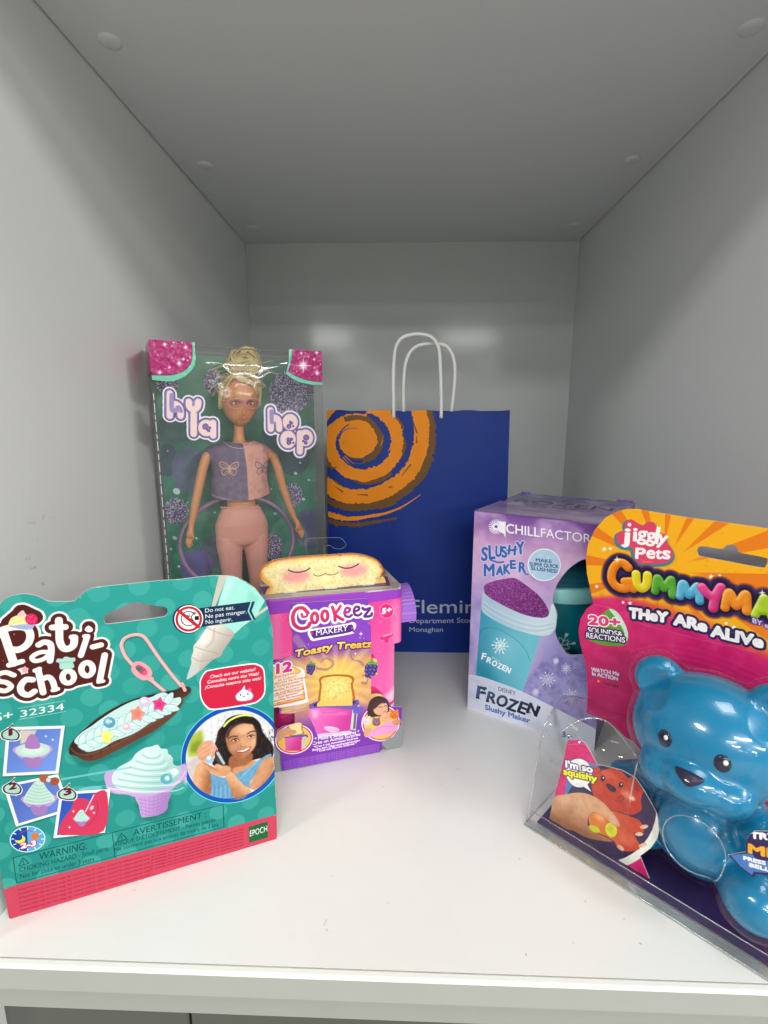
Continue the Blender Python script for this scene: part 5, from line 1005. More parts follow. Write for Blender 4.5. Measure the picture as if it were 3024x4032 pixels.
def glitter(x, y, rx, ry, seed):
    E = polys_edges([BC.MP(ell(x, y, rx, ry))]); b, m = BC.mask_e(E, 2); BC.put(b, m, (96, 84, 120)); n = vnoise(b[3]-b[1], b[2]-b[0], 3.2, 1, seed)
    BC.put(b, m*np.clip((n-.55)*6, 0, 1), (206, 200, 222)); BC.put(b, m*np.clip((.4-n)*6, 0, 1)*.8, (56, 44, 84))
glitter(1290, 540, 178, 205, 1); glitter(620, 440, 90, 110, 2); glitter(200, 470, 100, 70, 6); BC.inp(c4); glitter(282, 598, 112, 122, 3); glitter(1320, 455, 92, 108, 4); glitter(1150, 920, 82, 125, 5)
for x, y, r in ((285, 420, 34), (268, 838, 22), (462, 840, 12), (235, 936, 13), (306, 1092, 13), (1420, 490, 16), (626, 610, 12), (1150, 550, 16), (1165, 620, 14), (1350, 260, 16), (1390, 165, 12), (205, 60, 8), (380, 520, 8), (1470, 320, 12), (1130, 400, 10)): BC.fill(ell(x, y, r, r*.8, 30), (222, 226, 222), .9)
BC.smear([(0, -440), (1700, -440), (1700, 1400), (0, 1400)], .10, 40, 9)
uL, uR_ = df.at(643, 1900, -YB)[0], df.at(1240, 1750, -YB)[0]
bm = bm_plate([[(uL, .003), (uR_, .003), (uR_, DH-.004), (uL, DH-.004)]], YB, YB+.0008); planar_uv(bm, BC.u0, BC.v0, BC.w, BC.h); bcm = printed(BC, .35, .4, .04, 40)
mesh(bm, 'backing_card', [bcm, card_edge], dbox)
greyc = plain('grey_board', (126, 128, 126), .6, .3)
bm = bmesh.new(); bm_box(bm, .0004, DW-.0004, DDp-.0008, DDp, .0006, DH-.001); bm_box(bm, .0004, DW-.0004, .0006, DDp-.001, 0.0001, .0012); mesh(bm, 'carton_back', greyc, dbox)
win_m = clear('window_film', (.95, .96, .95), 1.4, .06, .42, 26, .035, .045); flm = clear('side_film', (.80, .82, .82), 1.45, .10, .3, 22, .03, .08)  # milky share of the window film imitates reflection haze over the card behind
# front window: bends back over the top
bm = bmesh.new(); rows = []; prof = [(0, .0005), (0, .06), (0, .12), (0, .18), (0, DH-.014), (.0004, DH-.009), (.0014, DH-.005), (.0034, DH-.002), (.007, DH-.0006), (.016, DH-.0002), (DDp-.001, DH-.0002)]
for y, z in prof: rows.append([bm.verts.new((DW*i/16, y-(.0009*math.sin(math.pi*i/16) if z < DH-.001 else 0), z)) for i in range(17)])
for a, b in zip(rows, rows[1:]):
    for i in range(16): bm.faces.new((a[i], a[i+1], b[i+1], b[i]))
mesh(bm, 'window', win_m, dbox, True)
bm = bmesh.new()
for x in (0, DW): f = bm.faces.new([bm.verts.new(p) for p in ((x, 0, .0005), (x, DDp-.001, .0005), (x, DDp-.001, DH-.0005), (x, 0.0035, DH-.0005), (x, 0, DH-.012))])
mesh(bm, 'side_window', flm, dbox)
bm = bmesh.new(); z = .002
while z < DH-.034:
    l = rng.uniform(.003, .007); tube_mesh(bm, [(-.0002, -.0002, z), (-.0002, -.0002, min(z+l, DH-.034))], .0003, 5); z += l+rng.uniform(.0012, .0026)
mesh(bm, 'perforated_edge', rim_m, dbox)
bm = bmesh.new(); tube_mesh(bm, [(DW, 0, .002), (DW, 0, DH-.03)], .00025, 5); tube_mesh(bm, [(.02, .0022, DH-.0016), (DW-.02, .0022, DH-.0016)], .00035, 5); mesh(bm, 'film_fold', plain('fold_line', (120, 124, 122), .3), dbox)
LA = Art('doll_corner_print', df, -.003, .2, .126, .088, 9, (168, 28, 104)); LA.inp(l1)
gn = vnoise(LA.H, LA.W, 9, 1, 2); yy, xx = np.mgrid[0:LA.H, 0:LA.W]; dots = (np.sin(xx/7)*np.sin(yy/7))[..., None]; LA.a *= 1+.10*dots; LA.put((0, 0, LA.W, LA.H), np.clip((gn-.62)*4, 0, 1)*.5, (226, 100, 160))
def spark(x, y, r):
    LA.fill(ell(x, y, r*.42), (255, 240, 248), .9, blur=r*.16); LA.star(x, y, r, (255, 236, 246), 4, .10, alpha=.9, blur=r*.02); LA.star(x, y, r*.7, (255, 236, 246), 4, .10, rot=-45, alpha=.7)
for x, y, r in ((690, 365, 90), (1212, 430, 80), (1050, 840, 110), (1155, 735, 70), (565, 1065, 100), (805, 940, 70), (910, 320, 40), (1120, 320, 40), (860, 415, 30), (1260, 765, 40)): spark(x, y, r)
mint_c = (112, 200, 170)
lo1 = [(300, 225), (1360, 300), (1440, 310), (1447, 500), (1462, 720), (1440, 880), (1350, 1030), (1200, 1160), (1000, 1260), (800, 1292), (600, 1280), (365, 1250)]
inn1 = [(1360, 300), (1375, 500), (1372, 700), (1330, 850), (1250, 960), (1100, 1065), (900, 1125), (700, 1142), (355, 1130)]
LA.fill(sm(inn1, False, 4)+[(365, 1300), (1000, 1320), (1500, 1100), (1500, 290)], mint_c); LA.stroke(sm(inn1, False, 4), 16, (90, 14, 56), .8)
LA.inp(l2)
for x, y, r in ((235, 258, 95), (375, 333, 46), (370, 128, 36), (345, 195, 24), (214, 132, 24), (290, 170, 14), (170, 315, 14), (255, 130, 12), (410, 243, 12), (345, 282, 12)): spark(x, y, r)
inn2 = [(122, 92), (118, 200), (82, 318), (160, 365), (250, 400), (340, 418), (440, 424)]
LA.fill([(60, 60)]+inn2+[(440, 470), (200, 470), (30, 400)], mint_c); LA.stroke(inn2, 6, (90, 14, 56), .8)
lo2 = [(92, 92), (408, 108), (424, 128), (430, 452), (330, 453), (200, 426), (112, 382), (62, 340), (90, 220)]
lam_ = printed(LA, .2, .5, .22, 200)
for tr, pts in ((l1, lo1), (l2, lo2)):
    q = [df.at(*tr(p)) for p in pts]; q = [(min(max(a, -.0004), DW+.0004), min(b, DH)) for a, b in q]
    bm = bm_plate([q], -.0016, -.0011); planar_uv(bm, LA.u0, LA.v0, LA.w, LA.h); mesh(bm, 'corner_label', [lam_, card_edge], dbox)
    b = min(p[1] for p in q)
    if tr is l1:
        bm = bm_box(bmesh.new(), -.0006, -.0002, -.001, .0435, b+.006, DH); planar_uv(bm, -.05, LA.v0, LA.w, LA.h, (1, 2)); mesh(bm, 'corner_wrap', lam_, dbox)
# lettering stickers on the window
LS = Art('doll_title_print', df, -.002, .12, .124, .14, 9, (206, 196, 214)); LS.inp(c3)
H1 = [[(222, 545), (222, 745)], sm([(225, 680), (262, 640), (300, 655), (318, 700), (318, 745)], False, 5), sm([(392, 618), (396, 660), (430, 690), (468, 665), (476, 618)], False, 5), [(435, 730), (435, 905)], ell(548, 852, 44, 46)+[(592, 852)], [(608, 806), (608, 920)]]
H2 = [[(1120, 695), (1122, 860)], sm([(1124, 790), (1155, 762), (1185, 775), (1196, 820), (1198, 860)], False, 5), ell(1296, 800, 40, 44)+[(1336, 800)], ell(1276, 955, 42, 50)+[(1318, 955)], ell(1432, 940, 40, 46)+[(1472, 940)], [(1382, 900), (1382, 1062)]]
for Hs in (H1, H2):
    E = LS.strokes_e(Hs, 56); LS.paint(E, (236, 208, 206), k=LS.k((400, 700)), outline=[(34, (226, 222, 232)), (19, (92, 74, 132)), (9, (168, 156, 200)), (5, (92, 74, 132))])
LS.stroke(sm([(240, 560), (240, 690), (280, 690), (300, 670), (318, 700)], False, 4), 40, (150, 138, 186)); LS.stroke([(1128, 706), (1130, 800)], 38, (150, 138, 186)); LS.stroke([(430, 640), (434, 620)], 24, (150, 138, 186))
for x, y, r in ((540, 840, 24), (568, 875, 10), (580, 850, 7), (1284, 838, 17), (1306, 808, 10), (1322, 836, 5), (1284, 982, 17), (1306, 952, 10), (1322, 984, 5), (1438, 938, 22), (1434, 984, 12), (1412, 968, 6)): LS.fill(ell(x, y, r+5), (92, 74, 132)); LS.fill(ell(x, y, r-2), (128, 108, 166))
lsm = printed(LS, .25, .5, .2, 120)
def thick_outline(Hs, w):
    """outer outline of a set of fat strokes: polar-free marching on the painted mask"""
    E = LS.strokes_e(Hs, w); b = LS.box(E, 3); m = cover(E-np.array(b[:2]), b[3]-b[1], b[2]-b[0], 2) > .5
    return b, m
def mask_plate(art, Hs, w, step, y0, y1):
    """flat sticker cut to the shape of fat lettering, built cell by cell from the cut line"""
    b, m = thick_outline(Hs, w); bm = bmesh.new(); H_, W_ = m.shape; vs = {}
    def vert(i, j):
        if (i, j) not in vs: vs[(i, j)] = bm.verts.new((art.u0+(b[0]+i*step)/art.res, y0, art.v0+(b[1]+j*step)/art.res))
        return vs[(i, j)]
    for j in range(H_//step):
        for i in range(W_//step):
            if m[min(H_-1, j*step+step//2), min(W_-1, i*step+step//2)]: bm.faces.new((vert(i, j), vert(i+1, j), vert(i+1, j+1), vert(i, j+1)))
    for v_ in bm.verts: pass
    for _ in range(3):
        mv = {}
        for e in bm.edges:
            if e.is_boundary:
                for a, c in ((e.verts[0], e.verts[1]), (e.verts[1], e.verts[0])): mv.setdefault(a, []).append(c.co.copy())
        for v_, l in mv.items(): v_.co = v_.co*.5+sum(l, Vector())/len(l)*.5
    planar_uv(bm, art.u0, art.v0, art.w, art.h)
    return bm
for nm, Hs in (('title_sticker', H1), ('title_sticker', H2)): mesh(mask_plate(LS, Hs, 56+66, 3, -.0017, 0), nm, lsm, dbox)

# --- the doll itself
def dp(x, y, back=0): u, v = df.at(x, y, -YD); return Vector((u, YD+back, v))
PXM = (dp(1000, 1900)-dp(900, 1900)).length/100*.98        # metres per photo pixel on the doll's plane
doll = thing('doll', 'blonde doll with pink glasses, two-tone crop top and pink trousers, inside the window box', 'doll', df.o, df.ang)
def loft(bm, secs, seg=28, cap=True):
    rings = []
    for c, rx, ry in secs: rings.append([bm.verts.new((c.x+rx*math.cos(2*math.pi*k/seg), c.y+ry*math.sin(2*math.pi*k/seg), c.z)) for k in range(seg)])
    for A, B in zip(rings, rings[1:]):
        for k in range(seg): bm.faces.new((A[k], A[(k+1) % seg], B[(k+1) % seg], B[k]))
    if cap: bm.faces.new(rings[0][::-1]); bm.faces.new(rings[-1])
    bmesh.ops.recalc_face_normals(bm, faces=bm.faces)
def remeshed(bm, name, mat, parent, voxel, smooth=4, cut=None):
    me = bpy.data.meshes.new(name); bm.to_mesh(me); bm.free(); o = link(name, me)
    r = o.modifiers.new('r', 'REMESH'); r.mode = 'VOXEL'; r.voxel_size = voxel; r.use_smooth_shade = True
    s_ = o.modifiers.new('s', 'SMOOTH'); s_.iterations = smooth; s_.factor = .5
    dg = bpy.context.evaluated_depsgraph_get(); me2 = bpy.data.meshes.new_from_object(o.evaluated_get(dg)); bpy.data.objects.remove(o); me2.name = name
    if cut:
        b2 = bmesh.new(); b2.from_mesh(me2); bmesh.ops.delete(b2, geom=[f for f in b2.faces if cut(f)], context='FACES'); b2.to_mesh(me2); b2.free()
    for p in me2.polygons: p.use_smooth = True
    return link(name, me2, mat, parent)
k = PXM; cx0 = lambda y: 944
skin_m = plain('doll_skin', (206, 138, 88), .38, .45, sub=.08)
bm = bmesh.new()
loft(bm, [(dp(945, y, .001+b*k), r*k, r2*k) for y, r, r2, b in ((1474, 20, 22, 6), (1480, 40, 46, 6), (1500, 58, 64, 4), (1540, 68, 76, 2), (1580, 69, 76, 0), (1605, 67, 70, -4), (1628, 60, 60, -8), (1648, 48, 48, -12), (1662, 34, 36, -14), (1671, 20, 24, -15), (1676, 8, 10, -15))])
loft(bm, [(dp(944, y, b*k), r*k, r*k) for y, r, b in ((1640, 22, 14), (1680, 20, 16), (1710, 20.5, 16), (1735, 24, 14), (1752, 36, 12))])
blob(bm, dp(944, 1628, -.0132), (.0011, .0016, .0016), seg=12); blob(bm, dp(944, 1612, -.0128), (.0008, .001, .0028), seg=12)
loft(bm, [(dp(x, y, 10*k), r*k, r2*k) for x, y, r, r2 in ((945, 1742, 30, 24), (946, 1756, 78, 34), (947, 1772, 100, 44), (948, 1800, 100, 54), (950, 1840, 88, 60), (951, 1900, 74, 50), (952, 1950, 60, 42), (952, 1990, 57, 40), (954, 2030, 76, 50), (956, 2080, 98, 58), (957, 2130, 100, 58))])
zf = lambda x, v, back: Vector((dp(x, 2120).x, YD+back, v))
vC = dp(957, 2130).z
def limb(pts, rs): tube_mesh(bm, pts, 1, 14, False, rs)
for sx, x0, x1 in ((-1, 905, 917), (1, 1008, 1020)):
    X, X1 = dp(x0, 2120).x, dp(x1, 2274).x; zk = dp(950, 2274).z
    limb([Vector(p) for p in ((X, YD+.002, vC+.004), (X*.6+X1*.4, YD+.002, vC*.6+zk*.4), (X1, YD+.002, zk), (X1, YD+.001, vC*.52), (X1, YD+.003, vC*.38), (X1, YD+.002, .016), (X1, YD-.001, .010), (X1+sx*.0006, YD-.010, .0055))], [46*k, 38*k, 31*k, 28*k, 29*k, 15*k, 16*k, 13*k])
AR = {}
for nm, pts, rs in (('l', [(838, 1778), (812, 1800), (796, 1850), (781, 1920), (766, 1990), (754, 2050), (749, 2078)], [20, 19, 18.5, 17.5, 16, 12.5, 11]), ('r', [(1050, 1778), (1078, 1800), (1095, 1850), (1112, 1920), (1134, 1985), (1152, 2032), (1162, 2052)], [20, 19, 18.5, 17, 15, 12, 10.5])):
    limb([dp(x, y, .0005-i*.0007) for i, (x, y) in enumerate(pts)], [r*k for r in rs])
# hands: palm, four fingers and a thumb each
for s_, (wx, wy), palm, fingers, thumb in ((-1, (749, 2078), [(748, 2086, 13), (744, 2104, 14)], (((736, 2108), (731, 2130), (737, 2150)), ((741, 2110), (738, 2136), (743, 2154)), ((746, 2112), (744, 2136), (750, 2152)), ((751, 2110), (751, 2130), (757, 2144))), ((752, 2092), (758, 2106), (756, 2122))),
                                      (1, (1162, 2052), [(1165, 2058, 12), (1171, 2072, 13)], (((1181, 2076), (1188, 2092), (1187, 2108)), ((1177, 2080), (1184, 2098), (1184, 2114)), ((1173, 2082), (1178, 2100), (1180, 2116)), ((1168, 2082), (1171, 2098), (1174, 2110))), ((1160, 2066), (1156, 2080), (1160, 2092)))):
    limb([dp(wx, wy-6, -.0038)]+[dp(x, y, -.0042) for x, y, r in palm]+[dp(palm[-1][0]-s_*2, palm[-1][1]+8, -.0044)], [10.5*k]+[r*k for *_, r in palm]+[10*k])
    for i, fg in enumerate(fingers): limb([dp(*fg[0], -.0042), dp(*fg[1], -.0048), dp(*fg[2], -.0044+.0004*i)], [4.4*k, 4.0*k, 2.6*k])
    limb([dp(*p, -.0062) for p in thumb], [5*k, 4.4*k, 2.8*k])
body = remeshed(bm, 'body', skin_m, doll, .00055, 3)
# face
eye_w = plain('eye_white', (226, 214, 206), .2); iris = plain('eye_blue', (70, 92, 122), .2); lash = plain('lash_brown', (70, 48, 38), .5); lipm = plain('lip_pink', (188, 84, 88), .25); brow = plain('brow_brown', (150, 106, 62), .6)
def facept(x, y, off=0):
    P = dp(x, y); t = (x-945)/72; return Vector((P.x, YD+.001-72*k*math.sqrt(max(.05, 1-min(.95, t*t)))*(1 if y < 1615 else .92)-(.0006 if y > 1630 else 0)-off, P.z))
for ex in (917, 972):
    bm = bmesh.new(); blob(bm, facept(ex, 1590, -.0003), (.0027, .0008, .00125), seg=16); e = mesh(bm, 'eye', eye_w, doll, True)
    bm = bmesh.new(); blob(bm, facept(ex, 1590, .0003), (.00115, .0005, .00118), seg=14); mesh(bm, 'iris', iris, e, True)
    bm = bmesh.new(); tube_mesh(bm, [facept(ex-15, 1592, .0003), facept(ex-7, 1582, .0007), facept(ex+5, 1581, .0007), facept(ex+15, 1590, .0003)], .00050, 6); mesh(bm, 'eyelash', lash, e, True)
    bm = bmesh.new(); tube_mesh(bm, [facept(ex-14, 1570, .0002), facept(ex, 1562, .0004), facept(ex+13, 1566, .0002)], .00026, 6); mesh(bm, 'eyebrow', brow, doll, True)
bm = bmesh.new(); blob(bm, facept(944, 1643, -.0001), (.0028, .0004, .0005), (0, 0, 0), 16); blob(bm, facept(944, 1648, .0000), (.0021, .0004, .0007), (0, 0, 0), 16); mesh(bm, 'lips', lipm, doll, True)
# hair
hair_m = plain('blonde_hair', (204, 182, 128), .35, .5, var=.16, vscale=900)
bm = bmesh.new(); g2_ = np.random.default_rng(11)
blob(bm, dp(948, 1540, .0052), (80*k, 78*k, 76*k)); blob(bm, dp(950, 1452, .002), (50*k, 46*k, 34*k), (0, .3, 0)); blob(bm, dp(968, 1416, .002), (36*k, 34*k, 24*k), (0, -.4, 0)); blob(bm, dp(952, 1392, .002), (22*k, 22*k, 16*k))
for i in range(260):                                     # combed strands sweeping from the side parting up to the top knot
    t = g2_.uniform(0, 1); s_ = -1 if i % 2 else 1
    x0 = 945+s_*g2_.uniform(54, 84); y0 = g2_.uniform(1540, 1612) if abs(x0-945) > 66 else g2_.uniform(1500, 1530)
    pts = [dp(x0, y0, .001), dp(945+s_*(72+g2_.uniform(-6, 8)), 1525, -.002), dp(945+s_*g2_.uniform(36, 60), 1492, -.007+g2_.uniform(-.002, .003)), dp(950+s_*g2_.uniform(8, 34), 1462, -.006), dp(955+s_*g2_.uniform(0, 30), 1432, -.006+g2_.uniform(0, .004))]
    tube_mesh(bm, sm([tuple(p) for p in pts], False, 4), 1, 5, False, [.0003]*16+[.0002])
for i in range(60):                                      # fringe swept across the forehead
    a = g2_.uniform(0, 1); tube_mesh(bm, sm([tuple(facept(905+a*10, 1478+g2_.uniform(-8, 6), .0006)), tuple(facept(930+a*20, 1496+g2_.uniform(-8, 12), .0016)), tuple(facept(978, 1506+a*16, .001)), tuple(facept(1006+a*6, 1545+a*20, .0004))], False, 4), 1, 5, False, [.0004]*12+[.0003])
    b_ = g2_.uniform(0, 1); tube_mesh(bm, sm([tuple(facept(905, 1484+g2_.uniform(-6, 8), .0006)), tuple(facept(888, 1510+b_*10, .001)), tuple(facept(880, 1545+b_*12, .0006)), tuple(dp(876+b_*4, 1590+b_*14, .001))], False, 4), 1, 5, False, [.0004]*12+[.0003])
for i in range(150):                                      # loose loops of the messy knot
    a0 = g2_.uniform(0, 6.28); ox, oy, rx_, ry_ = g2_.uniform(935, 975), g2_.uniform(1400, 1460), g2_.uniform(24, 58), g2_.uniform(14, 40); rot_ = g2_.uniform(-.6, .6)
    loop_ = [(ox+rx_*math.cos(a0+t)*math.cos(rot_)-ry_*math.sin(a0+t)*math.sin(rot_), oy+rx_*math.cos(a0+t)*math.sin(rot_)+ry_*math.sin(a0+t)*math.cos(rot_), -.007*math.sin(t*.7)-.002) for t in np.linspace(0, g2_.uniform(2, 4), 9)]
    tube_mesh(bm, [dp(x, y, b) for x, y, b in loop_], g2_.uniform(.00022, .00045), 5)
for i in range(26):                                      # flyaway strands
    s_ = -1 if i % 2 else 1; x0, y0 = 948+s_*g2_.uniform(40, 80), g2_.uniform(1440, 1560); dx, dy = s_*g2_.uniform(6, 44), g2_.uniform(-30, 34)
    tube_mesh(bm, [dp(*q, -.002) for q in sm([(x0, y0), (x0+dx*.6, y0+dy*.3-6), (x0+dx, y0+dy)], False, 4)], .00022, 4)
for i in range(80):                                      # knot wraps
    a0 = g2_.uniform(0, 6.28); rr = g2_.uniform(.8, 1.04); tl = g2_.uniform(-.5, .5)
    cyc = [(952+rr*56*math.cos(a0+t), 1436+rr*40*math.sin(a0+t)*(.4+.6*abs(tl))+tl*30, -.0085*math.sin(a0+t+1.2)+.001) for t in np.linspace(0, 2.4, 7)]
    tube_mesh(bm, [dp(x, y, b) for x, y, b in cyc], .00028, 5)
for pts in ([(880, 1500), (840, 1520), (820, 1545)], [(1000, 1440), (1040, 1428), (1075, 1420)], [(905, 1440), (860, 1446), (815, 1462)], [(1010, 1490), (1022, 1530), (1012, 1600)], [(960, 1380), (972, 1372), (985, 1376)]): tube_mesh(bm, [dp(*p, -.002) for p in sm(pts, False, 4)], .0003, 5)
hair_o = mesh(bm, 'hair', hair_m, doll, True)
bm = bmesh.new(); tube_mesh(bm, [dp(952+46*math.cos(t), 1476+7*math.sin(t), -.0085*math.sin(t)) for t in np.linspace(0, 6.28, 24, endpoint=False)], .0012, 6, True); mesh(bm, 'hair_band', plain('hair_tie', (150, 126, 160), .5), hair_o, True)
# glasses
gl_m = plain('pink_frame', (206, 150, 160), .15, .6); lens = clear('pink_lens', (.93, .80, .83), 1.4, .05, 0, 20, .02)
bm = bmesh.new(); bl = bmesh.new()
for ex in (912, 976):
    ring_pts = [facept(ex+(30*math.cos(t)), 1589+21*math.sin(t)*(1 if math.sin(t) > 0 else .85), .0030) for t in np.linspace(0, 6.28, 26, endpoint=False)]; ym = min(p.y for p in ring_pts); ring_pts = [Vector((p.x, ym*.7+p.y*.3, p.z)) for p in ring_pts]
    tube_mesh(bm, ring_pts, .00026, 6, True); bl.faces.new([bl.verts.new(p) for p in ring_pts])
tube_mesh(bm, [facept(938, 1582, .0032), facept(944, 1579, .0034), facept(950, 1582, .0032)], .0005, 6)
for s_ in (-1, 1): tube_mesh(bm, [facept(944+s_*62, 1580, .0018), dp(944+s_*73, 1580, .001), dp(944+s_*72, 1584, .006)], .0005, 6)
gls = mesh(bm, 'glasses', gl_m, doll, True); mesh(bl, 'lens', lens, gls)
# top
TP = Art('crop_top_print', df, .03, .15, .07, .07, 10, (112, 96, 122), d=-YD); TP.inp(c4)
TP.fill([(858, -200), (862, 0), (885, 250), (902, 520), (1400, 520), (1400, -200)], (216, 154, 140)); TP.stroke([(858, -60), (862, 0), (885, 250), (902, 520)], 4, (150, 110, 120), .6)
def butterfly(x, y, s, c):
    for q in (-1, 1):
        TP.stroke(sm([(x, y), (x+q*.3*s, y-.55*s), (x+q*.95*s, y-.75*s), (x+q*.85*s, y-.15*s), (x, y)], False, 5), .13*s, c, .9); TP.stroke(sm([(x, y), (x+q*.7*s, y+.1*s), (x+q*.65*s, y+.7*s), (x+q*.2*s, y+.5*s), (x, y)], False, 5), .12*s, c, .9); TP.stroke([(x, y), (x+q*.7*s, y-.45*s)], .08*s, c, .8); TP.stroke([(x, y+.1*s), (x+q*.5*s, y+.45*s)], .08*s, c, .8)
    TP.stroke([(x, y-.4*s), (x, y+.6*s)], .1*s, c)
butterfly(732, 208, 78, (206, 162, 140)); butterfly(1030, 205, 72, (128, 96, 118))
for p in ([(548, 426), (620, 452), (760, 482), (895, 490), (1000, 484), (1090, 448)], [(545, 440), (640, 466), (760, 492), (880, 500)]): TP.stroke(sm(p, False, 6), 4, (224, 200, 204), .7)
TP.smear([(500, -60), (1150, -60), (1150, 520), (500, 520)], .14, 30, 2); TP.inp(c3); TP.stroke(sm([(690, 950), (740, 1010), (850, 1030), (950, 980), (965, 930)], False, 6), 7, (210, 180, 190), .8)
bm = bmesh.new(); seg = 40; rings = []
for y, x, r, r2 in ((1735, 946, 56, 34), (1742, 945, 76, 40), (1750, 942, 100, 46), (1760, 939, 121, 52), (1772, 938, 132, 58), (1790, 940, 129, 64), (1812, 944, 118, 72), (1850, 947, 110, 74), (1900, 947, 112, 70), (1935, 948, 116, 68), (1956, 949, 118, 68), (1964, 950, 115, 66)):
    ring_ = []
    for q in range(seg):
        a = 2*math.pi*q/seg; fold = 1+.035*math.sin(5*a+y*.02)*min(1, max(0, (y-1840)/90)); c = dp(x, y+(-14*math.cos(a)**2 if y > 1900 else 0)+(10*max(0, -math.sin(a))**2 if y < 1750 else 0), .0018); ring_.append(bm.verts.new((c.x+r*k*math.cos(a)*fold, c.y+r2*k*math.sin(a)*fold, c.z)))
    rings.append(ring_)
for A, B in zip(rings, rings[1:]):
    for q in range(seg): bm.faces.new((A[q], A[(q+1) % seg], B[(q+1) % seg], B[q]))
bmesh.ops.recalc_face_normals(bm, faces=bm.faces); planar_uv(bm, TP.u0, TP.v0, TP.w, TP.h); mesh(bm, 'crop_top', printed(TP, .8, .2, .35, 900), doll, True)
# trousers
bm = bmesh.new()
loft(bm, [(dp(x, y, .0015), r*k, r2*k) for x, y, r, r2 in ((948, 1993, 76, 46), (950, 2002, 78, 48), (952, 2030, 94, 56), (954, 2060, 107, 64), (956, 2092, 108, 62), (957, 2118, 106, 60), (957, 2132, 100, 54), (957, 2142, 86, 44), (957, 2149, 58, 28))])
for sx, x0, x1 in ((-1, 905, 917), (1, 1008, 1020)):
    X, X1 = dp(x0, 2120).x, dp(x1, 2274).x; z1_ = dp(950, 2274).z
    tube_mesh(bm, [Vector(p) for p in ((X, YD+.002, vC+.004), (X, YD+.002, vC-.004), (X*.6+X1*.4, YD+.002, vC*.6+z1_*.4), (X1, YD+.002, z1_), (X1, YD+.001, vC*.52), (X1, YD+.003, vC*.38), (X1, YD+.002, .020))], 1, 18, False, [54*k, 53*k, 47*k, 40*k, 36*k, 38*k, 27*k])
tro = remeshed(bm, 'trousers', plain('pink_knit', (214, 150, 136), .85, .15, bump=.35, bscale=1600, var=.05, vscale=300), doll, .00055, 2)
bm = bmesh.new(); tube_mesh(bm, [dp(949+79*math.cos(t), 1999+4*math.sin(t), .0015+49*k*math.sin(t)) for t in np.linspace(0, 6.28, 40, endpoint=False)], .0005, 5, True); mesh(bm, 'waistband', plain('pink_seam', (224, 166, 152), .8), tro, True)
for sx, x0 in ((-1, 906), (1, 1008)):
    X = dp(x0+12, 2200).x; bm = bmesh.new(); blob(bm, Vector((X+sx*.001, YD-.006, .0055)), (.0042, .0098, .0040)); mesh(bm, 'shoe', plain('white_shoe', (220, 216, 216), .4), doll, True)
# hoop
cH = dp(948, 2140); RX = 232*k; bm = bmesh.new(); tl = .55
tube_mesh(bm, [Vector((cH.x+RX*math.cos(t), YD+.0035-RX*.30*math.sin(t)*-.30, cH.z+RX*.83*math.sin(t))) for t in np.linspace(0, 2*math.pi, 90, endpoint=False)], .00165, 10, True)
hoop = mesh(bm, 'hula_hoop', plain('mauve_plastic', (150, 108, 146), .3, .5), None, True); hoop.location = df.o; hoop.rotation_euler = (0, 0, df.ang); tag(hoop, 'thin mauve hula hoop held around the doll inside the window box', 'hoop')
# ------------------------------------------------------------------ blister pack with the squishy bear (right front)
g1, g2c, z1, cc, z3, z2 = crop(2250, 1980, 2.1434), crop(2050, 2600, 1.7033), crop(2050, 2550, 2.765), crop(2050, 3100, 1.7033), crop(2500, 3150, 2.948), crop(2424, 2550, 2.765)
gf = Frame((.0640, -.3885, 0), -43.63); YC = .060
pack = thing('blister_pack', 'clear bear-shaped blister pack on a pink and orange hanging card, at the right front', 'toy pack', gf.o, gf.ang)
CA = Art('bear_card_print', gf, -.012, -.002, .15, .192, 8, (206, 36, 112), d=-YC); CA.inp(g1)
OR_, YE = (232, 122, 24), (246, 176, 28)
CA.put((0, 0, CA.W, CA.H), np.ones((CA.H, CA.W), np.float32), YE)
hc = np.random.default_rng(4); 
for i in range(70): x, y = hc.uniform(700, 1900), hc.uniform(80, 900); CA.fill(ell(x, y, 14, 14), (236, 158, 24), .6)
cen = (760, 560)
for i in range(16):
    a = i*.3927+.12; w = .085; CA.fill([(cen[0]+200*math.cos(a), cen[1]+200*math.sin(a)), (cen[0]+1500*math.cos(a-w), cen[1]+1500*math.sin(a-w)), (cen[0]+1500*math.cos(a+w), cen[1]+1500*math.sin(a+w))], OR_, .95)
CA.fill(ell(760, 560, 330, 250), YE, .8, blur=60)
CA.fill(sm([(-200, 820), (180, 800), (400, 790), (640, 830), (900, 900), (1100, 960), (1300, 1060), (1800, 1300)], False, 5)+[(1900, 3500), (-300, 3500)], CA.grad((600, 780), (236, 120, 40), (560, 900), (212, 40, 112)), blur=14)
CA.fill(sm([(-200, 850), (180, 850), (480, 880), (800, 1010), (1200, 1160), (1800, 1420)], False, 5)+[(1900, 3500), (-300, 3500)], CA.grad((600, 950), (214, 36, 110), (700, 1500), (196, 28, 100), False), .9, blur=26)
for k in range(5): CA.stroke(sm([(500, 1250+k*50), (800, 1200+k*50), (1200, 1280+k*50), (1700, 1500+k*55)], False, 6), 16, (228, 70, 140), .25, blur=6)
for x, y, r in ((276, 390, 24), (328, 386, 19), (214, 706, 19), (1178, 622, 24), (1252, 616, 20), (436, 840, 17), (494, 848, 22), (1306, 1016, 18), (1372, 1052, 24)): CA.star(x, y, r, (252, 244, 240))
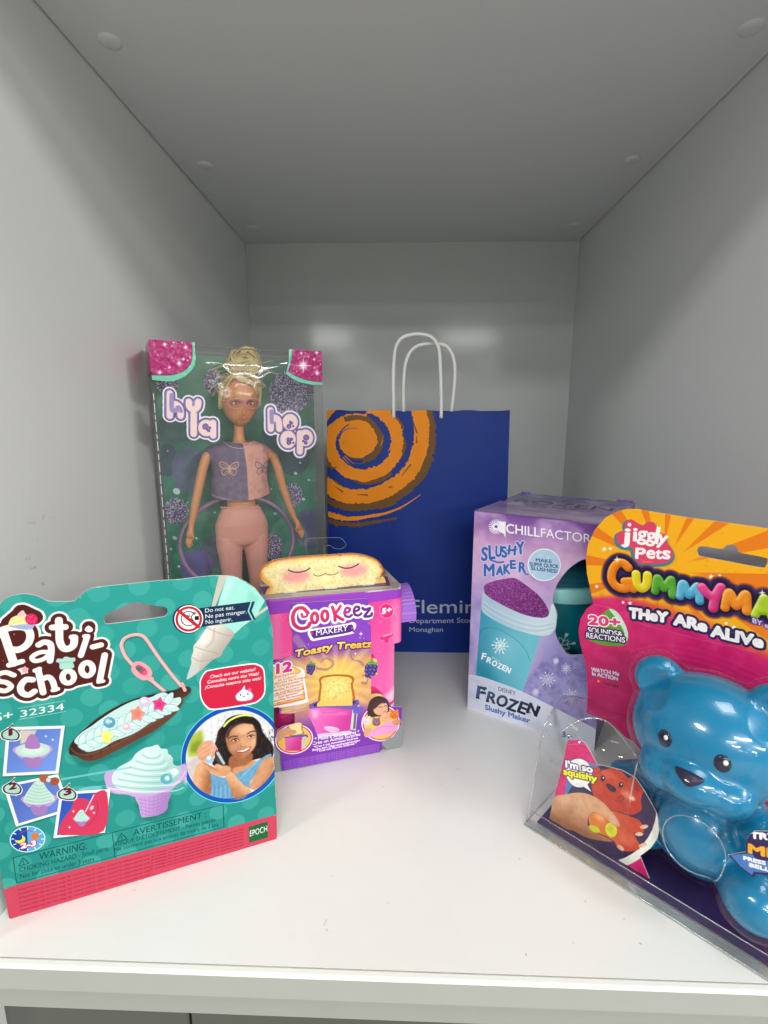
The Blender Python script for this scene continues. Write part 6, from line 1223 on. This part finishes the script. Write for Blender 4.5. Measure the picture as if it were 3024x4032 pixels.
# small round logo
pb = sm([(470, 150), (510, 140), (560, 170), (610, 190), (650, 160), (700, 170), (730, 240), (790, 270), (800, 320), (840, 380), (860, 430), (840, 480), (780, 510), (640, 516), (560, 500), (530, 440), (510, 380), (440, 370), (390, 330), (385, 270), (420, 240), (460, 230), (450, 190)], True, 5)
CA.fill([(x+14, y+22) for x, y in pb], (120, 80, 30), .5, blur=10); CA.fill([(x-8+(6 if x > 620 else -4), y+14) for x, y in pb], (64, 128, 140), grow=12); CA.fill(pb, (222, 68, 100))
CA.letters([('j', 424, 330, 66, 130, 4), ('i', 520, 320, 28, 120, 4), ('g', 556, 308, 76, 122, 6), ('g', 630, 318, 72, 122, 10), ('l', 700, 340, 26, 150, 10), ('y', 724, 336, 74, 118, 14)], (250, 246, 246), grow=6)
CA.letters([('P', 542, 468, 80, 92, 2), ('e', 636, 466, 66, 108, 2), ('t', 710, 468, 48, 96, 4), ('s', 766, 468, 62, 108, 6)], (250, 246, 246), grow=6); CA.fill(ell(490, 184, 16), (250, 246, 246)); CA.text('eolo', (600, 502), (680, 504), 18, (250, 150, 160), .9)
# big bubbly title
T_ = [((232, 130, 20), (252, 196, 90), (180, 84, 10), [sm([(478, 545), (440, 510), (395, 508), (350, 560), (338, 640), (375, 700), (440, 722), (500, 700), (515, 665), (450, 665)], False, 5), [(515, 665), (522, 725)]], 66),
      ((226, 206, 30), (252, 244, 150), (180, 150, 10), [sm([(545, 600), (552, 680), (590, 722), (632, 690), (642, 610)], False, 5)], 66),
      ((84, 160, 44), (176, 220, 140), (40, 110, 20), [sm([(705, 745), (720, 640), (742, 650), (778, 720), (830, 655), (845, 660), (852, 780)], False, 4)], 60),
      ((84, 170, 206), (190, 228, 244), (40, 110, 160), [sm([(915, 790), (930, 690), (955, 690), (990, 780), (1050, 710), (1070, 715), (1082, 830)], False, 4)], 60),
      ((220, 60, 130), (250, 160, 200), (160, 20, 90), [sm([(1100, 710), (1140, 760), (1185, 790)], False, 4), sm([(1260, 710), (1215, 790), (1195, 890)], False, 4)], 72),
      ((234, 140, 30), (252, 206, 120), (190, 90, 10), [sm([(1295, 885), (1320, 765), (1345, 770), (1390, 870), (1455, 780), (1475, 785), (1480, 915)], False, 4)], 66),
      ((176, 206, 40), (232, 244, 160), (120, 150, 10), [[(1550, 945), (1625, 800), (1700, 980)], [(1570, 910), (1680, 920)]], 64),
      ((230, 130, 30), (252, 206, 120), (190, 90, 10), [[(1770, 860), (1780, 1020), (1840, 1040)]], 60), ((84, 170, 206), (190, 228, 244), (40, 110, 160), [sm([(1990, 920), (1920, 900), (1890, 950), (1970, 1000), (1950, 1060), (1880, 1040)], False, 5)], 56)]
Es = [CA.strokes_e(l, w) for *_, l, w in T_]; kk = CA.k((900, 700)); CA.paint(np.concatenate(Es), (44, 26, 74), k=kk, outline=[(58, (120, 60, 40), 6), (46, (50, 30, 96)), (28, (26, 14, 48))])
for (c, hi, lo, l, w), E in zip(T_, Es): CA.paint(E, c, k=kk, outline=[(5, lo)]); CA.paint(E, c, k=kk, bevel=(w*.5, hi, lo))
for x, y in ((385, 478), (1610, 760)): CA.star(x, y, 40, (255, 250, 220), 4, .12); CA.fill(ell(x, y, 16), (255, 250, 220), .7, blur=6)
CA.text('BY eolo', (1530, 1010), (1760, 1100), 44, (210, 190, 230), grow=3, outline=[(12, (70, 50, 130))])
nav = (44, 30, 84); wh = (250, 248, 246)
for t, p0, p1, h in (('THeY', (490, 966), (806, 1006), 84), ('ARe', (866, 1024), (1136, 1086), 92), ('ALIVe', (1180, 1122), (1610, 1222), 96)): CA.text(t, p0, p1, h, wh, grow=10, outline=[(30, nav)], shear=.04)
# egg badge
eg = sm([(318, 895), (390, 925), (450, 1020), (478, 1110), (462, 1190), (380, 1208), (250, 1196), (130, 1150), (118, 1120), (200, 1000)], True, 5); CA.fill(eg, (96, 156, 44)); CA.fill(sm([(318, 895), (390, 925), (450, 1020), (478, 1110), (462, 1170), (440, 1080), (380, 980)], True, 5), (200, 226, 206))
CA.text('20+', (150, 1024), (408, 1046), 78, (222, 60, 120), grow=6, outline=[(15, (252, 240, 244))])
for t, p0, p1 in (('SOUNDS&', (140, 1092), (430, 1130)), ('REACTIONS', (126, 1138), (452, 1180))): CA.text(t, p0, p1, 46, wh, grow=2, outline=[(13, nav)])
CA.inp(g2c)
for t, p0, p1 in (('WATCH Me', (474, 72), (660, 104)), ('In ACTION', (480, 100), (652, 136))): CA.text(t, p0, p1, 26, (240, 226, 236), .9, grow=2.5, outline=[(7, (150, 40, 110))])
CA.fill([(506, 124), (546, 130), (544, 156), (506, 150)], (216, 44, 50)); CA.fill([(518, 132), (518, 148), (532, 141)], (244, 200, 120)); CA.text('YouTube', (554, 160), (654, 186), 26, (50, 26, 40), grow=1)
CA.inp(g1)
for p in ([(470, 895), (640, 920), (830, 970), (1100, 1040), (1500, 1120)], [(186, 855), (260, 872), (330, 890)], [(560, 1010), (800, 1080), (1200, 1180), (1560, 1260)]):           # creases in the card
    q = sm(p, False, 10); CA.stroke([(x+hc.uniform(-4, 4), y+hc.uniform(-4, 4)) for x, y in q], 2.4, (244, 190, 210), .55)
CA.smear([(-100, 700), (1900, 700), (1900, 2600), (-100, 2600)], .10, 40, 8)
co = [g1(p) for p in [(1659, 216), (1300, 165), (1000, 126), (700, 77), (560, 52), (480, 50), (400, 66), (290, 122), (200, 222), (140, 350), (122, 480), (132, 600), (160, 730), (184, 850), (130, 892), (78, 975), (60, 1080), (72, 1180), (100, 1290), (118, 1350)]] + [g2c(p) for p in [(440, 60), (446, 130), (450, 240), (442, 350), (475, 365), (560, 396), (640, 450), (700, 512), (756, 545)]]
cu_ = [gf.at(*p, -YC) for p in co]; UR = .126
cu_ = cu_ + [(.09, .002), (UR, .002), (UR, cu_[0][1]+.004)]
hl = [gf.at(*g1(p), -YC) for p in sm([(1060, 405), (1072, 376), (1108, 366), (1200, 380), (1282, 390), (1300, 366), (1340, 351), (1382, 362), (1408, 396), (1424, 420), (1630, 462), (1656, 488), (1640, 530), (1600, 546), (1300, 490), (1092, 450), (1068, 432)], True, 3)]
bm = bm_plate([cu_, hl], YC, YC+.0006); planar_uv(bm, CA.u0, CA.v0, CA.w, CA.h); mesh(bm, 'backing_card', [printed(CA, .3, .28, .10, 45), plain('white_card_edge', (240, 226, 190), .7)], pack)
# base card
pur = plain('purple_card', (62, 44, 92), .3, .5, bump=.06, bscale=60, var=.10, vscale=50)
mesh(bm_box(bmesh.new(), .004, .126, .0035, YC, .0015, .0021), 'base_card', pur, pack)
# insert with the pictured squeeze
IA = Art('bear_insert_print', gf, -.004, -.012, .08, .09, 10, (214, 34, 108), d=-.0105); IA.inp(z1)
IA.fill(ell(960, 1800, 570, 590, 35), (74, 130, 190)); IA.fill([(900, 1150), (1340, 1500), (1480, 1800), (1530, 2050), (1430, 2200), (900, 2420), (1600, 2500), (1700, 1100)], (214, 34, 108), 0)
IA.fill(ell(990, 1820, 560, 600, 30), (240, 238, 226)); IA.fill(ell(860, 1700, 500, 480, 35), (74, 130, 190)); IA.fill(ell(965, 1800, 500, 545, 32), (52, 32, 74))
IA.fill([(280, 900), (760, 900), (850, 1285), (700, 1236), (575, 1290), (508, 1420), (480, 1600), (470, 1690), (280, 1720)], (214, 34, 108))
red, redd = (196, 62, 36), (150, 34, 24)
IA.fill(sm([(770, 1330), (800, 1300), (860, 1310), (880, 1340), (1000, 1310), (1100, 1350), (1170, 1420), (1220, 1400), (1290, 1420), (1340, 1490), (1355, 1560), (1320, 1600), (1310, 1680), (1320, 1760), (1270, 1800), (1200, 1820), (1080, 1790), (960, 1760), (850, 1700), (790, 1600), (770, 1480)], True, 5), IA.grad((900, 1360), red, (1100, 1780), (190, 50, 30)))
IA.fill(sm([(1210, 1430), (1280, 1440), (1320, 1520), (1300, 1580), (1240, 1540)], True, 5), redd, .7, blur=8); IA.fill(ell(1170, 1610, 90, 36, 30), (238, 150, 120), .7, blur=16); IA.fill(ell(1210, 1640, 36, 18, 35), (250, 214, 196), .8, blur=6); IA.fill(ell(960, 1380, 90, 40, 20), (222, 100, 70), .6, blur=16)
IA.fill(sm([(930, 1490), (960, 1480), (1030, 1520), (1040, 1560), (1000, 1575), (960, 1550)], True, 4), (56, 22, 30))
for x, y in ((895, 1425), (1092, 1495)): IA.fill(ell(x, y, 26, 32, 10), (44, 20, 28)); IA.fill(ell(x+6, y-8, 8), (240, 230, 230))
IA.stroke(sm([(835, 1370), (855, 1350), (880, 1350)], False), 7, (90, 24, 26)); IA.stroke(sm([(1110, 1430), (1140, 1445), (1155, 1470)], False), 7, (90, 24, 26)); IA.stroke(sm([(1005, 1645), (1040, 1668), (1090, 1670), (1120, 1640), (1090, 1615), (1060, 1640)], False), 8, (90, 24, 36), .8)
IA.fill(sm([(740, 1850), (800, 1790), (900, 1770), (1010, 1780), (1200, 1840), (1290, 1880), (1340, 1960), (1330, 2010), (1240, 2010), (1260, 2080), (1300, 2150), (1280, 2200), (1150, 2220), (1060, 2190), (1020, 2110), (900, 2040), (780, 1990)], True, 5), IA.grad((800, 1820), (224, 120, 50), (1200, 2000), (200, 70, 40))); IA.fill(ell(1170, 2090, 90, 60, 30), (222, 110, 80), .6, blur=16); IA.fill(ell(860, 1850, 60, 30, 30), (244, 186, 110), .7, blur=14); IA.fill(ell(985, 1985, 62, 80, -20), (214, 214, 30)); IA.fill(ell(800, 1975, 66, 34, 25), (206, 206, 40)); IA.fill(ell(985, 1985, 30, 40, -20), (190, 186, 20), .7, blur=10)
sk_ = (206, 150, 110)
IA.fill(sm([(300, 1880), (340, 1690), (380, 1620), (480, 1600), (600, 1580), (720, 1590), (850, 1650), (950, 1740), (1040, 1850), (1080, 1930), (1060, 1955), (1000, 1930), (900, 1830), (800, 1790), (740, 1840), (730, 1920), (780, 2000), (900, 2050), (1000, 2110), (860, 2100), (700, 2060), (560, 1990), (400, 1960)], True, 5), IA.grad((400, 1640), (214, 160, 118), (480, 1980), (176, 116, 78)))
IA.fill(ell(560, 1680, 150, 60, 10), (230, 180, 140), .6, blur=30); IA.fill(ell(1010, 1880, 30, 60, -40), (232, 180, 148), .7, blur=14); IA.stroke(sm([(620, 1960), (740, 2030), (880, 2070)], False), 26, (160, 96, 64), .5, blur=12); IA.fill(ell(520, 1800, 60, 130, 20), (172, 112, 76), .5, blur=30)
for x, y, r in ((1345, 1950, -40), (1290, 2030, -30), (1330, 2150, -50), (1090, 2180, 10)): IA.fill(ell(x, y, 46, 22, 30+r), (226, 170, 140)); IA.fill(ell(x+10, y+4, 22, 12, 30+r), (240, 200, 180), .8, blur=3)
IA.fill(ell(635, 1365, 140, 158, -15), (250, 248, 246), outline=[(8, (74, 40, 96))]); IA.fill([(680, 1510), (770, 1570), (720, 1480)], (250, 248, 246))
IA.text("I'm so", (492, 1300), (780, 1360), 74, (252, 250, 252), grow=6, outline=[(17, (86, 54, 110))]); IA.text('squishy', (468, 1378), (828, 1462), 72, (246, 236, 40), grow=6, outline=[(16, (70, 60, 60))])
IA.stroke([(520, 1055), (600, 1050), (700, 1052)], 4, (240, 190, 210), .7); IA.smear([(300, 1000), (1400, 1000), (1500, 2300), (300, 2300)], .10, 24, 5)
io = [z1(p) for p in [(515, 1005), (640, 1005), (700, 1040), (760, 1140), (830, 1272), (960, 1300), (1100, 1335), (1250, 1420), (1345, 1560)]]+[cc(p) for p in [(866, 90), (915, 180), (932, 270), (915, 350), (870, 410), (800, 462), (862, 612), (600, 470), (280, 280), (215, 262), (185, 232)]]+[z1(p) for p in [(310, 1880), (345, 1700), (400, 1500), (460, 1250)]]
iu = [(lambda q: (q[0], max(q[1], .0022)))(gf.at(*p, -.0105)) for p in io]
bm = bm_plate([iu], .0105, .0111); planar_uv(bm, IA.u0, IA.v0, IA.w, IA.h); mesh(bm, 'insert_card', [printed(IA, .3, .5, .06, 45), card_edge], pack)

# --- bear
bear = thing('squishy_bear', 'glossy translucent blue squishy bear sealed inside the clear blister', 'toy bear', gf.o, gf.ang)
def L(u, d, v): return Vector((u/1000, -d/1000, v/1000))
HC, HR = L(75, -29, 81), (.0335, .0255, .0295)
def bear_shapes(bm, g=0):
    r = lambda *a: tuple(x/1000+g for x in a)
    blob(bm, HC, tuple(x+g for x in HR), seg=48); blob(bm, L(75, -9, 69), r(15.5, 13, 11), seg=40); blob(bm, L(64, -12, 67), r(13, 12, 11), seg=32); blob(bm, L(86, -12, 67), r(13, 12, 11), seg=32)
    blob(bm, L(51.5, -31, 100.5), r(12.2, 8.5, 12.2), seg=32); blob(bm, L(99, -31, 104), r(12.2, 8.5, 12.2), seg=32)
    blob(bm, L(78, -30, 35), r(25, 21, 29), seg=44); blob(bm, L(79, -16, 38), r(18, 13, 19), seg=40)
    for t in range(7): blob(bm, L(58-t*3.0, -31+t*.6, 46-t*1.2), r(10.5-t*.35, 9.5, 10-t*.3), seg=24)
    for t in range(6): blob(bm, L(97+t*2.2, -24+t*2.6, 50-t*.4), r(10.5, 9.5, 10.5), seg=24)
    for t in range(6): blob(bm, L(94+t*2.0, -26+t*4.4, 23+t*1.2), r(13.2, 12, 13), seg=28)
    for t in range(4): blob(bm, L(60-t*2.4, -34+t*3, 20), r(13, 11, 12.5), seg=24)
def ear_dip(o):
    for v in o.data.vertices:
        for c in (L(51.5, -24, 100.5), L(99, -24, 104)):
            d = Vector((v.co.x-c.x, v.co.z-c.z)).length
            if v.co.y < c.y+.004 and d < .0085: v.co.y += .0042*(1-(d/.0085)**2)
jm, nt, b = nmat('blue_jelly'); b.inputs['Base Color'].default_value = lin((0, 124, 168)); b.inputs['Roughness'].default_value = .22; b.inputs['Subsurface Weight'].default_value = .18; b.inputs['Subsurface Radius'].default_value = (.002, .006, .010); b.inputs['Coat Weight'].default_value = .3; b.inputs['Coat Roughness'].default_value = .08
tc = nt.nodes.new('ShaderNodeTexCoord'); n = nt.nodes.new('ShaderNodeTexNoise'); n.inputs['Scale'].default_value = 60; n.inputs['Detail'].default_value = 3; nt.links.new(tc.outputs['Object'], n.inputs['Vector']); rp = nt.nodes.new('ShaderNodeMapRange'); rp.inputs['To Min'].default_value = .14; rp.inputs['To Max'].default_value = .38; nt.links.new(n.outputs['Fac'], rp.inputs['Value']); nt.links.new(rp.outputs['Result'], b.inputs['Roughness'])
bm = bmesh.new(); bear_shapes(bm); bb = remeshed(bm, 'body', jm, bear, .0011, 9); ear_dip(bb)
def front(u, v):                                     # where the bear's surface is, seen from the front
    ok, loc, nn, _ = bb.ray_cast(Vector((u/1000, -.06, v/1000)), Vector((0, 1, 0))); return loc, nn
navy = plain('eye_navy', (18, 22, 50), .12, .6); eyew = plain('eye_glint', (245, 245, 245), .3)
for (u, v) in ((62.6, 84.5), (85.6, 84.2)):
    P, N = front(u, v); rot = N.to_track_quat('Z', 'Y').to_euler(); bm = bmesh.new(); blob(bm, P, (.0033, .0040, .0011), rot, 24); e = mesh(bm, 'eye', navy, bear, True)
    P2, N2 = front(u+.9, v+1.1); bm = bmesh.new(); blob(bm, P2+N2*.0010, (.0010, .0012, .0004), N2.to_track_quat('Z', 'Y').to_euler(), 14); mesh(bm, 'eye_glint', eyew, e, True)
bm = bmesh.new(); nose_o = [(69.4, 76.6), (75, 77.2), (80.4, 76.4), (81.0, 75.2), (78.4, 73.0), (75.5, 71.6), (72.6, 72.9), (69.2, 75.2)]; nv2 = []
ctr, N = front(75, 74.5); cV = bm.verts.new(ctr+N*.0014); ringv = []; ring2 = []
for p in sm(nose_o, True, 3):
    P, N = front(*p); ringv.append(bm.verts.new(P-N*.0004)); P2, N2 = front(75+(p[0]-75)*.8, 74.5+(p[1]-74.5)*.8); ring2.append(bm.verts.new(P2+N2*.0011))
for i in range(len(ringv)): j = (i+1) % len(ringv); bm.faces.new((ringv[i], ringv[j], ring2[j], ring2[i])); bm.faces.new((ring2[i], ring2[j], cV))
bmesh.ops.recalc_face_normals(bm, faces=bm.faces); mesh(bm, 'nose', plain('nose_plum', (44, 34, 62), .3, .4), bear, True)

# --- clear blister: formed shell over the bear, hood over the insert, folded foot
bl_m = clear('blister_plastic', (.985, .99, .99), 1.47, .02, .35, 34, .028, 0, .5)
bm = bmesh.new(); bear_shapes(bm, .0030)
sh_ = remeshed(bm, 'shell', bl_m, pack, .0013, 4, cut=lambda f: f.normal.y > .25 or f.calc_center_median().y > .057 or f.calc_center_median().z < .004)
bm = bmesh.new()
prof = sm([(.0005, .001), (.0012, .020), (.0030, .044), (.0062, .060), (.0125, .0675), (.024, .0700), (.040, .0660), (.0585, .0560)], False, 4)
def hx(i, n, y): return -.0005+.052*i/n
rows = []
for j, (y, z) in enumerate(prof):
    rows.append([bm.verts.new((hx(i, 14, y)+(.0012*math.sin(j*.5) if 0 < i < 14 else 0)+(.004*(z/.07) if i == 0 else 0), y+.0008*math.sin(i*1.3+j*.4), z*(1+.02*math.sin(i*.8)))) for i in range(15)])
for a, b_ in zip(rows, rows[1:]):
    for i in range(14): bm.faces.new((a[i], a[i+1], b_[i+1], b_[i]))
end = [r[0] for r in rows]; foot = bm.verts.new((-.0005, .0585, .001)); 
for a, b_ in zip(end, end[1:]): bm.faces.new((a, b_, foot))
mesh(bm, 'hood', bl_m, pack, True)
edge_pl = clear('plastic_edge', (.93, .95, .95), 1.5, .12, .1, 60, .22, .12)
bm = bmesh.new(); tube_mesh(bm, [(-.0005+.004*z/.07, y, z) for y, z in prof], .00042, 6); tube_mesh(bm, [(.0515, y, z) for y, z in prof[8:]], .0004, 6); tube_mesh(bm, [(-.001, .0005, .001), (-.001, .0585, .001)], .0005, 6)
tube_mesh(bm, sm([(.012, .006, .062), (.020, .016, .0695), (.030, .022, .0705), (.040, .018, .068), (.050, .012, .064)], False, 5), .0004, 6); mesh(bm, 'hood_edge', edge_pl, pack, True)
bm = bmesh.new(); bm_box(bm, -.0015, .1285, -.0022, .0032, .0002, .0010, .0003, 1); mesh(bm, 'foot_flange', edge_pl, pack)
bm = bmesh.new(); v4 = [bm.verts.new(p) for p in ((.0005, .0018, .001), (.128, .0018, .001), (.128, .0030, .0075), (.0005, .0030, .0075))]; bm.faces.new(v4); v5 = [v4[3], v4[2], bm.verts.new((.128, .030, .0062)), bm.verts.new((.0005, .030, .0062))]; bm.faces.new(v5); mesh(bm, 'foot_cover', bl_m, pack)
bm = bmesh.new(); tube_mesh(bm, [(.0005, .0030, .0072), (.128, .0030, .0072)], .00035, 5); tube_mesh(bm, [(-.001, -.0020, .0008), (.1285, -.0020, .0008)], .0005, 5); mesh(bm, 'flange_edge', edge_pl, pack, True)
# raised ring formed in the plastic over the belly
bm = bmesh.new(); rp_ = []
for t in np.linspace(0, 2*math.pi, 40, endpoint=False):
    ok, loc, nn, _ = sh_.ray_cast(Vector((.0795+.0125*math.cos(t), -.06, .040+.0130*math.sin(t))), Vector((0, 1, 0))); rp_.append(loc-Vector((0, .0006, 0)) if ok else None)
if all(p is not None for p in rp_): tube_mesh(bm, rp_, .00028, 8, True); mesh(bm, 'belly_ring', edge_pl, pack, True)
else: bm.free()
# try-me sticker
SA = Art('try_me_print', gf, .07, .015, .07, .06, 10, (50, 28, 84), d=.006); SA.inp(z3)
so = [(1290, 500), (1305, 450), (1340, 395), (1400, 360), (1545, 362), (1800, 400), (1960, 470), (2000, 560), (1990, 680), (1960, 800), (1900, 930), (1600, 880), (1405, 855), (1376, 902), (1240, 800), (1084, 640), (1290, 600)]
SA.fill([(1110, 640), (1300, 618), (1380, 640), (1400, 690), (1700, 720), (1900, 760), (1880, 880), (1380, 830), (1362, 872), (1230, 770)], (74, 122, 192))
SA.text('TRY', (1345, 440), (1640, 468), 74, (250, 246, 240), grow=9); SA.text('ME!', (1325, 608), (1720, 700), 104, (246, 176, 40), grow=12); SA.text('PRESS MY', (1262, 690), (1700, 800), 44, (246, 244, 250), grow=6); SA.text('BELLY', (1330, 770), (1640, 850), 44, (246, 244, 250), grow=6)
su = [gf.at(*z3(p), .006) for p in so]; bm = bm_plate([su], -.0061, -.0056); planar_uv(bm, SA.u0, SA.v0, SA.w, SA.h); mesh(bm, 'try_me_sticker', [printed(SA, .3, .5, .05, 40), card_edge], pack)
